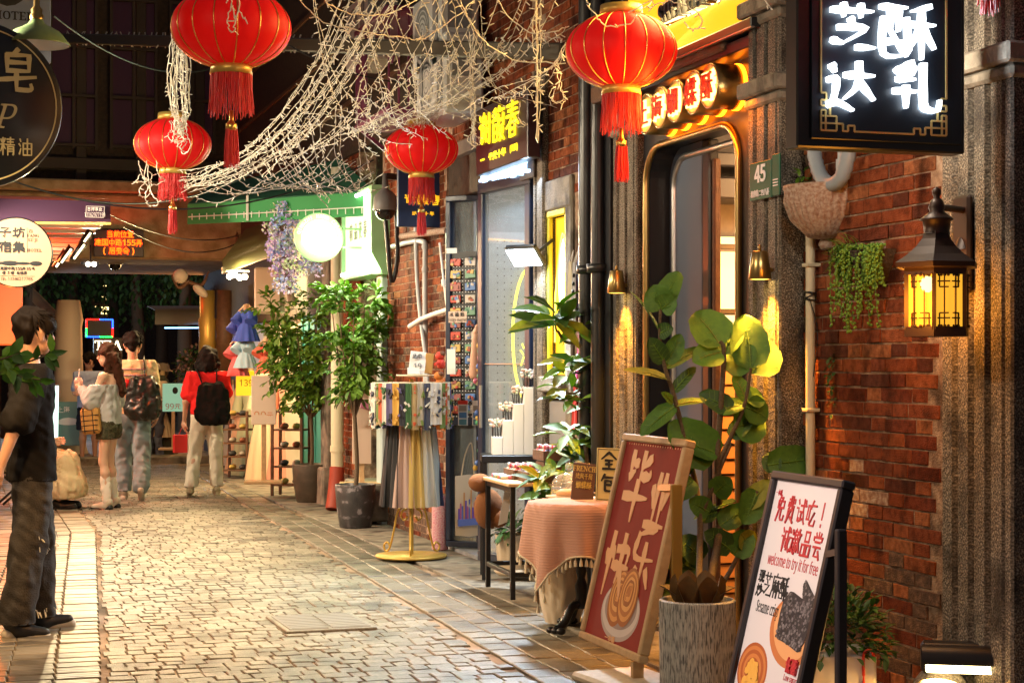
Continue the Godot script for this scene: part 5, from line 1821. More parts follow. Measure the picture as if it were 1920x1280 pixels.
	latin("lettering", "HOTEL", t, Transform3D(Basis(), v3(-0.02, -0.03, 0.022)), 0.05, bp, 0.002, true, true)
	t = thing("enamel_lamp", "green enamel dish lamp hanging beside the round black sign", "lamp", at_depth(68, 72, 9.2))
	m = M.new()
	m.lathe([v2(0.17, -0.035), v2(0.172, -0.03), v2(0.12, 0.035), v2(0.045, 0.075), v2(0.03, 0.1)], 32)
	part("shade", m, mat("lamp_green", lin(0.16, 0.26, 0.12), 0.35), t)
	m = M.new()
	m.lathe([v2(0.0, 0.055), v2(0.04, 0.06), v2(0.116, 0.028), v2(0.168, -0.034)].map(func(q): return q), 32)
	part("white_inside", m, mats["white_paint"], t)
	m = M.new()
	m.lathe([v2(0.034, 0.098), v2(0.036, 0.12), v2(0.028, 0.13), v2(0.03, 0.15), v2(0.016, 0.17), v2(0.014, 0.4)], 14)
	m.tube([v3(0, 0.2, 0), v3(-0.03, 0.22, 0.0), v3(0.05, 0.24, 0)], 0.012, 6)
	part("neck", m, mats["brass"], t)

func wall_things() -> void:
	# ---- lantern lamp on the near pier ----
	var c := at_x(1757, 545, XW - 0.33)
	var t := thing("lantern_lamp", "dark bronze lantern wall lamp with yellow panes and fretwork", "wall lamp", c, -0.62)
	var br := mat("dark_bronze", lin(0.03, 0.016, 0.012), 0.45, 0.4)
	var m := M.new()
	var hex := func(r0: float, y0: float, r1: float, y1: float, mm: M, dish := 0.0):
		for k in 6:
			var a := TAU * k / 6 + PI / 6
			var b := TAU * (k + 1) / 6 + PI / 6
			var pts := []
			for q in 5:
				var f := q / 4.0
				var r := lerpf(r0, r1, f) - dish * 4.0 * f * (1 - f)
				pts.append([v3(cos(a) * r, lerpf(y0, y1, f), -sin(a) * r), v3(cos(b) * r, lerpf(y0, y1, f), -sin(b) * r)])
			for q in 4: mm.quad(pts[q][0], pts[q][1], pts[q + 1][1], pts[q + 1][0])
	hex.call(0.16, 0.1, 0.045, 0.215, m, 0.022)
	hex.call(0.157, 0.082, 0.16, 0.1, m)
	hex.call(0.11, 0.075, 0.157, 0.082, m)
	m.lathe([v2(0.05, 0.205), v2(0.045, 0.21), v2(0.05, 0.25), v2(0.062, 0.255), v2(0.055, 0.262), v2(0.025, 0.285), v2(0.03, 0.3), v2(0.022, 0.325), v2(0.01, 0.335), v2(0.016, 0.35), v2(0.016, 0.365), v2(0.0, 0.375)], 16)
	part("roof", m, br, t)
	m = M.new()
	hex.call(0.125, -0.165, 0.125, -0.13, m)
	hex.call(0.125, 0.055, 0.125, 0.085, m)
	hex.call(0.0, -0.165, 0.125, -0.165, m)
	for k in 6:
		var a := TAU * k / 6 + PI / 6
		m.bar(v3(cos(a) * 0.117, -0.14, -sin(a) * 0.117), v3(cos(a) * 0.117, 0.06, -sin(a) * 0.117), 0.014, 0.014)
	part("cage", m, br, t)
	m = M.new()
	for k in 6:
		m.xf = Transform3D(Basis(Vector3.UP, TAU * k / 6), Vector3.ZERO)
		var z := 0.103
		for q in [[-0.035, -0.13, -0.035, 0.055], [0.035, -0.13, 0.035, 0.055], [-0.055, -0.1, 0.055, -0.1], [-0.055, 0.03, 0.055, 0.03], [-0.018, -0.13, -0.018, -0.082], [0.018, -0.13, 0.018, -0.082], [-0.05, -0.082, -0.018, -0.082], [0.018, -0.082, 0.05, -0.082], [-0.018, 0.01, -0.018, 0.055], [0.018, 0.01, 0.018, 0.055], [-0.05, 0.01, -0.018, 0.01], [0.018, 0.01, 0.05, 0.01]]:
			m.bar(v3(q[0], q[1], z), v3(q[2], q[3], z + 0.0006), 0.005, 0.005)
		for q in 9: m.ball(v3(-0.048 + 0.012 * q, 0.053, z), v3(0.006, 0.006, 0.003), 6, 4)
		for q in 9: m.ball(v3(-0.048 + 0.012 * q, -0.128, z), v3(0.006, 0.006, 0.003), 6, 4)
	part("fretwork", m, br, t)
	m = M.new()
	hex.call(0.112, -0.14, 0.112, 0.07, m)
	part("glass", m, glow("amber_glass", Color(1.0, 0.72, 0.2), 0.62), t)
	m = M.new()
	m.ball(v3(-0.02, 0.02, 0.1), v3(0.03, 0.03, 0.012), 12, 8)
	part("bulb", m, glow("amber_bulb", Color(1.0, 0.9, 0.6), 1.4), t)
	var w := at_x(1812, 468, XW - 0.12)
	var wl: Vector3 = t.transform.affine_inverse() * w
	var al: Vector3 = t.transform.basis.inverse() * v3(-1, 0, 0)
	m = M.new()
	m.tube([v3(0, 0.3, 0), v3(wl.x * 0.5, 0.305, wl.z * 0.5), v3(wl.x, 0.305, wl.z)], 0.013, 10)
	m.xf = Transform3D(t.transform.basis.inverse() * Basis(Vector3.UP, -PI / 2), wl)
	m.box(v3(0, 0.02, 0.012), v3(0.11, 0.36, 0.028), Basis(), 0.01)
	m.lathe([v2(0.05, 0.0), v2(0.035, 0.03), v2(0.02, 0.06)].map(func(q): return q), 14)
	part("bracket", m, br, t)
	omni("lantern_lamp_light", c + v3(-0.2, -0.05, 0.1), Color(1.0, 0.62, 0.2), 0.16, 0.08)
	omni("lantern_lamp_light", c + v3(0.03, -0.02, -0.17), Color(1.0, 0.62, 0.2), 0.22, 0.06)
	# ---- terracotta half basket on the brick wall ----
	t = wall_thing("wall_planter", "fluted terracotta half-bowl planter hung on the brick wall", "wall planter", 1553, 400)
	m = M.new()
	var prof := [v2(0.0, -0.165), v2(0.03, -0.16), v2(0.042, -0.14), v2(0.035, -0.115), v2(0.085, -0.105), v2(0.105, -0.085), v2(0.158, -0.03), v2(0.186, 0.05), v2(0.192, 0.1), v2(0.198, 0.105), v2(0.198, 0.122), v2(0.18, 0.122), v2(0.17, 0.08)]
	var rows := []
	for q in prof:
		var row := []
		for j in 73:
			var a := PI + PI * j / 72
			var fl := 1.0
			if q.y > -0.09 and q.y < 0.09: fl = 1.0 + 0.06 * absf(sin(j * PI / 4.0)) * (1.0 if q.y < 0.06 else 0.6)
			if q.y <= -0.08 and q.y > -0.11: fl = 1.0 + 0.06 * absf(sin(j * PI / 6.0))
			row.append(v3(cos(a) * q.x * fl, q.y, -sin(a) * q.x * fl * 1.0))
		rows.append(row)
	m.sheet(rows)
	part("bowl", m, mats["terracotta"], t)
	m = M.new()
	m.lathe([v2(0.0, 0.085), v2(0.175, 0.08)].map(func(q): return v2(q.x, q.y)), 24, v3(0, 0.0, 0), 1, 1, PI, TAU)
	part("soil", m, mats["soil"], t)
	m = M.new()
	for k in 26:
		var b := v3(rnd(-0.15, -0.05), 0.09, rnd(0.03, 0.1))
		m.leaf(b + v3(rnd(-0.02, 0.02), rnd(0.02, 0.11), 0), v3(rnd(-1, 1), rnd(-0.2, 1), rnd(-0.5, 1)), Vector3.UP, rnd(0.03, 0.05), 0.02)
	part("sprig", m, mats["leaf_light"], t)
	# ---- taped grey conduit loop over the planter ----
	m = M.new()
	var o := on_wall(1560, 300, 0.07)
	var pth := curve([o + v3(0, 0.2, 0.17), o + v3(0, 0.05, 0.165), o + v3(0, -0.075, 0.10), o + v3(0, -0.105, 0.0), o + v3(0, -0.06, -0.1), o + v3(0, 0.04, -0.16), o + v3(0, 0.2, -0.2)], 10)
	var rad := []
	for k in pth.size(): rad.append(0.03 + 0.0022 * (k % 3))
	m.tube(pth, rad, 14)
	solo("taped_conduit", m, mat("tape_grey", lin(0.24, 0.28, 0.32), 0.4), "grey taped conduit loop hanging below the black blade sign", "conduit")
	m = M.new()
	m.tube([o + v3(0.02, 0.25, 0.04), o + v3(0.02, -0.0, 0.04)], 0.012, 8)
	m.tube([o + v3(0.02, 0.0, 0.04), o + v3(0.02, -0.1, 0.04)], 0.019, 10)
	solo("pipe_stub", m, mats["grey_pipe"], "short straight grey pipe inside the taped conduit loop", "pipe")
	# ---- cream pipe beside the pier ----
	m = M.new()
	var s := wall_s(1520, 0.04)
	m.tube([v3(XW - 0.04, 0.1, -s), v3(XW - 0.04, 2.15, -s), v3(XW - 0.04, 2.25, -s + 0.03)], 0.021, 12)
	for y in [1.25, 1.9]: m.box(v3(XW - 0.035, y, -s), v3(0.07, 0.016, 0.055), Basis(), 0.003)
	var cp := solo("cream_pipe", m, mats["cream_paint"], "thin cream pipe running down the brick wall below the terracotta planter", "pipe")
	m = M.new()
	var wr := []
	for k in 30: wr.append(v3(XW - 0.04 + cos(k * 1.1) * 0.028, 1.76 + 0.02 * sin(k * 0.7), -s + sin(k * 1.1) * 0.03))
	m.tube(wr, 0.003, 4)
	m.tube(curve([v3(XW - 0.06, 1.75, -s + 0.03), v3(XW - 0.03, 1.6, -s + 0.05), v3(XW - 0.04, 1.4, -s + 0.03)]), 0.0025, 4)
	part("wire_knot", m, mats["black_metal"], cp)
	m = M.new()
	m.tube([v3(XW - 0.02, 0.7, -s - 0.05), v3(XW - 0.02, 2.1, -s - 0.055)], 0.011, 6)
	solo("thin_conduit", m, mats["terracotta"], "thin reddish conduit beside the cream pipe on the brick wall", "pipe")
	# ---- trailing succulents in a wall basket ----
	t = wall_thing("hanging_plant", "bright green trailing succulent hanging on the brick wall left of the lantern lamp", "hanging plant", 1650, 470, 0.0)
	m = M.new()
	m.lathe([v2(0.0, -0.14), v2(0.06, -0.13), v2(0.12, -0.04), v2(0.13, 0.0)], 16, v3(0, 0, 0), 1.1, 1, PI, TAU)
	part("basket", m, mats["soil"], t)
	var st := M.new()
	var bead := M.new()
	for k in 46:
		var x := rnd(-0.16, 0.17)
		var z := rnd(0.05, 0.14)
		var l := rnd(0.08, 0.2) + (0.14 if rng.randf() < 0.3 else 0.0)
		var pp := [v3(x * 0.8, 0.02, z * 0.6), v3(x, 0.0, z), v3(x * 1.02, -l * 0.5, z + 0.01), v3(x * 1.0 + rnd(-0.02, 0.02), -l, z)]
		var cv := curve(pp, 6)
		st.tube(cv, 0.0016, 3, false)
		for q in range(4, cv.size()):
			for e in 2: bead.ball(cv[q] + spread(0.009), v3(0.0062, 0.0072, 0.0062), 5, 3)
	part("stems", st, mats["leaf_mid"], t)
	part("beads", bead, mats["leaf_light"], t).set_meta("kind", "stuff")
	m = M.new()
	for k in 150:
		var b := v3(rnd(-0.17, -0.03), rnd(-0.06, 0.04), rnd(0.03, 0.13))
		m.leaf(b, v3(b.x * 4.0 + 0.1 + rnd(-0.5, 0.5), rnd(-0.6, 1.0), rnd(0.1, 0.8)), Vector3.UP, rnd(0.06, 0.1), 0.009, 0.4, 0.2, 3)
	part("blades", m, mats["leaf_light"], t)
	# ---- small fern growing out of the bricks ----
	m = M.new()
	var fo := on_wall(1566, 690)
	for k in 60:
		var q := fo + v3(-rnd(0.0, 0.03), rnd(-0.22, 0.06), rnd(-0.03, 0.03))
		m.leaf(q, v3(-0.6, rnd(-0.8, 0.6), rnd(-1, 1)), Vector3.UP, rnd(0.02, 0.035), 0.014)
	solo("wall_moss", m, mats["leaf_dark"], "streak of dark moss growing down the brick wall", "moss", "", "stuff")
	# ---- brass cone sconces ----
	for k in 2:
		var q := at_x([1425, 1156][k], [497, 528][k], XW - ([0.19, 0.10][k]))
		t = thing("brass_sconce", ["brass cone wall lamp on the pier right of the gold doorway", "brass cone wall lamp on the pier left of the gold doorway"][k], "wall lamp", q, -PI / 2, "brass cone lamps beside the doorway")
		m = M.new()
		m.lathe([v2(0.052, -0.065), v2(0.054, -0.062), v2(0.038, 0.06), v2(0.034, 0.064), v2(0.0, 0.064)], 24)
		part("cone", m, mats["brass"], t)
		m = M.new()
		m.lathe([v2(0.0, 0.064), v2(0.008, 0.066), v2(0.008, 0.09), v2(0.0, 0.094)], 8)
		m.bar(v3(0, -0.02, 0), v3(0, -0.02, -0.065), 0.02, 0.02)
		part("mount", m, mats["brass"], t)
		m = M.new()
		m.disc(v3(0, -0.055, 0), v3(0.046, 0, 0), v3(0, 0, 0.046), 18)
		part("bulb", m, glow("sconce_bulb", Color(1.0, 0.85, 0.5), 12.0), t)
		spot("sconce_light", q + v3(-0.02, -0.07, 0), q + v3(0.045, -1.0, 0), Color(1.0, 0.66, 0.22), [3.4, 2.4][k], 42.0, 0.03, 0.8)
	# ---- floor lamp at the foot of the near pier ----
	var fl := at_x(1800, 1232, XW - 0.16)
	t = thing("floor_lamp", "black hooded outdoor lamp shining down at the foot of the near pier", "lamp", fl, -0.5)
	m = M.new()
	rows = []
	for k in 9:
		var a := lerpf(-0.2, PI * 0.62, k / 8.0)
		rows.append([v3(-0.14, sin(a) * 0.055, 0.07 - cos(a) * -0.05), v3(0.14, sin(a) * 0.055, 0.07 - cos(a) * -0.05)])
	m.sheet(rows, -0.006)
	m.box(v3(0, 0.0, -0.0), v3(0.28, 0.11, 0.1), Basis(), 0.012)
	part("hood", m, mats["black_metal"], t)
	m = M.new()
	m.box(v3(0, -0.022, 0.085), v3(0.25, 0.012, 0.06), Basis(Vector3.RIGHT, 0.7), 0.005)
	part("diffuser", m, glow("floor_lamp_glass", Color(1.0, 0.88, 0.62), 7.0), t)
	area("floor_lamp_light", fl + v3(-0.09, -0.06, 0.07), v3(-0.5, -0.9, 0.45), v2(0.22, 0.06), Color(1.0, 0.72, 0.36), 1.1)
	m = M.new()
	m.ball(at_x(1765, 1300, XW - 0.22), v3(0.1, 0.1, 0.13), 14, 8)
	solo("garden_stone", m, mats["pebble_dash"], "speckled stone lit under the hooded floor lamp", "stone")
	# ---- dome cameras ----
	for k in 2:
		var q: Vector3 = [at_depth(722, 388, 14.8), at_z(215, 492, -25.4)][k]
		t = thing("dome_camera", ["grey dome camera on the wall beside the navy board", "brown dome camera under the gateway beam"][k], "camera", q, 0.0)
		m = M.new()
		m.lathe([v2(0.1, -0.03), v2(0.105, -0.02), v2(0.095, 0.09), v2(0.06, 0.13), v2(0.03, 0.15), v2(0.02, 0.28), v2(0.0, 0.28)], 22)
		part("housing", m, mat("camera_grey", lin(0.16, 0.15, 0.14), 0.5), t)
		m = M.new()
		m.ball(v3(0, -0.03, 0), v3(0.085, 0.085, 0.085), 18, 10)
		part("dome", m, mat("smoked_glass", lin(0.01, 0.01, 0.01), 0.05), t)
		if k == 0:
			m = M.new()
			m.tube(curve([v3(0.02, -0.02, -0.1), v3(0.04, -0.3, -0.08), v3(0.08, -0.62, -0.1), v3(0.13, -0.4, -0.1), v3(0.11, 0.1, -0.1)]), 0.02, 8)
			m.bar(v3(0, 0.26, 0), v3(0.25, 0.26, -0.1), 0.05, 0.05)
			part("cable", m, mats["black_paint"], t)
	# ---- pipes on the dim brick wall behind the scarf stand ----
	m = M.new()
	var p := func(px: float, py: float, off := 0.05): return on_wall(px, py, off)
	m.tube(curve([p.call(736, 462), p.call(758, 456), p.call(780, 452), p.call(793, 453), p.call(797, 460), p.call(797, 500), p.call(797, 600), p.call(798, 700), p.call(799, 900)], 4), 0.022, 10)
	for q in [[797, 462], [797, 505]]: m.ball(p.call(q[0], q[1]), v3(0.03, 0.04, 0.03), 10, 6)
	solo("water_pipe", m, mats["grey_pipe"], "grey water pipe with elbow descending the dim brick wall", "pipe")
	m = M.new()
	m.tube(curve([p.call(779, 415, 0.06), p.call(782, 520, 0.07), p.call(789, 600, 0.07), p.call(797, 660, 0.09), p.call(806, 760, 0.08)], 6), 0.018, 8)
	solo("grey_conduit", m, mats["grey_pipe"], "leaning grey conduit crossing the water pipe", "pipe")
	m = M.new()
	m.tube(curve([p.call(768, 612, 0.12), p.call(795, 596, 0.1), p.call(840, 580, 0.08)], 6), 0.02, 8)
	solo("white_hose", m, mats["white_paint"], "pale hose arching from the tree toward the dark blue door frame", "hose")
	m = M.new()
	m.tube([p.call(746, 444, 0.1), p.call(838, 432, 0.1)], 0.026, 8)
	solo("rusty_bar", m, mats["terracotta"], "rusty horizontal bar under the navy board", "bar")
	m = M.new()
	m.tube([p.call(824, 455, 0.05), p.call(832, 530, 0.05), p.call(838, 580, 0.05)], 0.008, 6)
	m.tube([p.call(831, 524, 0.05), p.call(832, 536, 0.05)], 0.018, 6)
	solo("white_rod", m, mats["white_paint"], "thin white rod with an orange grip leaning on the dim brick wall", "rod")
	# cream drainpipe with a terracotta foot between the two potted trees
	m = M.new()
	var sd := wall_s(632, 0.12)
	m.tube([v3(XW - 0.12, 0.42, -sd), v3(XW - 0.12, 3.4, -sd)], 0.062, 14)
	for y in [0.6, 2.1, 3.0]: m.tube([v3(XW - 0.12, y, -sd), v3(XW - 0.12, y + 0.06, -sd)], 0.072, 14)
	var dp := solo("drainpipe", m, mats["cream_paint"], "tall cream drainpipe with a red foot between the two potted trees", "pipe")
	m = M.new()
	m.tube(curve([v3(XW - 0.12, 0.45, -sd), v3(XW - 0.14, 0.25, -sd + 0.02), v3(XW - 0.18, 0.04, -sd + 0.08)]), 0.075, 12)
	part("foot", m, mat("red_oxide", lin(0.3, 0.035, 0.015), 0.6), dp)
	# ---- hanging bags and cloth strips by the black pipes ----
	for k in 9:
		var px: float = [1070, 1078, 1086, 1092, 1099, 1088, 1096, 1080, 1090][k]
		var py: float = [490, 492, 488, 494, 490, 618, 622, 720, 880][k]
		t = wall_thing("hanging_bag", ["pale striped cloth bag, leftmost of the upper row", "grey cloth bag with white marks in the upper row", "blue cloth bag in the middle of the upper row", "white cloth bag in the upper row beside the red one", "red cloth bag at the right end of the upper row", "pink bag hanging behind the rubber plant's twisted stem", "white spotted bag hanging behind the rubber plant", "red bag low behind the rubber plant", "magenta cloth at the bottom of the hanging bags"][k], "bag", px, py, 0.06 + 0.03 * (k % 2), "cloth bags hung by the drainpipes")
		var ln: float = [0.36, 0.4, 0.42, 0.42, 0.4, 0.3, 0.3, 0.28, 0.3][k]
		var rw := []
		for q in 8:
			var f := q / 7.0
			var row := []
			for j in 7: row.append(v3((j - 3) * 0.016 * (0.5 + 0.6 * f), -ln * f, 0.012 * sin(j * 2.1 + k) * (0.3 + f)))
			rw.append(row)
		m = M.new()
		m.sheet(rw, 0.004)
		part("cloth", m, weave(mat("bag_%d" % k, [lin(0.45, 0.4, 0.3), lin(0.3, 0.3, 0.32), lin(0.12, 0.17, 0.36), lin(0.5, 0.48, 0.45), lin(0.5, 0.02, 0.02), lin(0.55, 0.04, 0.16), lin(0.5, 0.48, 0.45), lin(0.5, 0.03, 0.02), lin(0.45, 0.03, 0.13)][k], 0.8)), t)
		m = M.new()
		m.tube([v3(-0.02, 0, 0), v3(0, 0.07, -0.02), v3(0.02, 0, 0)], 0.003, 4, false)
		part("strap", m, mats["white_paint"], t)
		m = M.new()
		if k in [1, 3, 6]:
			for q in 5: m.ball(v3(rnd(-0.02, 0.02), -0.08 - 0.05 * q, 0.012), v3(0.008, 0.014, 0.01), 6, 4)
			part("mark", m, mats["black_paint"], t).set_meta("kind", "stuff")

# a board given by its corners (top left, top right, bottom left): thing axes lie in the board, origin at its bottom left
func board(called: String, label: String, cat: String, tl: Vector3, tr: Vector3, bl: Vector3) -> Node3D:
	var ex := (tr - tl).normalized()
	var ey := tl - bl
	ey = (ey - ex * ey.dot(ex)).normalized()
	var t := thing(called, label, cat, bl)
	t.transform.basis = Basis(ex, ey, ex.cross(ey))
	return t

func near_boards() -> void:
	var pr: StandardMaterial3D = mats["print"]
	# ---- red graduation board ----
	var bl := at_depth(1087, 1195, 8.41)
	var br := at_depth(1200, 1243, 7.69)
	var tl := at_depth(1172, 812, 8.48)
	var w := bl.distance_to(br)
	var h := bl.distance_to(tl)
	var t := board("red_poster_stand", "red poster with peach brush characters and a butterfly pastry in a wooden frame", "poster stand", tl, tl + (br - bl), bl)
	var m := M.new()
	m.box(v3(w * 0.5, h * 0.5, -0.012), v3(w - 0.03, h - 0.03, 0.012))
	part("panel", m, rough_mat("poster_red", [[0.0, lin(0.26, 0.012, 0.008)], [1.0, lin(0.32, 0.018, 0.011)]], 0.01, 1.5, 0.75), t)
	m = M.new()
	m.xf = Transform3D(Basis(), v3(w * 0.5, h * 0.5, 0))
	frame_bars(m, w, h, 0.035, 0.05, -0.015, 0.006)
	part("frame", m, mats["pale_timber"], t)
	var peach := mat("peach_print", lin(0.78, 0.42, 0.2), 0.5)
	m = M.new()
	write_parts(t, peach, "毕", v3(w * 0.17, h * 0.945, -0.006), v3(w * 0.44, -h * 0.0, 0), v3(-w * 0.02, -h * 0.36, 0), 0.13, 0.0015, 1.0, 0.9)
	write_parts(t, peach, "业", v3(w * 0.60, h * 0.86, -0.006), v3(w * 0.32, 0, 0), v3(-w * 0.02, -h * 0.3, 0), 0.16, 0.0015, 1.0, 0.9)
	write_parts(t, peach, "快", v3(w * 0.12, h * 0.55, -0.006), v3(w * 0.42, 0, 0), v3(-w * 0.03, -h * 0.33, 0), 0.13, 0.0015, 1.0, 0.9)
	write_parts(t, peach, "乐", v3(w * 0.52, h * 0.62, -0.006), v3(w * 0.38, 0, 0), v3(-w * 0.02, -h * 0.37, 0), 0.13, 0.0015, 1.0, 0.9)
	write_line(m, "一本酥", v3(w * 0.38, h * 0.065, -0.006), v3(0.04, 0, 0), v3(0, -0.03, 0), 0.12, 0.001)
	for k in 22: m.box(v3(w * 0.1 + w * 0.8 * k / 21.0, h * 0.955, -0.0055), v3(0.006, 0.008, 0.001))
	part("lettering", m, peach, t)
	m = M.new()
	var pc := v3(w * 0.53, h * 0.2, -0.0058)
	m.tint(Color(0.5, 0.42, 0.4))
	m.disc(pc + v3(0, -0.02, 0), v3(w * 0.3, 0, 0), v3(0, h * 0.135, 0), 40)
	m.tint(Color(0.68, 0.6, 0.58))
	m.disc(pc + v3(0, -0.012, 0.0004), v3(w * 0.285, 0, 0), v3(0, h * 0.122, 0), 40)
	m.tint(Color(0.36, 0.28, 0.27))
	m.disc(pc + v3(0, 0.0, 0.0008), v3(w * 0.25, 0, 0), v3(0, h * 0.1, 0), 40)
	part("plate_print", m, pr, t)
	m = M.new()
	for e in 2:
		for k in 7:
			var a := []
			var sc := 1.0 - 0.135 * k
			var cx := w * (0.46 + 0.15 * e)
			var cy := h * (0.275 + 0.015 * e)
			for q in 30:
				var u := TAU * q / 29.0
				a.append(v3(cx + cos(u) * w * 0.135 * sc + (0.02 * w * sin(u)), cy - 0.035 * sc * h + sin(u) * h * 0.125 * sc * (1.0 - 0.0 * e), -0.0045 + 0.0002 * k + 0.0016 * e))
			m.tint([Color(0.42, 0.13, 0.03), Color(0.78, 0.36, 0.1), Color(0.55, 0.19, 0.045), Color(0.85, 0.45, 0.15)][k % 4])
			m.disc(v3(cx, cy - 0.035 * sc * h, -0.0046 + 0.0002 * k + 0.0016 * e), v3(w * 0.145 * sc, 0.02 * sc, 0), v3(-0.01, h * 0.135 * sc, 0), 28)
			ribbon(m, a, 0.006, v3(0, 0, 1), 0.0006)
	part("pastry_print", m, pr, t)
	m = M.new()
	var inv := t.transform.affine_inverse()
	var pb := at_depth(1268, 1300, 7.75)
	m.bar(inv * at_depth(1268, 908, 7.75), inv * v3(pb.x, 0.03, pb.z), 0.05, 0.03, Vector3.RIGHT, 0.004)
	m.bar(inv * at_depth(1240, 915, 7.95), inv * at_depth(1270, 915, 7.75), 0.03, 0.03)
	part("post", m, mat("gilt_post", lin(0.36, 0.22, 0.05), 0.4, 0.4), t)
	m = M.new()
	var ft := at_depth(1195, 1240, 7.8)
	m.bar(inv * ft, inv * v3(ft.x, 0.04, ft.z), 0.05, 0.03, Vector3.RIGHT)
	part("foot_post", m, mats["pale_timber"], t)
	m = M.new()
	m.xf = inv * Transform3D(Basis(Vector3.UP, 0.12), v3(ft.x - 0.02, 0.045, ft.z - 0.02))
	m.box(v3(0, 0, 0.0), v3(0.36, 0.045, 0.5), Basis(), 0.015)
	part("base", m, rough_mat("cream_slab", [[0.0, lin(0.5, 0.42, 0.3)], [1.0, lin(0.65, 0.58, 0.45)]], 0.02, 2.0, 0.6, 0.2), t)
	# ---- white tasting board ----
	tl = at_depth(1452, 882, 5.53)
	var tr := at_depth(1587, 900, 5.08)
	bl = at_depth(1325, 1471, 5.46)
	w = tl.distance_to(tr)
	h = tl.distance_to(bl)
	t = board("white_poster_stand", "white free-tasting poster with red characters in a black leaning frame", "poster stand", tl, tr, bl)
	m = M.new()
	m.box(v3(w * 0.5, h * 0.5, -0.012), v3(w - 0.03, h - 0.03, 0.012))
	part("panel", m, mat("poster_white", lin(0.72, 0.68, 0.68), 0.5), t)
	m = M.new()
	m.xf = Transform3D(Basis(), v3(w * 0.5, h * 0.5, 0))
	frame_bars(m, w, h, 0.026, 0.045, -0.012, 0.005)
	part("frame", m, mat("frame_black", lin(0.022, 0.018, 0.02), 0.4), t)
	var rd := mat("red_print", lin(0.5, 0.02, 0.03), 0.5)
	m = M.new()
	write_line(m, "免费试吃！", v3(w * 0.12, h * 0.93, -0.006), v3(w * 0.135, 0, 0), v3(0, -h * 0.085, 0), 0.11, 0.001, 1.08)
	write_line(m, "诚邀品尝！", v3(w * 0.28, h * 0.838, -0.006), v3(w * 0.135, 0, 0), v3(0, -h * 0.085, 0), 0.11, 0.001, 1.08)
	write_line(m, "低糖", v3(w * 0.72, h * 0.46, -0.006), v3(w * 0.075, 0, 0), v3(0, -h * 0.045, 0), 0.16, 0.004, 1.05)
	write_line(m, "一本酥", v3(w * 0.07, h * 0.945, -0.006), v3(0.014, 0, 0), v3(0, -0.02, 0), 0.12, 0.001)
	write_line(m, "一本", v3(w * 0.9, h * 0.925, -0.006), v3(0.014, 0, 0), v3(0, -0.014, 0), 0.12, 0.001)
	part("red_lettering", m, rd, t)
	latin("english_line", "welcome to try it for free", t, Transform3D(Basis(), v3(w * 0.51, h * 0.728, -0.0055)), 0.036, rd, 0.001, false, false, 0.62)
	var ink: StandardMaterial3D = mats["black_print"]
	m = M.new()
	write_line(m, "芝麻酥", v3(w * 0.17, h * 0.69, -0.006), v3(w * 0.115, 0, 0), v3(0, -h * 0.08, 0), 0.1, 0.001, 1.04)
	write_line(m, "现", v3(w * 0.085, h * 0.692, -0.006), v3(w * 0.085, 0, 0), v3(0, -h * 0.042, 0), 0.1, 0.001)
	write_line(m, "炒", v3(w * 0.085, h * 0.648, -0.006), v3(w * 0.085, 0, 0), v3(0, -h * 0.042, 0), 0.1, 0.001)
	part("black_lettering", m, ink, t)
	latin("product_line", "Sesame crisp", t, Transform3D(Basis(), v3(w * 0.3, h * 0.578, -0.0055)), 0.036, ink, 0.001, true, false, 0.52)
	latin("small_line", "Low sugar", t, Transform3D(Basis(), v3(w * 0.8, h * 0.4, -0.0055)), 0.018, rd, 0.001, true, false, 0.7)
	m = M.new()
	m.tint(Color(0.55, 0.17, 0.045))
	m.disc(v3(w * 0.68, h * 0.53, -0.0058), v3(w * 0.29, -0.01, 0), v3(0.0, h * 0.105, 0), 40)
	m.tint(Color(0.75, 0.36, 0.14))
	m.disc(v3(w * 0.69, h * 0.54, -0.0053), v3(w * 0.25, -0.01, 0), v3(0.0, h * 0.092, 0), 40)
	m.tint(Color(0.42, 0.10, 0.02))
	m.disc(v3(w * 0.27, h * 0.385, -0.0058), v3(w * 0.21, 0, 0), v3(0.0, h * 0.085, 0), 40)
	for k in 4:
		m.tint([Color(0.6, 0.2, 0.05), Color(0.42, 0.1, 0.02)][k % 2])
		m.disc(v3(w * 0.27, h * 0.385, -0.0054 + 0.0003 * k), v3(w * (0.19 - 0.03 * k), 0, 0), v3(0.0, h * (0.075 - 0.012 * k), 0), 36)
	m.tint(Color(0.8, 0.42, 0.07))
	for k in 26: m.disc(v3(w * 0.28 + rnd(-0.035, 0.035), h * 0.375 + rnd(-0.04, 0.035), -0.0038 + 0.0001 * k), v3(0.018, rnd(-0.01, 0.01), 0), v3(0, 0.014, 0), 7)
	part("plate_print", m, pr, t)
	m = M.new()
	for e in 2:
		var o := [v3(w * 0.7, h * 0.565, 0), v3(w * 0.84, h * 0.625, 0)][e] as Vector3
		var hx := [v3(w * 0.2, -h * 0.012, 0), v3(w * 0.1, -h * 0.025, 0)][e] as Vector3
		var hy := [v3(w * 0.02, h * 0.075, 0), v3(-w * 0.03, h * 0.05, 0)][e] as Vector3
		m.tint(Color(0.03, 0.026, 0.03))
		var rim := []
		for k in 28:
			var a := TAU * k / 28.0
			var e1 := pow(absf(cos(a)), 0.45) * signf(cos(a))
			var e2 := pow(absf(sin(a)), 0.45) * signf(sin(a))
			var q: Vector3 = o + (hx * e1 + hy * e2) * (1.0 + 0.05 * sin(k * 5.0))
			rim.append(v2(q.x, q.y))
		m.prism(rim, -0.0052, -0.0036)
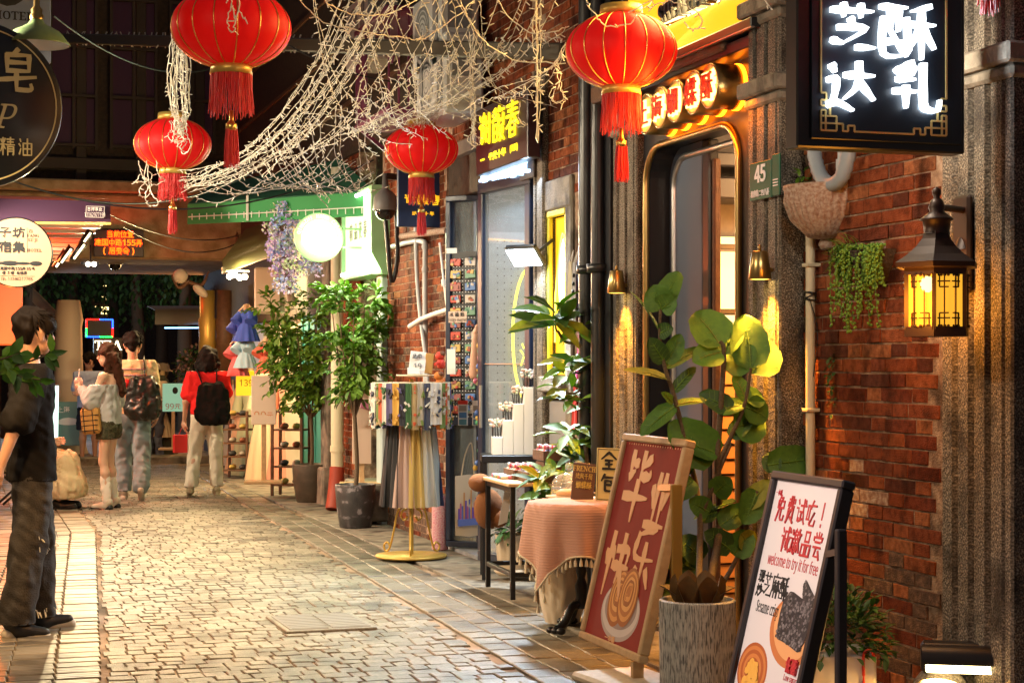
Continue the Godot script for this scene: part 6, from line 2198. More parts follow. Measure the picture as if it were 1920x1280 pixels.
		for k in 420 - 200 * e:
			var c := rnd(0.01, 0.22) if rng.randf() < 0.6 else 0.03
			m.tint(Color(c, c * 0.9, c * 0.92))
			m.disc(o + hx * rnd(-0.92, 0.92) + hy * rnd(-0.92, 0.92) + v3(0, 0, -0.0034 + 0.000004 * k), v3(0.006, 0.002, 0), v3(-0.002, 0.0045, 0), 6)
	part("crisp_print", m, pr, t).set_meta("kind", "stuff")
	m = M.new()
	inv = t.transform.affine_inverse()
	pb = at_depth(1577, 1700, 4.75)
	m.bar(inv * at_depth(1577, 992, 5.0), inv * v3(at_depth(1577, 992, 5.0).x, 0.02, at_depth(1577, 992, 5.0).z), 0.03, 0.026, Vector3.RIGHT, 0.004)
	m.bar(inv * at_depth(1577, 1035, 5.0), inv * at_depth(1556, 1040, 5.06), 0.02, 0.02)
	part("post", m, mats["frame_black"], t)

func flat_thing(called: String, label: String, cat: String, px: float, py: float, y: float, turn := 0.0, group := "") -> Node3D:
	return thing(called, label, cat, at_y(px, py, y), turn, group)

func display_tables() -> void:
	# ---- round table under the tasselled pink cloth ----
	var top := 0.71
	var c := at_depth(1090, 944, 9.45)
	c.y = 0.03
	var t := thing("round_table", "small round table on a carved black foot", "table", c)
	var m := M.new()
	m.lathe([v2(0.0, 0.645), v2(0.27, 0.645), v2(0.275, 0.655), v2(0.27, 0.67), v2(0.0, 0.67)], 32)
	part("top", m, mats["brown_timber"], t)
	m = M.new()
	m.lathe([v2(0.05, 0.12), v2(0.03, 0.18), v2(0.035, 0.24), v2(0.02, 0.28), v2(0.03, 0.32), v2(0.018, 0.42), v2(0.018, 0.64)], 14)
	part("column", m, mats["black_metal"], t)
	for k in 3:
		var a := 0.5 + TAU * k / 3
		m = M.new()
		m.tube(curve([v3(0, 0.14, 0), v3(cos(a) * 0.08, 0.13, sin(a) * 0.08), v3(cos(a) * 0.15, 0.05, sin(a) * 0.15), v3(cos(a) * 0.2, 0.025, sin(a) * 0.2)]), 0.024, 8)
		for q in 3: m.ball(v3(cos(a + 0.16 * (q - 1)) * 0.215, 0.02, sin(a + 0.16 * (q - 1)) * 0.215), v3(0.028, 0.02, 0.024), 8, 5)
		part("clawed_foot", m, mats["black_metal"], t)
	t = thing("tablecloth", "dusty pink ribbed cloth with cream tassels draped over the round table", "tablecloth", c)
	m = M.new()
	var rows := []
	var hems := []
	for k in 15:
		var f := k / 14.0
		var row := []
		for j in 73:
			var a := TAU * j / 72
			var sq := 0.50 / maxf(absf(cos(a + 0.35)), absf(sin(a + 0.35)))       # a square cloth hangs lower at its corners
			var d := f * sq
			var r := minf(d, 0.3)
			var fall := maxf(d - 0.29, 0.0)
			var fold := (sin(a * 9.0 + 0.6 * sin(a * 3.0)) * 0.13 + sin(a * 23.0 + 2.0 * sin(a * 5.0)) * 0.035) * fall
			row.append(v3(cos(a) * (r + fold + fall * 0.05), 0.692 - fall * 1.25, -sin(a) * (r + fold + fall * 0.05)))
		rows.append(row)
	m.sheet(rows, -0.004)
	var clm := weave(mat("pink_cloth", lin(0.5, 0.28, 0.215), 0.9), 0.14)
	clm.heightmap_texture = rib_tex
	clm.uv1_scale = Vector3.ONE * 70.0
	part("cloth", m, clm, t)
	m = M.new()
	var edge: Array = rows[14]
	m.tube(edge, 0.006, 5)
	for j in 72:
		var q: Vector3 = edge[j]
		m.tube([q, q - v3(0, 0.012, 0), q - v3(0, 0.022, 0), q - v3(0, 0.05, 0)], [0.002, 0.002, 0.007, 0.01], 6)
	part("tassel_fringe", m, mat("tassel_cream", lin(0.62, 0.55, 0.42), 0.8), t).set_meta("kind", "stuff")
	# glass domes with cakes, cup, and the two cards
	for k in 2:
		var q := at_y([1068, 1085][k], [932, 926][k], top)
		t = thing("cake_dome", ["taller glass dome with a knob over a cake on the pink cloth", "second glass dome behind, over a round biscuit"][k], "glass dome", q)
		m = M.new()
		var r: float = [0.105, 0.08][k]
		m.lathe([v2(r, 0.012), v2(r, 0.05), v2(r * 0.93, 0.09), v2(r * 0.7, 0.12), v2(r * 0.3, 0.138), v2(0.012, 0.142), v2(0.012, 0.15), v2(0.026, 0.165), v2(0.024, 0.185), v2(0.0, 0.195)], 28)
		part("glass", m, pane("dome_glass", Color(0.95, 0.97, 0.95), 0.16), t)
		m = M.new()
		m.lathe([v2(0.0, 0.0), v2(r + 0.025, 0.0), v2(r + 0.03, 0.008), v2(0.0, 0.01)], 28)
		part("plate", m, mats["pale_timber"], t)
		m = M.new()
		m.lathe([v2(0.0, 0.01), v2(r * 0.7, 0.01), v2(r * 0.75, 0.03), v2(r * 0.5, 0.045), v2(0.0, 0.042)], 18)
		part("cake", m, mat("cake_%d" % k, [lin(0.6, 0.28, 0.06), lin(0.45, 0.22, 0.07)][k], 0.7), t)
	t = flat_thing("cup", "dark blue and white cup on a saucer on the pink cloth", "cup", 1133, 937, top)
	m = M.new()
	m.lathe([v2(0.0, 0.008), v2(0.03, 0.01), v2(0.042, 0.03), v2(0.044, 0.06), v2(0.041, 0.06), v2(0.036, 0.02)], 22)
	m.tube(curve([v3(0.042, 0.05, 0), v3(0.065, 0.045, 0), v3(0.06, 0.022, 0), v3(0.04, 0.02, 0)]), 0.005, 6)
	part("bowl", m, mat("cup_blue", lin(0.01, 0.018, 0.09), 0.2), t)
	m = M.new()
	for k in 14: m.ball(v3(cos(TAU * k / 14) * 0.0425, 0.036, sin(TAU * k / 14) * 0.0425), v3(0.004, 0.014, 0.004), 6, 4)
	part("pattern", m, mats["gold_paint"], t).set_meta("kind", "stuff")
	m = M.new()
	m.lathe([v2(0.0, 0.0), v2(0.07, 0.004), v2(0.085, 0.012), v2(0.083, 0.015), v2(0.0, 0.008)], 24)
	part("saucer", m, mat("stoneware", lin(0.4, 0.33, 0.24), 0.4), t)
	var cards := [[1076, 866, 1118, 870, 1070, 935, 9.62, "dark brown card with gold lettering about butterfly pastry on the round table"], [1131, 840, 1182, 842, 1117, 938, 9.35, "pale yellow card with two black brush characters beside the red poster"]]
	for k in 2:
		var q: Array = cards[k]
		var tl := at_depth(q[0], q[1], q[6])
		t = board("table_card", q[7], "card", tl, at_depth(q[2], q[3], q[6]), at_depth(q[4], q[5], q[6] - 0.06))
		var w: float = at_depth(q[2], q[3], q[6]).distance_to(tl)
		var h: float = tl.distance_to(t.position)
		m = M.new()
		m.box(v3(w * 0.5, h * 0.5, -0.004), v3(w, h, 0.008), Basis(), 0.002)
		part("card", m, mat("card_%d" % k, [lin(0.09, 0.035, 0.015), lin(0.62, 0.52, 0.22)][k], 0.5), t)
		m = M.new()
		if k == 0:
			write_line(m, "法风千层", v3(w * 0.14, h * 0.72, 0.001), v3(w * 0.18, 0, 0), v3(0, -h * 0.16, 0), 0.13, 0.001)
			write_line(m, "蝴蝶酥", v3(w * 0.18, h * 0.5, 0.001), v3(w * 0.22, 0, 0), v3(0, -h * 0.2, 0), 0.13, 0.001)
			latin("lettering", "FRENCH", t, Transform3D(Basis(), v3(w * 0.5, h * 0.84, 0.001)), 0.03, mats["gold_paint"], 0.001, true, true, 0.75)
			part("character", m, mats["gold_paint"], t)
		else:
			write_line(m, "全", v3(w * 0.14, h * 0.93, 0.001), v3(w * 0.62, 0, 0), v3(0, -h * 0.36, 0), 0.14, 0.001, 1.0, 0.5)
			write_line(m, "包", v3(w * 0.14, h * 0.52, 0.001), v3(w * 0.62, 0, 0), v3(0, -h * 0.36, 0), 0.14, 0.001, 1.0, 0.5)
			m.xf = Transform3D(Basis(), v3(w * 0.5, h * 0.5, 0.001))
			frame_bars(m, w * 0.94, h * 0.96, 0.003, 0.002, 0, 0)
			part("character", m, mats["black_print"], t)
	# white carved floor vase under the cloth
	t = flat_thing("floor_vase", "tall white carved floor vase under the pink tablecloth", "vase", 1055, 1166, 0.03)
	m = M.new()
	rows = []
	for k in 17:
		var f := k / 16.0
		var row := []
		for j in 49:
			var a := TAU * j / 48
			var r := 0.075 + 0.055 * sin(f * 2.5 + 0.25) + 0.007 * absf(sin(j * PI / 4.0 + (0.4 if (k / 3) % 2 else 0.0)))
			row.append(v3(cos(a) * r, f * 0.42, -sin(a) * r))
		rows.append(row)
	m.sheet(rows)
	part("body", m, mat("vase_white", lin(0.6, 0.52, 0.42), 0.55), t)
	# ---- black metal display table with small goods ----
	var o := at_y(964, 1129, 0.03)
	var L := at_y(915, 1103, 0.03)
	var dirx := (o - L)
	var tw := dirx.length() + 0.42
	t = thing("metal_table", "black metal display table with a pale wooden top and small goods", "table", L, atan2(-dirx.z, dirx.x))
	# local x from the left front leg toward the right one; local z toward the lane
	var ht := 0.70
	m = M.new()
	m.box(v3(0.32, ht, -0.2), v3(0.68, 0.022, 0.46), Basis(), 0.004)
	part("top", m, mats["pale_timber"], t)
	for q in [[0, 0], [0.64, 0], [0, -0.4], [0.64, -0.4]]:
		m = M.new()
		m.box(v3(q[0], ht * 0.5, q[1]), v3(0.03, ht - 0.02, 0.03), Basis(), 0.003)
		part("leg", m, mats["black_metal"], t)
	for q in [[0.32, 0.16, 0.0, 0.64, 0], [0.32, 0.16, -0.4, 0.64, 0], [0, 0.16, -0.2, 0.4, 1], [0.64, 0.16, -0.2, 0.4, 1], [0.32, ht - 0.03, 0.0, 0.64, 0], [0.0, ht - 0.03, -0.2, 0.4, 1]]:
		m = M.new()
		m.box(v3(q[0], q[1], q[2]), v3(q[3] - 0.03, 0.028, 0.026) if q[4] == 0 else v3(0.026, 0.028, q[3] - 0.03), Basis(), 0.003)
		part("rail", m, mats["black_metal"], t)
	var tt := t.transform
	# wooden tray boxes and their bottles
	for k in 3:
		var b: Node3D = thing("tray_box", ["wooden tray of red and white topped bottles on the black table", "upper wooden tray of small jars at the back of the black table", "open wooden box of dark blue packets beside the trays"][k], "box", tt * v3([0.22, 0.3, 0.5][k], ht + [0.011, 0.13, 0.011][k], [-0.16, -0.33, -0.18][k]), t.rotation.y)
		m = M.new()
		m.box(v3(0, 0.008, 0), v3(0.26, 0.016, 0.16), Basis(), 0.002)
		for q in [-1, 1]:
			m.box(v3(0, 0.035, 0.076 * q), v3(0.26, 0.055, 0.01), Basis(), 0.002)
			m.box(v3(0.126 * q, 0.035, 0), v3(0.01, 0.055, 0.14), Basis(), 0.002)
		if k == 1: m.box(v3(0, -0.06, 0), v3(0.2, 0.1, 0.14), Basis(), 0.004)
		part("tray", m, mats["brown_timber"], b)
		for i in 18:
			m = M.new()
			var at := v3(-0.105 + 0.042 * (i % 6), 0.02, -0.048 + 0.048 * (i / 6))
			if k < 2: m.lathe([v2(0.0, 0.0), v2(0.016, 0.0), v2(0.017, 0.045), v2(0.009, 0.05), v2(0.009, 0.055)], 8, at)
			else: m.box(at + v3(0, 0.03, 0), v3(0.03, 0.004 + 0.006 * (i % 3), 0.05), Basis(Vector3.RIGHT, 0.5))
			part("bottle" if k < 2 else "packet", m, mat("goods_%d" % ((i + k) % 4), [lin(0.6, 0.55, 0.45), lin(0.55, 0.05, 0.05), lin(0.05, 0.08, 0.2), lin(0.5, 0.3, 0.2)][(i + k) % 4], 0.35), b)
			if k < 2:
				m = M.new()
				m.lathe([v2(0.0, 0.052), v2(0.011, 0.052), v2(0.011, 0.075), v2(0.0, 0.076)], 8, at)
				part("cap", m, mat("goods_cap_%d" % (i % 3), [lin(0.7, 0.68, 0.62), lin(0.6, 0.04, 0.05), lin(0.5, 0.15, 0.2)][i % 3], 0.4), b)
	for k in 16:
		m = M.new()
		var at := tt * v3(0.03 + 0.036 * (k % 8), ht + 0.024, -0.03 - 0.045 * (k / 8))
		m.tube([at - v3(0.012, 0, 0), at + v3(0.014, 0.0, 0.01)], 0.013, 8)
		m.ball(at + v3(0.016, 0, 0.011), v3(0.012, 0.012, 0.012), 8, 5)
		solo("hand_cream_tube", m, mat("tube_%d" % (k % 5), [lin(0.6, 0.15, 0.18), lin(0.15, 0.35, 0.55), lin(0.62, 0.55, 0.4), lin(0.25, 0.42, 0.3), lin(0.6, 0.35, 0.12)][k % 5], 0.3), "small %s tube, %s from the left in the %s row on the black table" % [["pink", "blue", "cream", "green", "orange"][k % 5], nth(k % 8), ["front", "rear"][k / 8]], "tube", "small tubes on the black table")
	# brown plush bag hanging at the table's left end
	t = thing("plush_bag", "round brown plush bag hanging at the left end of the black table", "bag", tt * v3(-0.07, 0.5, -0.02))
	m = M.new()
	m.ball(v3(0, 0.0, 0), v3(0.1, 0.13, 0.07), 16, 10)
	m.ball(v3(-0.06, 0.17, 0), v3(0.075, 0.06, 0.06), 14, 8)
	m.ball(v3(0.06, -0.06, 0.03), v3(0.06, 0.06, 0.05), 12, 8)
	part("body", m, weave(mat("plush_brown", lin(0.22, 0.085, 0.03), 0.95), 0.6), t)
	m = M.new()
	m.prism([v2(0.04, -0.1), v2(0.1, -0.08), v2(0.13, 0.13), v2(0.09, 0.15)], 0.075, 0.08)
	part("wrapper", m, mat("clear_wrap", lin(0.55, 0.5, 0.48), 0.15), t)
	# striped planter on the lower shelf of the black table
	t = flat_thing("striped_planter", "cream ribbed planter with dark leaves under the black table", "plant pot", 962, 1078, 0.05)
	m = M.new()
	rows = []
	for k in 6:
		var row := []
		for j in 81:
			var a := TAU * j / 80
			var r := 0.1 + 0.018 * k / 5.0 + 0.003 * (1 if j % 2 else -1)
			row.append(v3(cos(a) * r, 0.05 + 0.045 * k, -sin(a) * r))
		rows.append(row)
	m.sheet(rows)
	m.lathe([v2(0.0, 0.0), v2(0.1, 0.0), v2(0.13, 0.03), v2(0.12, 0.035), v2(0.09, 0.05)], 28)
	part("pot", m, mat("pot_cream", lin(0.52, 0.42, 0.3), 0.6), t)
	m = M.new()
	for k in 90:
		var d := v3(rnd(-1, 1), rnd(0.0, 1.2), rnd(-1, 1)).normalized()
		m.leaf(v3(0, 0.27, 0) + d * rnd(0.03, 0.16), d + v3(0, -0.4, 0), Vector3.UP, rnd(0.08, 0.12), 0.04, 0.35)
	part("leaves", m, mats["leaf_dark"], t)
	# ---- brass scarf stand ----
	var g := at_y(771, 1044, 0.03)
	t = thing("scarf_stand", "gold painted round rack stand with scroll feet on a disc base", "clothes stand", g)
	m = M.new()
	m.lathe([v2(0.0, 0.0), v2(0.26, 0.0), v2(0.268, 0.008), v2(0.262, 0.02), v2(0.0, 0.024)], 44)
	part("base", m, mats["gold_paint"], t)
	m = M.new()
	m.tube([v3(0, 0.02, 0), v3(0, 1.32, 0)], 0.017, 12)
	part("pole", m, mats["gold_paint"], t)
	for k in 3:
		var a := 0.25 + TAU * k / 3
		var cv := []
		for q in [[0.035, 0.3], [0.06, 0.27], [0.09, 0.3], [0.075, 0.34], [0.04, 0.36], [0.075, 0.375], [0.12, 0.33], [0.15, 0.2], [0.19, 0.06], [0.225, 0.035], [0.24, 0.075], [0.21, 0.1], [0.19, 0.075]]: cv.append(v3(cos(a) * q[0], q[1], -sin(a) * q[0]))
		m = M.new()
		m.tube(curve(cv, 4), 0.008, 7)
		part("scroll_foot", m, mats["gold_paint"], t)
	m = M.new()
	var ring := []
	for k in 41: ring.append(v3(cos(TAU * k / 40) * 0.285, 1.29, -sin(TAU * k / 40) * 0.285))
	m.tube(ring, 0.007, 6, false)
	for k in 3: m.bar(v3(0, 1.29, 0), ring[k * 13], 0.01, 0.01)
	m.lathe([v2(0.0, 1.34), v2(0.17, 1.34), v2(0.17, 1.352), v2(0.0, 1.354)], 28, v3(0.06, 0, 0))
	part("rack_ring", m, mats["cream_paint"], t)
	# scarves hung round the ring
	var cols := [lin(0.62, 0.58, 0.5), lin(0.05, 0.06, 0.1), lin(0.55, 0.3, 0.05), lin(0.6, 0.56, 0.48), lin(0.03, 0.10, 0.03), lin(0.5, 0.08, 0.03), lin(0.4, 0.36, 0.3), lin(0.12, 0.1, 0.22), lin(0.66, 0.62, 0.56), lin(0.02, 0.02, 0.03), lin(0.14, 0.2, 0.05), lin(0.35, 0.25, 0.12)]
	for k in 40:
		var a := TAU * k / 40 + rnd(-0.03, 0.03)
		var sc := thing("scarf", "folded %s scarf, %s of the %s hung round the gold stand" % [["cream", "black", "mustard", "pale cream", "dark green", "red", "beige", "purple", "white", "jet black", "olive", "tan"][(k * 7) % 12], nth((k + 10) % 10), ["right-hand ten", "back ten", "left-hand ten", "front ten"][k / 10]], "scarf", g + v3(cos(a) * 0.285, 1.29, -sin(a) * 0.285), a, "scarves hung round the gold stand")
		var l := rnd(0.30, 0.345)
		var rw := []
		for q in 7:
			var row := []
			for j in 5: row.append(v3(0.012 + 0.008 * sin(j * 2.0 + k), -l * q / 6.0, (j - 2) * 0.013 + rnd(-0.002, 0.002)))
			rw.append(row)
		m = M.new()
		m.sheet(rw, 0.006)
		part("cloth", m, mat("scarf_%d" % ((k * 7) % 12), cols[(k * 7) % 12], 0.6), sc)
		m = M.new()
		for q in 5: m.box(v3(0.024, -rnd(0.03, l), rnd(-0.02, 0.02)), v3(0.012, rnd(0.01, 0.05), rnd(0.006, 0.02)), Basis(Vector3.RIGHT, rnd(-1, 1)))
		part("pattern", m, mat("scarf_%d" % ((k * 5 + 4) % 12), cols[(k * 5 + 4) % 12], 0.6), sc).set_meta("kind", "stuff")
	for k in 9:
		var a := 2.6 + 0.52 * k
		var sc := thing("long_scarf", ["long black flowered scarf at the left of the stand", "second long black scarf beside the leftmost one", "third long black scarf nearest the pole on the left", "long pale pink scarf in front of the pole", "long mustard edged scarf right of the pole", "long sheer white scarf with a blue flower at right", "long grey scarf at the right side of the stand", "long navy scarf behind the stand", "long dark scarf at the back of the stand"][k], "scarf", g + v3(cos(a) * 0.16, 1.0, -sin(a) * 0.16), a, "long scarves hung low on the gold stand")
		var rw := []
		for q in 9:
			var f := q / 8.0
			var row := []
			for j in 9: row.append(v3(0.02 * sin(j * 1.7 + k) + 0.05 * f, -0.62 * f, (j - 4) * 0.014 * (0.6 + 1.0 * f)))
			rw.append(row)
		m = M.new()
		m.sheet(rw, 0.003)
		part("cloth", m, mat("long_scarf_%d" % k, [lin(0.012, 0.012, 0.016), lin(0.014, 0.016, 0.02), lin(0.018, 0.017, 0.02), lin(0.4, 0.27, 0.23), lin(0.45, 0.3, 0.08), lin(0.5, 0.47, 0.4), lin(0.32, 0.34, 0.33), lin(0.02, 0.03, 0.09), lin(0.03, 0.03, 0.04)][k], 0.55), sc)
	# price stand and small cards on the rack top
	t = thing("price_card", "white price card leaning on the scarf stand's top tray", "card", g + v3(0.04, 1.355, 0.03), -0.25)
	m = M.new()
	m.box(v3(0, 0.085, 0), v3(0.12, 0.17, 0.01), Basis(Vector3.RIGHT, -0.25) * Basis(Vector3.BACK, -0.12), 0.002)
	m.box(v3(-0.03, 0.025, 0.05), v3(0.09, 0.05, 0.006), Basis(Vector3.RIGHT, -0.3))
	part("card", m, mats["white_paint"], t)
	m = M.new()
	write_line(m, "丝巾", v3(-0.035, 0.15, -0.002), v3(0.034, 0, 0.0), v3(-0.003, -0.034, 0.01), 0.11, 0.009)
	part("character", m, mats["black_print"], t)
	latin("price", "19", t, Transform3D(Basis(), v3(-0.0, 0.06, 0.02)), 0.04, mats["black_print"], 0.003)
	m = M.new()
	m.box(v3(0.085, 0.08, -0.01), v3(0.06, 0.15, 0.02), Basis(Vector3.BACK, -0.1), 0.004)
	part("souvenir", m, mat("souvenir_gold", lin(0.45, 0.25, 0.07), 0.5), t)
	# pink flowered canister
	t = flat_thing("umbrella_canister", "pink flower-printed canister beside the dark blue door frame", "canister", 825, 1030, 0.03)
	m = M.new()
	m.lathe([v2(0.0, 0.0), v2(0.062, 0.0), v2(0.064, 0.01), v2(0.064, 0.36), v2(0.06, 0.37), v2(0.05, 0.4), v2(0.02, 0.43), v2(0.0, 0.432)], 24)
	part("body", m, rough_mat("pink_print", [[0.0, lin(0.5, 0.06, 0.16)], [0.45, lin(0.55, 0.2, 0.26)], [0.6, lin(0.68, 0.55, 0.5)], [1.0, lin(0.4, 0.1, 0.2)]], 0.03, 5.0, 0.35, 0.0, false, 91, 4), t)

func glass_shop() -> void:
	var fr: StandardMaterial3D = mats["navy_paint"]
	var gl: StandardMaterial3D = pane("shop_glass", Color(0.9, 0.95, 0.97), 0.10)
	# ---- pegboard door on the left, full of fridge magnets ----
	var a := at_depth(839, 1023, 13.55)
	a.y = 0.06
	var b := at_depth(906, 1023, 13.4)
	b.y = 0.06
	var d := b - a
	var w := d.length()
	var t := thing("magnet_door", "dark blue framed door panel with a black pegboard of fridge magnets", "door", a, atan2(-d.z, d.x))
	var h := at_depth(839, 368, 13.55).y - 0.06
	var m := M.new()
	m.xf = Transform3D(Basis(), v3(w * 0.5, h * 0.5, 0))
	frame_bars(m, w, h, 0.045, 0.07, 0.0, 0.006)
	m.box(v3(0, -h * 0.5 + 0.96, 0), v3(w - 0.09, 0.05, 0.05), Basis(), 0.004)
	part("frame", m, fr, t)
	m = M.new()
	m.box(v3(w * 0.5, h * 0.5, -0.012), v3(w - 0.08, h - 0.08, 0.006))
	part("pane", m, gl, t)
	m = M.new()
	m.box(v3(w * 0.5, 1.62, 0.012), v3(w - 0.09, 1.28, 0.008))
	part("pegboard", m, mat("peg_black", lin(0.012, 0.012, 0.013), 0.5), t)
	m = M.new()
	for q in 44:
		for k in 8: m.box(v3(0.066 + 0.026 * k, 1.0 + 0.028 * q, 0.017), v3(0.009, 0.009, 0.002))
	part("peg_holes", m, mat("peg_light", lin(0.5, 0.5, 0.5), 0.5), t).set_meta("kind", "stuff")
	var mg := [lin(0.5, 0.08, 0.05), lin(0.1, 0.2, 0.45), lin(0.55, 0.38, 0.12), lin(0.5, 0.45, 0.4), lin(0.35, 0.12, 0.1), lin(0.15, 0.3, 0.2)]
	for r in 13:
		for k in 2:
			var at := t.transform * v3(0.09 + 0.13 * k, 2.18 - 0.094 * r, 0.03)
			var mt := thing("fridge_magnet", "small painted souvenir magnet in the %s row from the top, %s column of the pegboard" % [nth(r), ["left", "right"][k]], "magnet", at, t.rotation.y, "fridge magnets on the pegboard")
			m = M.new()
			m.box(v3(0, 0, 0), v3(rnd(0.085, 0.1), rnd(0.05, 0.065), 0.012), Basis(Vector3.BACK, rnd(-0.06, 0.06)), 0.004)
			part("plaque", m, mat("magnet_%d" % ((r * 2 + k * 3) % 6), mg[(r * 2 + k * 3) % 6], 0.4), mt)
			for e in 4:
				m = M.new()
				m.box(v3(rnd(-0.03, 0.03), rnd(-0.018, 0.03), 0.009), v3(rnd(0.012, 0.03), rnd(0.012, 0.03), 0.008), Basis(Vector3.BACK, rnd(-0.5, 0.5)), 0.002)
				part("relief", m, mat("magnet_%d" % ((r + e * 2 + k) % 6), mg[(r + e * 2 + k) % 6], 0.4), mt)
	var signs := [[858, 594, 0.16, 0.085, "pinkish handwritten fridge magnet card sticking out left of the pegboard"], [846, 678, 0.075, 0.19, "white printed notice at the pegboard door's left post"], [868, 774, 0.085, 0.19, "red topped postcard with three pictures on the pegboard"], [893, 774, 0.07, 0.19, "white postcard with pictures right of the red topped one"], [847, 470, 0.09, 0.04, "small white tag high on the door frame"]]
	for k in 5:
		var q: Array = signs[k]
		var nt := thing("notice_card", q[4], "card", at_depth(q[0], q[1], 13.3), t.rotation.y)
		m = M.new()
		m.box(Vector3.ZERO, v3(q[2], q[3], 0.004), Basis(), 0.001)
		part("card", m, mat("card_pink", lin(0.6, 0.45, 0.36), 0.6) if k == 0 else mats["white_paint"], nt)
		if k == 0:
			m = M.new()
			write_line(m, "冰箱贴", v3(-0.07, 0.036, 0.003), v3(0.034, 0, 0), v3(0, -0.034, 0), 0.1, 0.001, 1.4)
			part("character", m, mats["black_print"], nt)
			latin("lettering", "Fridge magnet", nt, Transform3D(Basis(), v3(0.0, -0.022, 0.003)), 0.026, mats["black_print"], 0.001, false, false, 0.7)
		elif k in [2, 3]:
			for e in 3:
				m = M.new()
				m.box(v3(0, 0.035 - 0.052 * e, 0.003), v3(q[2] - 0.02, 0.042, 0.003))
				part("picture", m, mat("postcard_%d" % e, [lin(0.3, 0.25, 0.2), lin(0.08, 0.2, 0.4), lin(0.1, 0.25, 0.3)][e], 0.4), nt)
			if k == 2:
				m = M.new()
				m.box(v3(0, 0.08, 0.003), v3(q[2], 0.03, 0.003))
				part("header", m, mats["sign_red"], nt)
	# strings of trinkets and red toy figures at the sides of the door
	for k in 4:
		var tr := thing("toy_figure", ["topmost brown and red toy figure at the scarf stand", "second brown and red toy figure at the scarf stand", "third toy figure, orange striped, at the scarf stand", "lowest red toy figure beside the scarves"][k], "toy", at_depth(825 - 3 * (k % 2), 676 + 38 * k, 12.9), 0.3)
		tr.scale = Vector3.ONE * 0.72
		m = M.new()
		m.ball(v3(0, 0.05, 0), v3(0.05, 0.045, 0.045), 12, 8)
		m.ball(v3(0.01, -0.03, 0), v3(0.045, 0.055, 0.04), 12, 8)
		m.tube([v3(-0.04, -0.02, 0.02), v3(-0.08, -0.04, 0.03)], 0.016, 7)
		part("body", m, mat("toy_%d" % (k % 2), [lin(0.55, 0.04, 0.02), lin(0.5, 0.15, 0.02)][k % 2], 0.7), tr)
		m = M.new()
		m.ball(v3(0.01, 0.07, 0.02), v3(0.035, 0.03, 0.035), 10, 6)
		part("face", m, mat("toy_brown", lin(0.14, 0.05, 0.02), 0.7), tr)
	m = M.new()
	var cr := []
	for k in 30: cr.append(at_depth(900 + 4 * sin(k * 0.7), 650 + 9 * k, 12.7))
	m.tube(cr, 0.004, 4, false)
	var charm := solo("charm_string", m, mats["gold_paint"], "string of colourful charms hanging by the glass door's post", "charms")
	for k in 28:
		m = M.new()
		m.ball(cr[k] + spread(0.02), v3(0.02, 0.022, 0.016), 8, 6)
		part("charm", m, mat("charm_%d" % (k % 5), [lin(0.6, 0.35, 0.05), lin(0.1, 0.4, 0.2), lin(0.55, 0.12, 0.2), lin(0.55, 0.45, 0.3), lin(0.08, 0.15, 0.4)][k % 5], 0.4), charm)
	# tote bag with a printed skyline
	t = thing("tote_bag", "canvas tote bag with a purple skyline print hanging on the magnet door", "tote bag", at_depth(877, 1002, 13.2), 0.02)
	m = M.new()
	m.sheet([[v3(-0.1, 0.44, 0), v3(0, 0.45, 0.012), v3(0.1, 0.44, 0)], [v3(-0.105, 0.22, 0.02), v3(0, 0.22, 0.05), v3(0.105, 0.22, 0.02)], [v3(-0.1, 0.0, 0.01), v3(0, -0.01, 0.03), v3(0.1, 0.0, 0.01)]], 0.02)
	m.tube(curve([v3(-0.05, 0.44, 0.0), v3(-0.02, 0.6, 0.0), v3(0.03, 0.68, 0), v3(0.05, 0.44, 0.0)]), 0.012, 4, true, 0.4)
	part("canvas", m, weave(mat("canvas", lin(0.55, 0.45, 0.33), 0.85)), t)
	for k in 14:
		m = M.new()
		var hh: float = [0.08, 0.12, 0.1, 0.2, 0.14, 0.1, 0.15, 0.22, 0.09, 0.12, 0.16, 0.08, 0.1, 0.05][k]
		m.box(v3(-0.085 + 0.013 * k, 0.12 + hh * 0.5, 0.052 + 0.016 * (1.0 - absf(k - 7) / 7.0)), v3(0.011, hh, 0.003))
		part("printed_tower", m, mat("skyline_%d" % (k % 4), [lin(0.12, 0.06, 0.4), lin(0.4, 0.1, 0.25), lin(0.1, 0.15, 0.45), lin(0.5, 0.25, 0.1)][k % 4], 0.8), t)
	m = M.new()
	m.box(v3(0, 0.1, 0.06), v3(0.19, 0.05, 0.02), Basis(Vector3.BACK, 0.06))
	part("printed_river", m, mat("skyline_2", Color.BLUE), t)
	# ---- glass door leaf nearer the camera ----
	a = v3(XW - 0.005, 0.06, -wall_s(1001))
	b = at_depth(902, 1048, 12.55)
	b.y = 0.06
	d = a - b
	w = d.length()
	t = thing("glass_door", "open black framed glass door with cool light behind it", "door", b, atan2(-d.z, d.x))
	h = at_depth(902, 345, 12.55).y - 0.06
	m = M.new()
	m.xf = Transform3D(Basis(), v3(w * 0.5, h * 0.5, 0))
	frame_bars(m, w, h, 0.075, 0.06, 0.0, 0.006)
	part("frame", m, fr, t)
	m = M.new()
	m.box(v3(w * 0.5, h * 0.5, 0), v3(w - 0.14, h - 0.14, 0.008))
	part("pane", m, gl, t)
	m = M.new()
	m.bar(v3(0.08, 1.4, 0.01), v3(w - 0.08, 1.4, 0.01), 0.012, 0.006)
	m.tube([v3(0.1, 0.95, 0.05), v3(0.1, 1.25, 0.05)], 0.012, 8)
	part("handle", m, mats["steel"], t)
	# inside: perforated display wall, neon loop, shelf
	t = thing("display_wall", "white perforated display wall with a yellow neon loop inside the glass shop", "display wall", v3(XW + 0.75, 0.05, -12.55), -0.15)
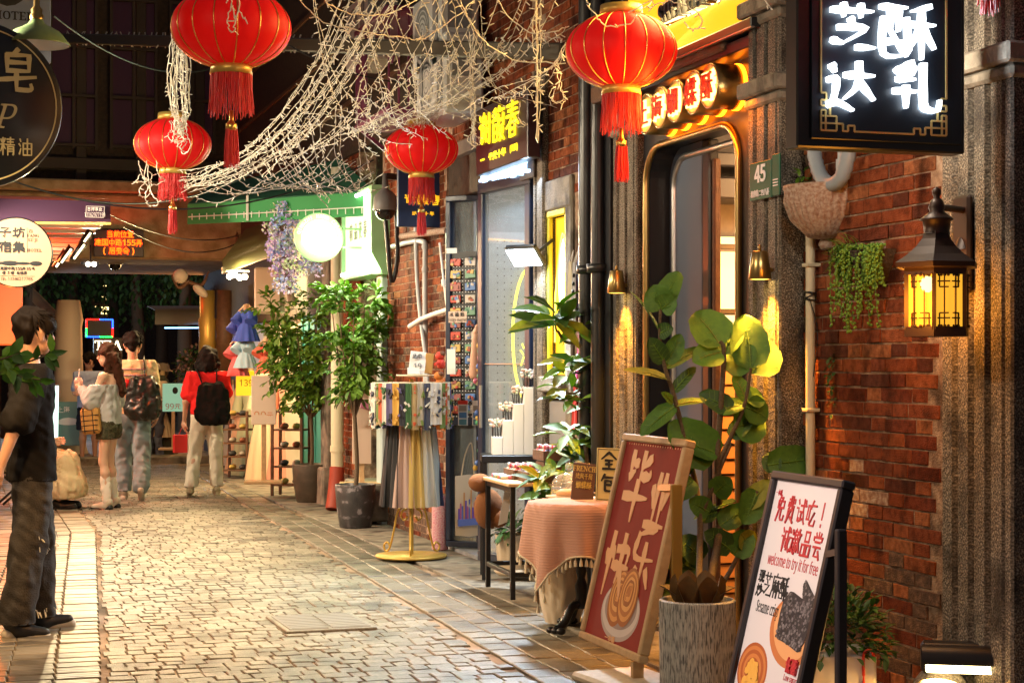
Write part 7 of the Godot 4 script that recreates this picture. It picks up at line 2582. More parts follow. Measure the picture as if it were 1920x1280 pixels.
	m = M.new()
	m.box(v3(0, 1.2, 0), v3(1.3, 2.4, 0.03))
	part("panel", m, mats["plaster_pale"], t)
	m = M.new()
	for q in 42:
		for k in 22: m.box(v3(-0.58 + 0.052 * k, 0.2 + 0.052 * q, 0.016), v3(0.009, 0.009, 0.003))
	part("perforations", m, mats["peg_black"], t).set_meta("kind", "stuff")
	m = M.new()
	var nl := []
	for k in 25: nl.append(v3(-0.33 + cos(0.6 + k * 0.24) * 0.14, 1.62 + sin(0.6 + k * 0.24) * 0.52, 0.05))
	m.tube(nl, 0.012, 6)
	write_line(m, "上", v3(-0.42, 1.9, 0.04), v3(0.19, 0, 0), v3(0, -0.2, 0), 0.06, 0.015)
	write_line(m, "海", v3(-0.42, 1.58, 0.04), v3(0.19, 0, 0), v3(0, -0.2, 0), 0.06, 0.015)
	part("neon_sign", m, glow("neon_yellow", Color(1.0, 0.93, 0.25), 1.6), t)
	# flood lamp over the opening
	var q := on_wall(985, 478, 0.16)
	t = thing("flood_lamp", "dazzling white flood lamp fixed beside the glass door", "lamp", q, -0.9)
	m = M.new()
	m.box(v3(0, 0, 0), v3(0.24, 0.04, 0.17), Basis(Vector3.RIGHT, -0.75), 0.01)
	m.bar(v3(0.08, 0.02, -0.03), v3(0.15, 0.1, -0.1), 0.02, 0.02)
	part("housing", m, mats["black_metal"], t)
	m = M.new()
	m.box(v3(0, -0.018, 0.017), v3(0.21, 0.008, 0.14), Basis(Vector3.RIGHT, -0.75))
	part("lamp_glass", m, glow("flood_white", Color(0.9, 0.97, 1.0), 20.0), t)
	spot("flood_light", q + v3(-0.05, -0.09, 0.05), q + v3(-1.0, -1.25, 0.75), Color(0.88, 0.95, 1.0), 6.0, 62.0, 0.07)
	area("glass_shop_light", v3(XW + 0.8, 2.95, -12.0), v3(-0.2, -1, 0), v2(0.9, 1.2), Color(0.9, 0.96, 1.0), 2.6)
	spot("flood_pier_light", q + v3(-0.06, -0.04, 0.04), on_wall(1012, 560, 0.05), Color(0.92, 0.97, 1.0), 0.5, 40.0, 0.07)
	# stepped white rack of hairpins with flowers
	t = thing("hairpin_rack", "stepped white rack full of flower hairpins before the glass door", "display rack", at_depth(960, 852, 11.75), -0.25)
	for k in 4:
		m = M.new()
		m.box(v3(-0.1 + 0.07 * k, 0.06 + 0.055 * k, -0.02), v3(0.068, 0.12 + 0.11 * k, 0.16), Basis(), 0.003)
		part("step", m, mat("rack_white", lin(0.7, 0.7, 0.68), 0.5), t)
		for e in 8:
			var hp := v3(-0.128 + 0.07 * k + 0.018 * (e % 4), 0.12 + 0.11 * k, -0.05 + 0.07 * (e / 4))
			m = M.new()
			m.tube([hp, hp + v3(rnd(-0.01, 0.01), 0.09, 0)], 0.003, 4)
			part("pin", m, mats["black_metal"], t)
			m = M.new()
			for z in 5: m.ball(hp + v3(rnd(-0.02, 0.02), 0.085 + rnd(-0.02, 0.03), rnd(-0.015, 0.015)), v3(0.011, 0.011, 0.009), 6, 4)
			part("blossom", m, mat("blossom_%d" % (e % 3), [lin(0.7, 0.66, 0.6), lin(0.6, 0.4, 0.35), lin(0.45, 0.55, 0.45)][e % 3], 0.6), t)
	t = thing("rack_table", "black side table under the white hairpin rack", "table", v3(at_depth(960, 852, 11.8).x, 0.03, at_depth(960, 852, 11.8).z), -0.25)
	m = M.new()
	m.box(v3(0, 0.8, -0.02), v3(0.42, 0.05, 0.34), Basis(), 0.005)
	part("top", m, mats["black_metal"], t)
	for e in 4:
		m = M.new()
		m.box(v3(-0.19 + 0.38 * (e % 2), 0.39, -0.17 + 0.3 * (e / 2)), v3(0.035, 0.78, 0.035), Basis(), 0.003)
		part("leg", m, mats["black_metal"], t)

func stemmed(t: Node3D, called: String, pts: Array, r0: float, r1: float, mt: Material) -> Array:
	var cv := curve(pts, 5)
	var m := M.new()
	m.tube(cv, taper(r0, r1, cv.size()), 8)
	part(called, m, mt, t)
	return cv

func potted_plants() -> void:
	# ---- the two small-leaved trees in dark tapered pots ----
	for k in 2:
		var o := at_y([666, 583][k], [989, 941][k], 0.02)
		var t := thing("potted_tree", ["nearer potted tree in a charcoal pot with a pale stain", "farther bushy potted tree in a dark brown pot"][k], "potted tree", o, 0.4 * k, "potted trees on the apron")
		var pw: float = [0.18, 0.2][k]
		var ph: float = [0.385, 0.40][k]
		var m := M.new()
		m.lathe([v2(0.0, 0.0), v2(pw * 0.72, 0.0), v2(pw * 0.78, 0.015), v2(pw * 0.93, ph * 0.5), v2(pw, ph - 0.01), v2(pw * 0.985, ph), v2(pw * 0.92, ph), v2(pw * 0.9, ph - 0.05), v2(0.0, ph - 0.05)], 36)
		part("pot", m, rough_mat("pot_%d" % k, [[0.0, lin(0.02, 0.019, 0.02)], [0.55, lin(0.045, 0.042, 0.042)], [0.72, lin(0.06, 0.055, 0.055)], [0.8, lin(0.28, 0.25, 0.26)], [1.0, lin(0.36, 0.33, 0.34)]] if k == 0 else [[0.0, lin(0.035, 0.026, 0.018)], [1.0, lin(0.1, 0.075, 0.05)]], 0.009, 1.6, 0.5, 0.2, false, 117, 5, false), t)
		var top: float = [2.1, 2.25][k]
		var trunk_top: float = [1.0, 0.9][k]
		stemmed(t, "trunk", [v3(0, ph - 0.06, 0), v3(0.015, 0.55, 0), v3(-0.01, trunk_top, 0.01)], 0.022, 0.018, mats["stem"])
		var leafs := [M.new(), M.new(), M.new()]
		for b in [8, 11][k]:
			var a: float = TAU * b / [8.0, 11.0][k] + 0.3
			var sp: float = [0.2, 0.46][k] * rnd(0.6, 1.1)
			var hh := lerpf(trunk_top + 0.45, top, rnd(0.35, 1.0))
			var tip := v3(cos(a) * sp, hh, sin(a) * sp)
			var cv := stemmed(t, "branch", [v3(-0.01, trunk_top - 0.03, 0.01), v3(cos(a) * sp * 0.35, trunk_top + 0.2, sin(a) * sp * 0.35), v3(cos(a) * sp * 0.8, lerpf(trunk_top, hh, 0.6), sin(a) * sp * 0.8), tip], 0.012, 0.003, mats["stem"])
			for tw in [17, 24][k]:
				var q: Vector3 = cv[rng.randi_range(cv.size() / 3, cv.size() - 1)]
				var dd := (v3(rnd(-1, 1), rnd(-0.7, 1.0), rnd(-1, 1)) + v3(q.x, 0, q.z)).normalized()
				var l: float = rnd(0.1, 0.26) * [0.85, 1.15][k]
				for z in 13:
					var f := (z + 1) / 13.0
					var lo: Vector3 = q + dd * (l * f) + v3(0, -0.05 * f * f, 0) + spread(0.02)
					var ld := (dd + v3(rnd(-1, 1), rnd(-0.9, 0.5), rnd(-1, 1)) * 0.9).normalized()
					leafs[rng.randi_range(0, 2) if rng.randf() < 0.8 else 1].leaf(lo, ld, v3(rnd(-0.5, 0.5), 1, rnd(-0.5, 0.5)), rnd(0.06, 0.09), rnd(0.038, 0.055), 0.3, 0.2, 2)
		for z in 3: part("foliage", leafs[z], mats[["leaf_mid", "leaf_light", "leaf_light"][z]], t).set_meta("kind", "stuff")
	# ---- rubber plant with a twisted stem behind the round table ----
	var o := at_y(1098, 1092, 0.03)
	var t := thing("rubber_plant", "tall rubber plant with twisted stems and glossy oval leaves by the yellow window", "plant", o)
	var m := M.new()
	m.lathe([v2(0.0, 0.0), v2(0.12, 0.0), v2(0.15, 0.3), v2(0.14, 0.3), v2(0.13, 0.26), v2(0.0, 0.26)], 24)
	part("pot", m, mats["terracotta"], t)
	var loc := func(px: float, py: float, dz := 0.0): return at_depth(px, py, 10.55 + dz) - o
	var s1 := stemmed(t, "stem", [v3(0, 0.25, 0), loc.call(1104, 900), loc.call(1098, 820), loc.call(1108, 760), loc.call(1100, 690), loc.call(1092, 650), loc.call(1060, 640), loc.call(1046, 620)], 0.017, 0.008, mats["stem"])
	var s2 := stemmed(t, "stem", [loc.call(1104, 900), loc.call(1112, 830), loc.call(1132, 790), loc.call(1130, 755), loc.call(1098, 720), loc.call(1118, 680), loc.call(1126, 640), loc.call(1112, 618), loc.call(1082, 612)], 0.014, 0.007, mats["stem"])
	var groups := [[1040, 600, 13, 0.24], [1092, 608, 5, 0.2], [1068, 690, 9, 0.19], [1060, 735, 8, 0.15], [1092, 760, 5, 0.13], [1070, 812, 8, 0.17], [1080, 850, 9, 0.15], [1102, 838, 4, 0.13], [1018, 905, 9, 0.17], [1024, 930, 5, 0.16], [1062, 870, 5, 0.14]]
	for g in groups:
		var c: Vector3 = loc.call(g[0], g[1], -0.25 if g[1] > 890 else 0.0)
		var near: Vector3 = s1[0]
		for q in s1 + s2:
			if q.distance_to(c) < near.distance_to(c): near = q
		if near.distance_to(c) > 0.03: stemmed(t, "stem", [near, near.lerp(c, 0.5) + v3(0, -0.03, 0), c], 0.008, 0.005, mats["stem"])
		var cnt: int = int(g[2] * 1.7)
		for k in cnt:
			var a: float = TAU * k / g[2] + rnd(-0.3, 0.3)
			m = M.new()
			var d := v3(cos(a), rnd(-0.6, 0.8), sin(a) * 0.8)
			m.leaf(c + spread(0.05), d, v3(rnd(-0.4, 0.1), 1, rnd(0.0, 0.9)), g[3] * rnd(0.85, 1.15), g[3] * rnd(0.38, 0.46), 0.2, 0.18)
			part("leaf", m, mats[["leaf_mid", "leaf_light", "leaf_light", "leaf_mid", "leaf_dark", "leaf_yellow"][rng.randi_range(0, 5)]], t)
	# ---- big round-leaved plant in the striped pot ----
	o = at_y(1308, 1318, 0.04)
	t = thing("sea_grape_plant", "tall plant with large round leaves in a grey striped pot between the two poster stands", "potted plant", o)
	m = M.new()
	var rows := []
	for k in 9:
		var row := []
		for j in 97:
			var a := TAU * j / 96
			var r := 0.155 + 0.004 * k / 8.0 + 0.003 * sin(j * 2.9 + 0.6 * sin(k * 1.3 + j))
			row.append(v3(cos(a) * r, 0.43 * k / 8.0, -sin(a) * r))
		rows.append(row)
	m.sheet(rows)
	m.lathe([v2(0.159, 0.43), v2(0.15, 0.437), v2(0.14, 0.43), v2(0.138, 0.38), v2(0.0, 0.38)], 36)
	var pm := rough_mat("striped_glaze", [[0.0, lin(0.05, 0.055, 0.06)], [0.36, lin(0.13, 0.135, 0.14)], [0.46, lin(0.42, 0.42, 0.41)], [1.0, lin(0.58, 0.57, 0.54)]], 0.03, 1.0, 0.5, 0.0, false, 131, 4, false)
	pm.uv1_scale = v3(9.0, 0.9, 9.0)
	part("pot", m, pm, t)
	m = M.new()
	for k in 8:
		var a := TAU * k / 8.0
		m.leaf(v3(cos(a) * 0.05, 0.41, sin(a) * 0.05), v3(cos(a), rnd(0.6, 2.0), sin(a)), v3(cos(a), 1, sin(a)), 0.14, 0.12, 0.2, 0.2, 1)
	part("dry_leaves", m, mats["leaf_brown"], t)
	loc = func(px: float, py: float, dz := 0.0): return at_depth(px, py, 7.95 + dz) - o
	stemmed(t, "stem", [v3(0, 0.36, 0), loc.call(1312, 960), loc.call(1288, 840), loc.call(1262, 735), loc.call(1250, 700), loc.call(1238, 640), loc.call(1238, 580)], 0.015, 0.006, mats["stem"])
	stemmed(t, "stem", [v3(0.02, 0.36, 0), loc.call(1348, 1000), loc.call(1346, 860), loc.call(1352, 760), loc.call(1358, 660), loc.call(1350, 640)], 0.02, 0.008, mats["stem"])
	stemmed(t, "stem", [loc.call(1346, 870), loc.call(1370, 820), loc.call(1396, 760), loc.call(1408, 690)], 0.012, 0.007, mats["stem"])
	stemmed(t, "stem", [loc.call(1318, 960), loc.call(1350, 880), loc.call(1372, 830)], 0.012, 0.007, mats["stem"])
	stemmed(t, "stem", [v3(0.01, 0.36, 0.02), loc.call(1380, 1050), loc.call(1408, 960), loc.call(1420, 920)], 0.012, 0.007, mats["stem"])
	# [x, y of the leaf's foot, tip x, tip y, width in pixels, tone, tilt toward the camera]
	var big := [[1240, 578, 1268, 512, 52, 1, 0.7], [1242, 580, 1226, 540, 60, 1, 0.9], [1240, 580, 1262, 560, 48, 1, 0.8], [1234, 615, 1194, 548, 22, 1, 0.2], [1236, 625, 1258, 615, 34, 0, 0.8], [1246, 678, 1222, 640, 40, 0, 0.9], [1250, 680, 1276, 632, 40, 1, 0.8], [1250, 690, 1310, 650, 36, 1, 0.4], [1255, 712, 1182, 688, 34, 3, 0.4], [1262, 735, 1300, 690, 26, 0, 0.5], [1266, 760, 1320, 748, 28, 2, 0.4], [1266, 762, 1206, 806, 44, 1, 0.5], [1262, 755, 1246, 738, 20, 2, 0.8],
		[1352, 648, 1310, 588, 86, 2, 0.9], [1352, 660, 1306, 672, 60, 2, 0.7], [1354, 662, 1384, 620, 50, 1, 0.8], [1408, 690, 1400, 598, 82, 1, 0.9], [1410, 700, 1440, 640, 92, 1, 0.9], [1410, 690, 1366, 660, 76, 1, 0.9], [1400, 750, 1380, 706, 34, 2, 0.7], [1400, 752, 1428, 740, 50, 1, 0.8], [1396, 762, 1438, 780, 60, 1, 0.8], [1372, 770, 1320, 738, 46, 0, 0.7], [1350, 770, 1392, 756, 44, 2, 0.6], [1340, 862, 1266, 800, 92, 1, 0.9], [1346, 850, 1290, 830, 56, 1, 0.7], [1376, 800, 1432, 790, 84, 1, 0.9], [1372, 822, 1406, 776, 40, 0, 0.5],
		[1300, 882, 1262, 858, 48, 0, 0.8], [1300, 900, 1264, 930, 52, 1, 0.8], [1330, 960, 1298, 940, 46, 1, 0.9], [1345, 960, 1310, 970, 40, 0, 0.7], [1350, 985, 1400, 952, 50, 1, 0.8], [1370, 1030, 1330, 1000, 50, 0, 0.8], [1375, 1040, 1405, 1000, 56, 1, 0.8], [1316, 1050, 1280, 1010, 60, 0, 0.8], [1310, 1070, 1250, 1045, 54, 0, 0.7], [1300, 1085, 1236, 1110, 40, 0, 0.6], [1400, 950, 1440, 905, 44, 3, 0.7], [1380, 940, 1306, 962, 30, 0, 0.3], [1340, 925, 1366, 900, 50, 1, 0.8], [1390, 1000, 1412, 1030, 46, 3, 0.6], [1304, 1090, 1262, 1130, 40, 1, 0.6], [1420, 920, 1400, 975, 60, 1, 0.8], [1440, 872, 1528, 858, 66, 1, 0.9], [1455, 885, 1440, 850, 40, 0, 0.8]]
	for q in big:
		var a: Vector3 = loc.call(q[0], q[1])
		var b: Vector3 = loc.call(q[2], q[3], rnd(-0.06, 0.06))
		m = M.new()
		var up: Vector3 = (-fwd * q[6] + Vector3.UP * (1.1 - q[6]) + rgt * rnd(-0.3, 0.3)).normalized()
		var l: float = a.distance_to(b) * 1.12
		m.leaf(a, b - a, up, l, q[4] * 7.95 / F * 0.95, 0.12, 0.16, 1, 0.03)
		var lf := part("leaf", m, mats[["leaf_dark", "leaf_mid", "leaf_light", "leaf_yellow"][q[5]]], t)
		m = M.new()
		m.tube([a, a.lerp(b, 0.5) + up * 0.003, a.lerp(b, 0.95) - up * l * 0.1], [0.004, 0.0025, 0.001], 4, false)
		m.veins(a, b - a, up, l, q[4] * 7.95 / F * 0.95, 0.12, 0.16)
		part("veins", m, mats["leaf_light" if q[5] < 2 else "leaf_yellow"], lf).set_meta("kind", "stuff")
	# ---- white planter with bushy herbs and a red hanging hook ----
	o = at_depth(1560, 1330, 6.7)
	t = thing("white_planter", "white square planter of bushy dark herbs behind the white poster", "plant pot", v3(o.x, 0.03, o.z), -0.35)
	var top := at_depth(1560, 1215, 6.7).y - 0.03
	m = M.new()
	m.box(v3(0, top * 0.5, 0), v3(0.3, top, 0.26), Basis(), 0.012)
	part("box", m, mats["white_paint"], t)
	for z in 2:
		m = M.new()
		for k in 330:
			var d := v3(rnd(-1, 1), rnd(-0.1, 1.0), rnd(-1, 1)).normalized()
			var q := v3(0, top, 0) + d * v3(0.24, 0.25, 0.2) * rnd(0.5, 1.0)
			m.leaf(q, d + spread(0.7), Vector3.UP, rnd(0.035, 0.06), rnd(0.02, 0.03), 0.3, 0.2)
		part("foliage", m, mats[["leaf_dark", "leaf_mid"][z]], t).set_meta("kind", "stuff")
	m = M.new()
	m.tube(curve([v3(0.1, top - 0.08, 0.135), v3(0.1, top - 0.0, 0.14), v3(0.125, top + 0.015, 0.14), v3(0.14, top - 0.015, 0.14)]), 0.006, 6)
	for k in 3: m.tube([v3(0.1, top - 0.08, 0.136), v3(0.08 + 0.02 * k, top - 0.3, 0.137)], 0.003, 4)
	part("hook", m, mats["sign_red"], t)
	# ---- branch of glossy leaves in front of the standing man ----
	o = at_depth(-34, 712, 7.6)
	t = thing("leaf_branch", "glossy leafy branch reaching in from the left edge before the man's shoulder", "plant", o)
	loc = func(px: float, py: float, dz := 0.0): return at_depth(px - 4, py + 22, 7.6 + dz) - o
	for br in [[[-30, 700], [20, 668], [60, 655], [100, 640]], [[-30, 690], [15, 672], [45, 685], [80, 690]], [[-30, 660], [10, 650], [40, 640]]]:
		var pts := []
		for q in br: pts.append(loc.call(q[0], q[1]))
		var cv := stemmed(t, "stem", pts, 0.006, 0.003, mats["stem"])
		for k in 13:
			m = M.new()
			var q: Vector3 = cv[rng.randi_range(2, cv.size() - 1)]
			m.leaf(q, rgt * rnd(0.0, 1.0) + Vector3.UP * rnd(-1.0, 0.9) - fwd * rnd(-0.3, 0.5), -fwd + spread(0.6), rnd(0.06, 0.1), rnd(0.03, 0.042), 0.2, 0.2)
			part("leaf", m, mats[["leaf_mid", "leaf_dark", "leaf_mid", "leaf_light"][k % 4]], t)
	# ---- flowering column by the round green sign ----
	o = at_depth(535, 560, 16.7)
	t = thing("flower_column", "column of lilac and blue hydrangeas climbing beside the round green sign", "flower garland", o)
	loc = func(px: float, py: float, dz := 0.0): return at_depth(px, py, 16.7 + dz) - o
	stemmed(t, "support", [loc.call(545, 565), loc.call(535, 480), loc.call(530, 400), loc.call(560, 378)], 0.04, 0.04, mats["brown_timber"])
	var fl := []
	for k in 5: fl.append(M.new())
	for k in 170:
		var f := rnd(0, 1)
		var c: Vector3 = loc.call(lerpf(540, 514, f) + rnd(-22, 22) + (14 if f > 0.75 else 0), lerpf(545, 384, f), rnd(-0.12, 0.12))
		if k % 5 == 0: c = loc.call(rnd(560, 598), rnd(378, 402) if k % 2 else rnd(468, 512), rnd(-0.1, 0.1))
		var tone := rng.randi_range(0, 4)
		for z in 26:
			var d := spread(1.0).normalized()
			fl[tone].leaf(c + d * rnd(0.025, 0.05), d + spread(0.5), d, 0.024, 0.024, 0.1, 0.1, 2)
	for k in 5: part("blossoms", fl[k], mat("hydrangea_%d" % k, [lin(0.4, 0.3, 0.66), lin(0.32, 0.4, 0.72), lin(0.62, 0.56, 0.72), lin(0.5, 0.58, 0.36), lin(0.55, 0.38, 0.6)][k], 0.7), t).set_meta("kind", "stuff")

# a gown on a stand: local y up from the floor
func gown(label: String, at: Vector3, h: float, wide: float, c: Color, hung := 0.0) -> void:
	var t := thing("gown", label, "dress", at + v3(0, hung, 0), -0.9, "dresses shown at the dress shop")
	var m := M.new()
	var rows := []
	var prof := [[0.0, 1.0], [0.3, 0.78], [0.55, 0.5], [0.66, 0.36], [0.74, 0.42], [0.86, 0.5], [0.93, 0.44], [0.97, 0.2], [1.0, 0.14]]
	for q in prof:
		var row := []
		for j in 49:
			var a := TAU * j / 48
			var r: float = q[1] * wide * (1.0 + 0.09 * (1.0 - q[0]) * sin(a * 11.0 + 1.5 * sin(a * 2.0)))
			row.append(v3(cos(a) * r, q[0] * h, -sin(a) * r * 0.7))
		rows.append(row)
	m.sheet(rows)
	part("dress", m, mat("gown_" + label.left(14).replace(" ", "_"), c, 0.8), t)
	for e in [-1, 1]:
		m = M.new()
		m.tube([v3(0.42 * wide * e, h * 0.9, 0), v3(0.62 * wide * e, h * 0.74, 0.02), v3(0.66 * wide * e, h * 0.6, 0.05)], [0.05, 0.06, 0.075], 10)
		part("sleeve", m, mats["gown_" + label.left(14).replace(" ", "_")], t)
	m = M.new()
	m.lathe([v2(0.04, h), v2(0.035, h + 0.06), v2(0.0, h + 0.07)], 12)
	if hung == 0.0: m.lathe([v2(0.12, -0.0), v2(0.02, 0.03), v2(0.02, 0.2)], 12)
	else: m.tube(curve([v3(-0.12, h - 0.01, 0), v3(0, h + 0.05, 0), v3(0.12, h - 0.01, 0)]), 0.01, 6)
	part("stand", m, mats["pale_timber"], t)

func text_board(called: String, label: String, px: float, py: float, d: float, w: float, h: float, c: StandardMaterial3D, lean := -0.1, foot := 0.0) -> Node3D:
	var t := thing(called, label, "board", at_depth(px, py, d), -0.2)
	var m := M.new()
	m.box(v3(0, 0, 0), v3(w, h, 0.025), Basis(Vector3.RIGHT, lean), 0.004)
	part("board", m, c, t)
	if foot > 0.0:
		m = M.new()
		m.box(v3(0, -h * 0.5 - foot * 0.5, -0.02), v3(0.05, foot, 0.035), Basis(), 0.004)
		m.box(v3(0, -h * 0.5 - foot + 0.015, -0.02), v3(0.4, 0.03, 0.3), Basis(), 0.006)
		part("post", m, mats["pale_timber"], t)
	return t

func dress_shop() -> void:
	var m := M.new()
	m.box(v3(XW + 0.12, 1.4, -21.6), v3(0.1, 2.8, 5.2))
	setting("dress_shop_wall", m, mats["cream_paint"])
	area("dress_shop_light", v3(2.95, 2.55, -20.8), v3(0.5, -1, 0.25), v2(0.4, 2.0), Color(1.0, 0.88, 0.66), 6.0)
	var bt := thing("shop_bulbs", "cluster of bright bulbs under the olive awning", "lamp", at_depth(443, 518, 20.2))
	for k in 4:
		m = M.new()
		m.ball(v3(-0.08 + 0.055 * k, 0.02 * sin(k * 2.0), 0.02 * k), v3(0.036, 0.036, 0.036), 12, 8)
		part("bulb", m, glow("shop_bulb", Color(1.0, 0.93, 0.78), 14.0), bt)
	m = M.new()
	m.bar(v3(-0.12, 0.06, 0), v3(0.14, 0.06, 0.05), 0.02, 0.02)
	part("rail", m, mats["steel"], bt)
	omni("shop_bulb_light", at_depth(443, 530, 19.9), Color(1.0, 0.86, 0.6), 3.5, 0.08)
	var f := 0.03
	var gs := [["pale green gown beside the white price board", 470, 890, 1.35, 0.3, lin(0.42, 0.42, 0.26)], ["peach gown at the front of the dress shop", 455, 888, 1.2, 0.27, lin(0.6, 0.34, 0.22)], ["cream embroidered gown behind the shoe shelves", 500, 900, 1.45, 0.3, lin(0.62, 0.48, 0.3)], ["coral jacket gown under the farther potted tree", 538, 905, 1.5, 0.28, lin(0.6, 0.26, 0.18)], ["white lace gown at the left of the dress shop", 436, 872, 1.15, 0.22, lin(0.66, 0.62, 0.58)]]
	for g in gs: gown(g[0], at_y(g[1], g[2], f), g[3], g[4], g[5])
	gown("small royal blue jacket with white trim hanging at the dress shop", at_depth(462, 640, 19.2), 0.34, 0.16, lin(0.03, 0.08, 0.42), 0.001)
	gown("second blue jacket hanging lower behind the first", at_depth(452, 655, 19.6), 0.34, 0.15, lin(0.03, 0.05, 0.3), 0.001)
	gown("light blue blouse hanging over the gowns", at_depth(460, 690, 19.3), 0.3, 0.15, lin(0.3, 0.5, 0.58), 0.001)
	gown("red and white jacket hanging at the left of the blouse", at_depth(446, 705, 19.5), 0.36, 0.14, lin(0.6, 0.12, 0.12), 0.001)
	gown("coral feathered wrap hanging behind the tree", at_depth(500, 700, 19.0), 0.32, 0.14, lin(0.62, 0.14, 0.08), 0.001)
	var wb := text_board("price_board", "white price board on a wooden stand before the gowns", 494, 750, 18.6, 0.26, 0.52, mat("board_white", lin(0.62, 0.52, 0.42), 0.4), -0.15, 0.62)
	m = M.new()
	write_line(m, "元", v3(0.03, -0.12, 0.035), v3(0.07, 0, 0), v3(0, -0.09, 0), 0.1)
	part("character", m, mat("orange_print", lin(0.6, 0.25, 0.1), 0.6), wb)
	latin("price", "90", wb, Transform3D(Basis(), v3(-0.04, -0.165, 0.035)), 0.09, mats["orange_print"], 0.002)
	wb = text_board("price_board", "green-gold card reading 139 among the gowns", 459, 718, 19.6, 0.2, 0.28, mat("board_gold", lin(0.17, 0.14, 0.07), 0.6))
	latin("price", "139", wb, Transform3D(Basis(), v3(0.01, 0.0, 0.02)), 0.07, mats["black_print"], 0.002)
	wb = text_board("poster_board", "cream poster board with a pink soap picture behind the nearer tree", 678, 780, 15.9, 0.17, 0.86, mat("poster_cream", lin(0.55, 0.42, 0.32), 0.5), -0.03, 0.2)
	m = M.new()
	m.box(v3(0.03, 0.1, 0.018), v3(0.08, 0.07, 0.02), Basis(Vector3.BACK, -0.3), 0.005)
	part("picture", m, mat("soap_pink", lin(0.45, 0.15, 0.25), 0.5), wb)
	for k in 2:
		var o := at_y([545, 446][k], [929, 896][k], 0.03)
		var t := thing("shoe_shelf", ["brown wooden shelf of cloth shoes by the farther tree pot", "smaller wooden shelf of shoes behind the white price board"][k], "shelf", o, -0.55)
		var sz: float = [1.0, 0.85][k]
		for e in 4:
			m = M.new()
			m.box(v3(-0.17 + 0.34 * (e % 2), 0.5 * sz, -0.12 + 0.24 * (e / 2)), v3(0.03, 1.0 * sz, 0.03), Basis(), 0.003)
			part("post", m, mats["brown_timber"], t)
		for e in 5:
			var y := (0.12 + 0.2 * e) * sz
			m = M.new()
			m.box(v3(0, y, 0), v3(0.34, 0.02, 0.25), Basis(), 0.003)
			part("shelf", m, mats["brown_timber"], t)
			for z in 2:
				m = M.new()
				m.ball(v3(-0.07 + 0.14 * z, y + 0.04, 0.01), v3(0.035, 0.035, 0.1), 10, 6)
				part("shoe", m, mat("shoe_%d" % ((e + z) % 4), [lin(0.5, 0.36, 0.1), lin(0.05, 0.05, 0.06), lin(0.4, 0.35, 0.3), lin(0.3, 0.1, 0.06)][(e + z) % 4], 0.6), t)
	m = M.new()
	m.box(at_depth(505, 545, 19.3), v3(0.3, 0.5, 0.3), Basis(Vector3.UP, -0.3), 0.02)
	solo("cream_cabinet", m, mats["cream_paint"], "cream metal unit fixed above the dress shop entrance", "cabinet")

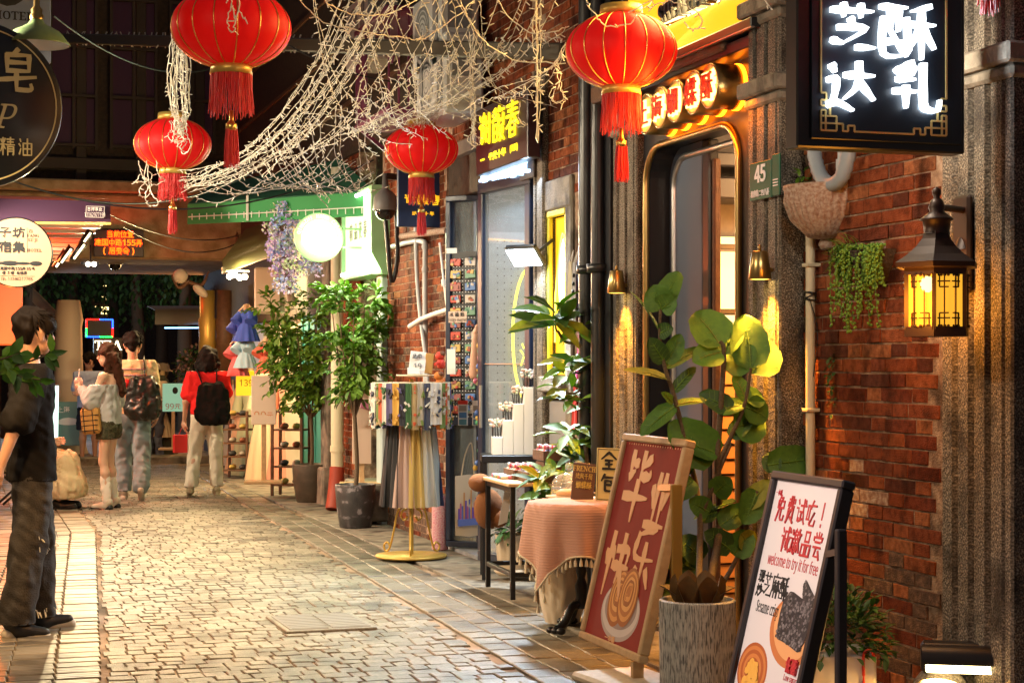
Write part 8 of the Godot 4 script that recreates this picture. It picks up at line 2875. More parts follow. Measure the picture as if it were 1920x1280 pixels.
func far_street() -> void:
	# beyond the gateway: pavement, dark trees and lit stalls
	var m := M.new()
	m.box(v3(2.0, 0.02, -33.0), v3(20.0, 0.16, 13.0), Basis(), 0.02)
	setting("far_pavement", m, mats["apron"])
	m = M.new()
	m.box(v3(0.0, 5.0, -52.0), v3(60.0, 10.0, 1.0))
	for k in 2: m.box(v3(-9.0 + 24.0 * k, 4.0, -40.0), v3(9.0, 8.0, 12.0))
	solo("far_houses", m, mats["dark_timber"], "dark houses at the far end beyond the gateway", "house")
	for k in 7:
		var o := at_depth([250, 300, 350, 140, 60, 210, 400][k], 700, [38, 41, 36, 40, 37, 44, 40][k])
		var t := thing("street_tree", ["dark tree seen through the middle of the gateway", "dark tree right of the tower lights", "dark tree behind the grey awning", "dark tree behind the white column", "dark tree at the left of the gateway", "dark tree farthest back under the gateway", "dark tree at the gateway's right side"][k], "tree", v3(o.x, 0, o.z), k, "dark trees beyond the gateway")
		m = M.new()
		m.tube([v3(0, 0, 0), v3(0.1, 2.0, 0), v3(0, 4.5, 0)], [0.2, 0.15, 0.07], 8)
		part("trunk", m, mats["stem"], t)
		m = M.new()
		for q in 800:
			var d := spread(1.0).normalized()
			m.leaf(v3(0, 3.9, 0) + d * v3(1.6, 1.7, 1.6) * rnd(0.4, 1.0), d + spread(0.8), Vector3.UP, rnd(0.1, 0.18), 0.09, 0.3, 0.2)
		part("crown", m, mats["leaf_dark"], t).set_meta("kind", "stuff")
	# lit signs in the dark
	var t := thing("tea_sign", "small black sign with white letters TEA beyond the gateway", "sign", at_depth(202, 648, 31.0))
	m = M.new()
	m.box(v3(0, -0.03, -0.03), v3(0.5, 0.34, 0.05))
	part("board", m, mats["black_paint"], t)
	latin("lettering", "TEA", t, Transform3D(Basis(), v3(0, 0, 0)), 0.17, glow("tea_white", Color(1.0, 0.95, 0.8), 2.0), 0.01, true, true)
	t = thing("running_light_sign", "rectangular frame of coloured running lights beyond the gateway", "light sign", at_depth(186, 615, 31.5))
	for k in 4:
		for e in 2:
			m = M.new()
			var n := 8
			for q in n:
				var u := (q + 0.5) / n * 0.5 + 0.5 * e - 0.5
				var p := v3(u * 0.46, 0.155, 0) if k == 0 else v3(u * 0.46, -0.155, 0) if k == 1 else v3(-0.23, u * 0.31, 0) if k == 2 else v3(0.23, u * 0.31, 0)
				m.ball(p, v3(0.014, 0.014, 0.014), 6, 4)
			part("light_row", m, glow("run_%d" % ((k + e) % 3), [Color(1, 0.08, 0.05), Color(0.1, 0.3, 1.0), Color(0.1, 1.0, 0.3)][(k + e) % 3], 5.0), t).set_meta("kind", "stuff")
	m = M.new()
	m.box(v3(0, 0, -0.03), v3(0.5, 0.34, 0.03))
	part("board", m, mats["black_paint"], t)
	t = thing("tower_lights", "distant tower top picked out in warm lights", "tower", v3(at_depth(190, 600, 50.0).x, 0, at_depth(190, 600, 50.0).z))
	m = M.new()
	m.box(v3(0, 2.2, 0), v3(0.8, 4.4, 0.8))
	part("wall", m, mats["dark_timber"], t)
	for q in [[0.05, 3.7, 0.12, 0.03], [0.08, 3.35, 0.24, 0.07], [0.06, 3.0, 0.22, 0.2], [-0.1, 3.72, 0.1, 0.02], [0.05, 1.95, 0.2, 0.05], [-0.2, 3.1, 0.03, 0.03], [-0.22, 3.3, 0.03, 0.03]]:
		m = M.new()
		m.box(v3(q[0], q[1], 0.42), v3(q[2], q[3], 0.03))
		part("lit_window", m, glow("tower_lamp", Color(1.0, 0.85, 0.55), 3.0), t)
	var aw := [[60, 540, 130, 610, 28.0, "pale grey awning at the left beyond the gateway"], [290, 582, 402, 612, 27.5, "grey-green awning with a blue light strip at right beyond the gateway"]]
	for k in 2:
		var q: Array = aw[k]
		t = thing("far_awning", q[5], "awning", at_depth((q[0] + q[2]) * 0.5, (q[1] + q[3]) * 0.5, q[4]))
		var a: Vector3 = at_depth(q[0], q[1], q[4]) - t.position
		var b: Vector3 = at_depth(q[2], q[3] if k == 0 else q[1], q[4]) - t.position
		m = M.new()
		m.sheet([[a + v3(0, 0.1, -1.2), b + v3(0, 0.1, -1.2)], [a, b], [a - v3(0, 0.22, 0), b - v3(0, 0.22, 0)]], 0.012)
		part("cloth", m, mat("grey_cloth", lin(0.26, 0.27, 0.26), 0.8), t)
		if k == 1:
			m = M.new()
			m.bar(a - v3(-0.15, 0.27, 0), b - v3(0.2, 0.27, 0), 0.02, 0.02)
			part("light_strip", m, glow("blue_strip", Color(0.5, 0.75, 1.0), 4.0), t)
	m = M.new()
	var col := at_depth(128, 760, 27.0)
	m.lathe([v2(0.3, 0.0), v2(0.24, 0.3), v2(0.2, 2.0), v2(0.22, 2.1), v2(0.17, 2.4)], 18, v3(col.x, 0.05, col.z))
	solo("white_column", m, mats["vase_white"], "pale round column at the left side of the gateway", "column")
	for k in 2:
		m = M.new()
		var q := at_depth([388, 420][k], 628, 23.6)
		m.lathe([v2(0.0, -1.2), v2(0.1, -1.2), v2(0.1, -0.25), v2(0.12, -0.24), v2(0.11, 0.0), v2(0.12, 0.2), v2(0.1, 0.24), v2(0.1, 0.6), v2(0.0, 0.6)], 16, q)
		solo("gateway_post", m, [mats["gold_paint"], mats["brown_timber"]][k], ["brass barrel-like lantern post right of the passage", "brown timber post at the dress shop's corner"][k], "post")
	var b1 := text_board("menu_board", "teal advertising board with white characters left of the passage", 128, 794, 26.4, 0.42, 0.66, mat("teal_board", lin(0.12, 0.27, 0.28), 0.5), -0.12)
	m = M.new()
	write_line(m, "上海", v3(-0.17, 0.26, 0.0), v3(0.09, 0, 0), v3(0, -0.1, 0.012), 0.11, 0.004)
	part("character", m, mats["white_print"], b1)
	m = M.new()
	m.ball(v3(0.0, 0.02, 0.012), v3(0.17, 0.07, 0.004), 12, 6)
	part("picture", m, mats["white_print"], b1)
	b1 = text_board("lit_board", "narrow bright white board behind the standing man", 98, 778, 25.6, 0.16, 0.86, glow("board_lit", Color(0.85, 1.0, 0.95), 1.2))
	b1 = text_board("price_board", "pale mint board with a face and the price 99 on a wooden stick", 324, 745, 25.2, 0.3, 0.4, glow("mint_board", Color(0.62, 0.85, 0.72), 0.35), 0.0, 0.55)
	latin("price", "99", b1, Transform3D(Basis(), v3(-0.05, -0.13, 0.016)), 0.085, mat("price_red", lin(0.4, 0.05, 0.05), 0.6), 0.002)
	m = M.new()
	write_line(m, "元", v3(0.02, -0.085, 0.014), v3(0.09, 0, 0), v3(0, -0.08, 0), 0.1)
	part("character", m, mats["price_red"], b1)
	m = M.new()
	m.ball(v3(0.03, 0.1, 0.014), v3(0.04, 0.05, 0.003), 10, 6)
	part("picture", m, mats["black_print"], b1)
	# flowering shrubs and a clothed dummy at the passage's right side
	var o := at_y(362, 845, 0.1)
	t = thing("blossom_bush", "tall bush with peach blossoms by the passage", "plant", o)
	stemmed(t, "stem", [v3(0, 0, 0), v3(0.03, 0.6, 0), v3(0, 1.2, 0)], 0.03, 0.02, mats["stem"])
	for z in 3:
		m = M.new()
		for k in 240:
			var d := spread(1.0).normalized()
			m.leaf(v3(0, 1.25, 0) + d * v3(0.32, 0.42, 0.3) * rnd(0.3, 1.0), d + spread(0.8), Vector3.UP, 0.07, 0.045, 0.3, 0.2)
		part("foliage" if z else "blossoms", m, [mat("blossom_peach", lin(0.6, 0.36, 0.24), 0.7), mats["leaf_dark"], mats["leaf_mid"]][z], t).set_meta("kind", "stuff")
	gown("olive coat on a hatted dummy in the shade of the passage", at_y(304, 850, 0.1), 1.2, 0.26, lin(0.05, 0.055, 0.03))
	m = M.new()
	var hc := at_depth(304, 694, 27.6)
	m.ball(hc - v3(0, 0.03, 0), v3(0.09, 0.11, 0.09), 12, 8)
	m.lathe([v2(0.17, -0.02), v2(0.11, 0.02), v2(0.09, 0.1), v2(0.0, 0.12)], 16, hc)
	solo("sun_hat", m, mat("straw", lin(0.3, 0.22, 0.12), 0.8), "straw hat on the dummy in the passage", "hat")
	# ox skull and insulators on the beam
	t = thing("ox_skull", "white ox skull with curved horns hung under the gateway beam's right end", "skull", at_depth(352, 525, 23.2))
	m = M.new()
	m.ball(v3(-0.1, 0.05, 0), v3(0.1, 0.1, 0.08), 12, 8)
	m.ball(v3(0.16, -0.14, 0), v3(0.12, 0.06, 0.06), 12, 8, Basis(Vector3.BACK, -0.7))
	part("skull", m, mat("bone", lin(0.55, 0.48, 0.38), 0.7), t)
	for e in 2:
		m = M.new()
		m.tube(curve([v3(0.0, -0.02, 0), v3(-0.12 + 0.3 * e, -0.1 + 0.04 * e, 0), v3(-0.22 + 0.5 * e, 0.06 + 0.08 * e, 0.0)]), [0.03, 0.03, 0.028, 0.027, 0.026, 0.025, 0.022, 0.02, 0.018, 0.015, 0.012, 0.008, 0.004], 8)
		part("horn", m, mats["brown_timber"], t)
	for k in 2:
		m = M.new()
		var q := at_z([444, 466][k], 450, -24.15)
		m.lathe([v2(0.0, -0.1), v2(0.03, -0.1), v2(0.018, -0.05), v2(0.03, -0.02), v2(0.018, 0.02), v2(0.03, 0.05), v2(0.0, 0.12)], 10, q)
		solo("insulator", m, mats["brown_timber"], ["left brown insulator holding the cables on the beam", "right brown insulator holding the cables on the beam"][k], "insulator")
	# orange stall at the left edge and light in the passage
	m = M.new()
	m.box(at_depth(6, 590, 15.0), v3(0.3, 0.52, 0.4), Basis(), 0.01)
	solo("stall_panel", m, mat("stall_orange", lin(0.55, 0.14, 0.06), 0.6), "orange stall panel at the left edge behind the standing man", "panel")
	omni("stall_light", at_depth(-10, 690, 14.0), Color(1.0, 0.5, 0.2), 1.6, 0.1)
	area("passage_light", v3(2.3, 2.85, -25.8), v3(0, -1, 0.15), v2(1.6, 0.8), Color(1.0, 0.82, 0.55), 3.0)
	omni("far_ambient_light", at_depth(390, 660, 30.0) + v3(0, 0.3, 0), Color(1.0, 0.65, 0.35), 3.0, 0.2)  # added ambient light for the far street, warm, not a stall lamp
	omni("far_ambient_light", at_depth(80, 640, 32.0), Color(0.8, 0.9, 1.0), 3.0, 0.2)  # second added ambient light, cool, with no lamp behind it

var folds := FastNoiseLite.new()
# ---------- bodies: tapered capsules joined by a smooth minimum, meshed as surface nets ----------
func caps_sdf(m: M, caps: Array, cell: float, k: float, crumple := 0.0, cut_y := -99.0, cut_top := 99.0) -> void:
	var lo := Vector3.ONE * 1e9
	var hi := -lo
	for c in caps:
		var r := maxf(c[2], c[3]) + k + cell * 2.5 + crumple
		for q in [c[0], c[1]]:
			lo = lo.min(q - Vector3.ONE * r)
			hi = hi.max(q + Vector3.ONE * r)
	var n := Vector3i(((hi - lo) / cell).ceil()) + Vector3i.ONE
	var f := PackedFloat32Array()
	f.resize(n.x * n.y * n.z)
	f.fill(9.0)
	var sy := n.x
	var sz := n.x * n.y
	for c in caps:
		var a: Vector3 = c[0]
		var b: Vector3 = c[1]
		var ra: float = c[2]
		var rb: float = c[3]
		var flat: float = c[4] if c.size() > 4 else 1.0      # < 1: thinner front to back
		var r := maxf(ra, rb) + k + cell * 2.2 + crumple
		var i0 := Vector3i(((a.min(b) - Vector3.ONE * r - lo) / cell).floor()).max(Vector3i.ZERO)
		var i1 := Vector3i(((a.max(b) + Vector3.ONE * r - lo) / cell).ceil()).min(n - Vector3i.ONE)
		var ba := b - a
		var bb := maxf(ba.length_squared(), 1e-8)
		for z in range(i0.z, i1.z + 1):
			for y in range(i0.y, i1.y + 1):
				var idx := i0.x + y * sy + z * sz
				for x in range(i0.x, i1.x + 1):
					var p := lo + v3(x, y, z) * cell
					var pa := p - a
					var t := clampf(pa.dot(ba) / bb, 0.0, 1.0)
					var e := pa - ba * t
					e.z /= flat
					var d := e.length() - lerpf(ra, rb, t)
					var o := f[idx]
					var h := maxf(k - absf(o - d), 0.0) / k
					f[idx] = minf(o, d) - h * h * k * 0.25
					idx += 1
	if crumple > 0.0 or cut_y > -90.0 or cut_top < 90.0:
		for z in n.z:
			for y in n.y:
				for x in n.x:
					var idx := x + y * sy + z * sz
					if f[idx] > 0.2: continue
					var p := lo + v3(x, y, z) * cell
					if crumple > 0.0: f[idx] += crumple * 1.5 * (folds.get_noise_3d(p.x * 11.0, p.y * 4.5 + p.x * 4.0, p.z * 11.0) + 0.6 * folds.get_noise_3d(p.x * 9.0 + 7.0, p.y * 15.0 + p.z * 9.0, p.z * 9.0))
					f[idx] = maxf(f[idx], maxf(cut_y - p.y, p.y - cut_top))
	var ids := {}
	var off := [0, 1, sy, sy + 1, sz, sz + 1, sz + sy, sz + sy + 1]
	for z in n.z - 1:
		for y in n.y - 1:
			var row := y * sy + z * sz
			for x in n.x - 1:
				var idx := row + x
				if f[idx] > 0.5: continue
				var neg := 0
				for q in 8:
					if f[idx + off[q]] < 0.0: neg += 1
				if neg == 0 or neg == 8: continue
				var sum := Vector3.ZERO
				var cnt := 0
				for q in 8:
					for ax in 3:
						if q & (1 << ax): continue
						var v0 := f[idx + off[q]]
						var v1 := f[idx + off[q | (1 << ax)]]
						if (v0 < 0.0) == (v1 < 0.0): continue
						var cp := v3(q & 1, (q >> 1) & 1, (q >> 2) & 1)
						cp[ax] = v0 / (v0 - v1)
						sum += cp
						cnt += 1
				var g := v3(f[idx + 1] - f[idx], f[idx + sy] - f[idx], f[idx + sz] - f[idx])
				ids[idx] = m.vert(lo + (v3(x, y, z) + sum / cnt) * cell, g)
	for idx in ids:
		for ax in 3:
			var st: int = [1, sy, sz][ax]
			var u: int = [sy, sz, 1][ax]
			var w: int = [sz, 1, sy][ax]
			var v0 := f[idx]
			var v1 := f[idx + st]
			if (v0 < 0.0) == (v1 < 0.0): continue
			if not (ids.has(idx - u) and ids.has(idx - w) and ids.has(idx - u - w)): continue
			var qa: int = ids[idx]
			var qb: int = ids[idx - u]
			var qc: int = ids[idx - u - w]
			var qd: int = ids[idx - w]
			if v0 < 0.0:
				m.face(qa, qb, qc); m.face(qa, qc, qd)
			else:
				m.face(qa, qc, qb); m.face(qa, qd, qc)

func skin_of(c: Color, called: String) -> StandardMaterial3D:
	var m := mat(called, c, 0.5)
	m.subsurf_scatter_enabled = true
	m.subsurf_scatter_strength = 0.06
	return m

# joints for a standing figure facing +z, feet at y = 0; x > 0 is the figure's left
func joints(h: float, over := {}) -> Dictionary:
	var j := {"head": v3(0, 1.63, 0.02), "neck": v3(0, 1.47, -0.01), "chest": v3(0, 1.27, 0.0), "waist": v3(0, 1.06, 0.0), "pelvis": v3(0, 0.94, 0),
		"sl": v3(0.175, 1.42, -0.01), "el": v3(0.225, 1.13, -0.02), "wl": v3(0.235, 0.89, 0.05), "sr": v3(-0.175, 1.42, -0.01), "er": v3(-0.225, 1.13, -0.02), "wr": v3(-0.235, 0.89, 0.05),
		"hl": v3(0.09, 0.92, 0), "kl": v3(0.1, 0.5, 0.015), "al": v3(0.105, 0.085, -0.02), "hr": v3(-0.09, 0.92, 0), "kr": v3(-0.1, 0.5, 0.015), "ar": v3(-0.105, 0.085, -0.02)}
	for q in over: j[q] = over[q]
	for q in j: j[q] = j[q] * (h / 1.75)
	return j
func hand_caps(w: Vector3, dir: Vector3, palm: Vector3, s: float, curl := 0.5, side := 1.0) -> Array:
	var d := dir.normalized()
	var x := d.cross(palm).normalized() * side
	var out := [[w, w + d * 0.045 * s, 0.024 * s, 0.03 * s], [w + d * 0.045 * s + x * 0.018 * s, w + d * 0.085 * s + x * 0.02 * s, 0.018 * s, 0.014 * s], [w + d * 0.045 * s - x * 0.018 * s, w + d * 0.08 * s - x * 0.022 * s, 0.018 * s, 0.013 * s]]
	for k in 4:
		var b := w + d * (0.085 - 0.004 * absf(k - 1.4)) * s + x * (0.03 - 0.02 * k) * s
		var l: float = [0.036, 0.042, 0.039, 0.03][k] * s
		var d2 := (d * (1.0 - curl * 0.6) + palm * curl).normalized()
		var d3 := (d * (1.0 - curl * 1.4) + palm * curl * 1.3).normalized()
		var p1 := b + d2 * l
		out.append([b, p1, 0.0095 * s, 0.0085 * s])
		out.append([p1, p1 + d3 * l * 0.9, 0.0085 * s, 0.007 * s])
	var tb := w + d * 0.03 * s + x * 0.026 * s
	var tm := tb + (x * 0.7 + d * 0.6 + palm * 0.4).normalized() * 0.036 * s
	out.append([tb, tm, 0.013 * s, 0.0105 * s])
	out.append([tm, tm + (d + palm * (0.3 + curl)).normalized() * 0.03 * s, 0.0105 * s, 0.008 * s])
	return out

# one person: skin is one mesh, then hair, garments and shoes as parts
func person(label: String, at: Vector3, turn: float, h: float, o: Dictionary) -> Node3D:
	var t := thing("person", label, "person", at, turn)
	var j := joints(h, o.get("pose", {}))
	var s := h / 1.75
	var cell: float = o.get("cell", 0.017)
	var slim: float = o.get("slim", 1.0)
	var skin := skin_of(o.get("skin", lin(0.5, 0.28, 0.19)), "skin_%s" % o.get("tone", "a"))
	var m := M.new()
	var body := [[j.neck - v3(0, 0.05, 0) * s, j.head - v3(0, 0.06, 0.02) * s, 0.052 * s * slim, 0.05 * s * slim], [j.chest + v3(0, 0.08, 0) * s, j.chest, 0.12 * s, 0.125 * s * slim, 0.8], [j.chest, j.pelvis, 0.12 * s * slim, 0.125 * s * slim, 0.8]]
	for e in ["l", "r"]:
		body.append([j.neck - v3(0, 0.07, 0) * s, j["s" + e], 0.06 * s, 0.05 * s * slim])
		body.append([j["s" + e], j["e" + e], 0.048 * s * slim, 0.038 * s * slim])
		body.append([j["e" + e], j["w" + e], 0.038 * s * slim, 0.025 * s * slim])
		body.append([j["h" + e], j["k" + e], 0.088 * s * slim, 0.056 * s * slim])
		var calf: Vector3 = j["k" + e].lerp(j["a" + e], 0.3) - v3(0, 0, 0.012) * s
		body.append([j["k" + e], calf, 0.052 * s * slim, 0.055 * s * slim])
		body.append([calf, j["a" + e], 0.053 * s * slim, 0.033 * s * slim])
	caps_sdf(m, body, cell, 0.035)
	# head with brow, nose, jaw and ears, turned on the neck
	var hb := Basis(Vector3.UP, o.get("look", 0.0)) * Basis(Vector3.RIGHT, o.get("nod", 0.0))
	var hc: Vector3 = j.head
	var hp := func(x: float, y: float, z: float): return hc + hb * (v3(x, y, z) * s)
	var hcell := minf(cell, 0.009)
	caps_sdf(m, [[hp.call(0, 0.035, -0.02), hp.call(0, 0.03, 0.015), 0.086 * s, 0.08 * s], [hp.call(0, 0.0, 0.02), hp.call(0, -0.065, 0.045), 0.07 * s, 0.042 * s], [hp.call(0.03, -0.05, 0.03), hp.call(-0.03, -0.05, 0.03), 0.045 * s, 0.045 * s], [hp.call(0, 0.012, 0.09), hp.call(0, -0.018, 0.105), 0.011 * s, 0.016 * s], [hp.call(0.082, 0.012, -0.01), hp.call(0.08, -0.025, -0.005), 0.018 * s, 0.012 * s], [hp.call(-0.082, 0.012, -0.01), hp.call(-0.08, -0.025, -0.005), 0.018 * s, 0.012 * s], [hp.call(0, -0.03, -0.04), j.neck, 0.05 * s * slim, 0.052 * s * slim], [hp.call(0.02, -0.048, 0.083), hp.call(-0.02, -0.048, 0.083), 0.012 * s, 0.012 * s]], hcell, 0.02)
	for e in ["l", "r"]:
		var w: Vector3 = j["w" + e]
		var dir: Vector3 = o.get("hand_" + e, (w - j["e" + e]))
		caps_sdf(m, hand_caps(w, dir, o.get("palm_" + e, v3(1.0 if e == "r" else -1.0, 0, 0.2)).normalized(), s * 1.05 * slim, o.get("curl", 0.45), 1.0 if e == "l" else -1.0), 0.0065, 0.008)
	part("body", m, skin, t)
	m = M.new()
	for e in [-1, 1]:
		m.ball(hp.call(0.032 * e, 0.008, 0.083), v3(0.012, 0.008, 0.008) * s, 8, 5)
		m.tube([hp.call(0.018 * e, 0.028, 0.09), hp.call(0.034 * e, 0.034, 0.088), hp.call(0.05 * e, 0.027, 0.076)], 0.004 * s, 5)
	part("eyes", m, mat("dark_hair", lin(0.014, 0.010, 0.008), 0.45), t)
	m = M.new()
	m.ball(hp.call(0, -0.048, 0.093), v3(0.02, 0.006, 0.006) * s, 8, 5)
	part("mouth", m, mat("lips", lin(0.35, 0.1, 0.08), 0.5), t)
	# hair
	m = M.new()
	var hair: String = o.get("hair", "short")
	var hcaps := [[hp.call(0, 0.06, -0.035), hp.call(0, 0.065, 0.01), 0.09 * s, 0.085 * s], [hp.call(0, 0.02, -0.055), hp.call(0, -0.02, -0.06), 0.078 * s, 0.055 * s], [hp.call(0.05, 0.05, 0.03), hp.call(-0.05, 0.05, 0.03), 0.052 * s, 0.052 * s]]
	if hair == "bob": hcaps += [[hp.call(0.06, 0.03, -0.02), hp.call(0.095, -0.08, 0.0), 0.06 * s, 0.055 * s], [hp.call(-0.06, 0.03, -0.02), hp.call(-0.095, -0.08, 0.0), 0.06 * s, 0.055 * s], [hp.call(0, 0.03, -0.05), hp.call(0, -0.09, -0.05), 0.095 * s, 0.095 * s]]
	if hair == "long":
		for x in [-0.07, -0.035, 0.0, 0.035, 0.07]: hcaps.append([hp.call(x, 0.02, -0.05), hp.call(x * 1.3, -0.38 - 0.03 * sin(x * 60.0), -0.15), 0.056 * s, 0.034 * s])
		for x in [-0.08, 0.08]: hcaps.append([hp.call(x, 0.02, -0.01), hp.call(x * 1.05, -0.2, 0.01), 0.035 * s, 0.02 * s])
	caps_sdf(m, hcaps, hcell, 0.03, 0.012)
	for k in 360:
		var d := (hb * v3(rnd(-1, 1), rnd(-0.25, 1), rnd(-1.0, 0.7))).normalized()
		var r0: Vector3 = hp.call(0, 0.055, -0.015) + d * 0.088 * s
		var down: Vector3 = (Vector3.DOWN - d * Vector3.DOWN.dot(d) + hb * v3(0, 0, 0.4)).normalized()
		if hair == "short": m.tube([r0, r0 + (down + d * 0.25) * 0.03 * s, r0 + (down * 1.2 + d * 0.22) * 0.055 * s], [0.006, 0.005, 0.001], 4, false)
	part("hair", m, mat("hair_" + o.get("hair_tone", "black"), {"black": lin(0.011, 0.008, 0.007), "brown": lin(0.04, 0.015, 0.008)}[o.get("hair_tone", "black")], 0.75), t)
	mats["hair_" + o.get("hair_tone", "black")].metallic_specular = 0.2
	# trunk garment with sleeves
	var top := [[j.chest + v3(0.05, 0.09, 0) * s, j.waist + v3(0.05, 0, 0) * s, 0.135 * s, 0.128 * s * slim, 0.85], [j.chest + v3(-0.05, 0.09, 0) * s, j.waist + v3(-0.05, 0, 0) * s, 0.135 * s, 0.128 * s * slim, 0.85], [j.waist + v3(0.05, 0, 0) * s, j.pelvis + v3(0.05, -0.1, 0) * s, 0.13 * s * slim, 0.15 * s * slim, 0.85], [j.waist + v3(-0.05, 0, 0) * s, j.pelvis + v3(-0.05, -0.1, 0) * s, 0.13 * s * slim, 0.15 * s * slim, 0.85]]
	var loose: float = o.get("loose", 1.0)
	for e in ["l", "r"]:
		var a: Vector3 = j["s" + e]
		var b: Vector3 = a.lerp(j["e" + e], o.get("sleeve", 0.75))
		if not o.get("off_shoulder", false): top.append([j.neck - v3(0, 0.055, 0) * s, a, 0.066 * s, 0.068 * s])
		top.append([a.lerp(j["e" + e], 0.25 if o.get("off_shoulder", false) else 0.0), b, 0.068 * s * loose, 0.072 * s * loose])
		if o.get("sleeve", 0.75) > 0.95:
			top.append([j["e" + e], j["e" + e].lerp(j["w" + e], o.get("cuff", 0.85)), 0.07 * s * loose, 0.05 * s])
	m = M.new()
	caps_sdf(m, top, cell * 0.9, 0.045, o.get("crumple", 0.007), o.get("hem", 0.9) * s, o.get("neckline", 1.475) * s)
	part("top", m, o.top, t)
	# legs
	if o.has("trousers"):
		var lg := [[j.pelvis + v3(0.045, 0.02, 0) * s, j.pelvis + v3(0.05, -0.06, 0) * s, 0.125 * s * slim, 0.125 * s * slim, 0.85], [j.pelvis + v3(-0.045, 0.02, 0) * s, j.pelvis + v3(-0.05, -0.06, 0) * s, 0.125 * s * slim, 0.125 * s * slim, 0.85]]
		var wide: float = o.get("leg", 1.0)
		for e in ["l", "r"]:
			lg.append([j["h" + e], j["k" + e], 0.105 * s * slim, 0.08 * s * wide])
			lg.append([j["k" + e], j["a" + e] + v3(0, -0.02, 0) * s, 0.08 * s * wide, 0.078 * s * wide])
		m = M.new()
		caps_sdf(m, lg, cell * 0.9, 0.03, o.get("leg_crumple", 0.014), o.get("cuff_y", 0.04) * s, (o.get("hem", 0.9) + 0.04) * s)
		part("trousers", m, o.trousers, t)
	for e in ["l", "r"]:
		var a: Vector3 = j["a" + e]
		var kd: Vector3 = (j["k" + e] - a).normalized()
		var f := v3(0, 0, 1) - kd * kd.z
		f = (f.normalized() if o.get("foot_" + e, Vector3.ZERO) == Vector3.ZERO else o["foot_" + e])
		var sole := a - kd * 0.055 * s
		m = M.new()
		caps_sdf(m, [[a - kd * 0.02 * s - f * 0.025 * s, sole + f * 0.02 * s, 0.045 * s, 0.045 * s], [sole + f * 0.03 * s, sole + f * 0.16 * s, 0.044 * s, 0.032 * s]], minf(cell, 0.011), 0.03)
		var sh := part("shoe", m, o.shoes, t)
		m = M.new()
		caps_sdf(m, [[sole - f * 0.035 * s - kd * 0.028 * s, sole + f * 0.17 * s - kd * 0.022 * s, 0.034 * s, 0.034 * s]], minf(cell, 0.011), 0.02)
		part("sole", m, o.get("soles", o.shoes), sh)
		if o.has("socks"):
			m = M.new()
			caps_sdf(m, [[a, a + kd * 0.24 * s, 0.047 * s, 0.05 * s]], minf(cell, 0.011), 0.02, 0.008)
			part("sock", m, o.socks, t)
	return t
func at_feet(px: float, py: float) -> Vector3:
	return at_y(px, py, 0.02)

func backpack(label: String, p: Node3D, ctr: Vector3, r: Vector3, c: StandardMaterial3D, shoulders: Array) -> void:
	var t := thing("backpack", label, "backpack", p.transform * ctr, p.rotation.y)
	var m := M.new()
	caps_sdf(m, [[v3(-r.x * 0.35, r.y * 0.45, 0), v3(-r.x * 0.45, -r.y * 0.55, -0.01), r.x * 0.6, r.x * 0.72], [v3(r.x * 0.35, r.y * 0.45, 0), v3(r.x * 0.45, -r.y * 0.55, -0.01), r.x * 0.6, r.x * 0.72], [v3(0, -r.y * 0.4, -0.06), v3(0, -r.y * 0.65, -0.06), r.x * 0.5, r.x * 0.55]], 0.014, 0.04, 0.012)
	part("bag", m, c, t)
	for q in shoulders:
		m = M.new()
		var pts := []
		for v in q: pts.append(v - ctr)
		m.tube(curve(pts), 0.022, 6, true, 0.35)
		part("strap", m, c, t)

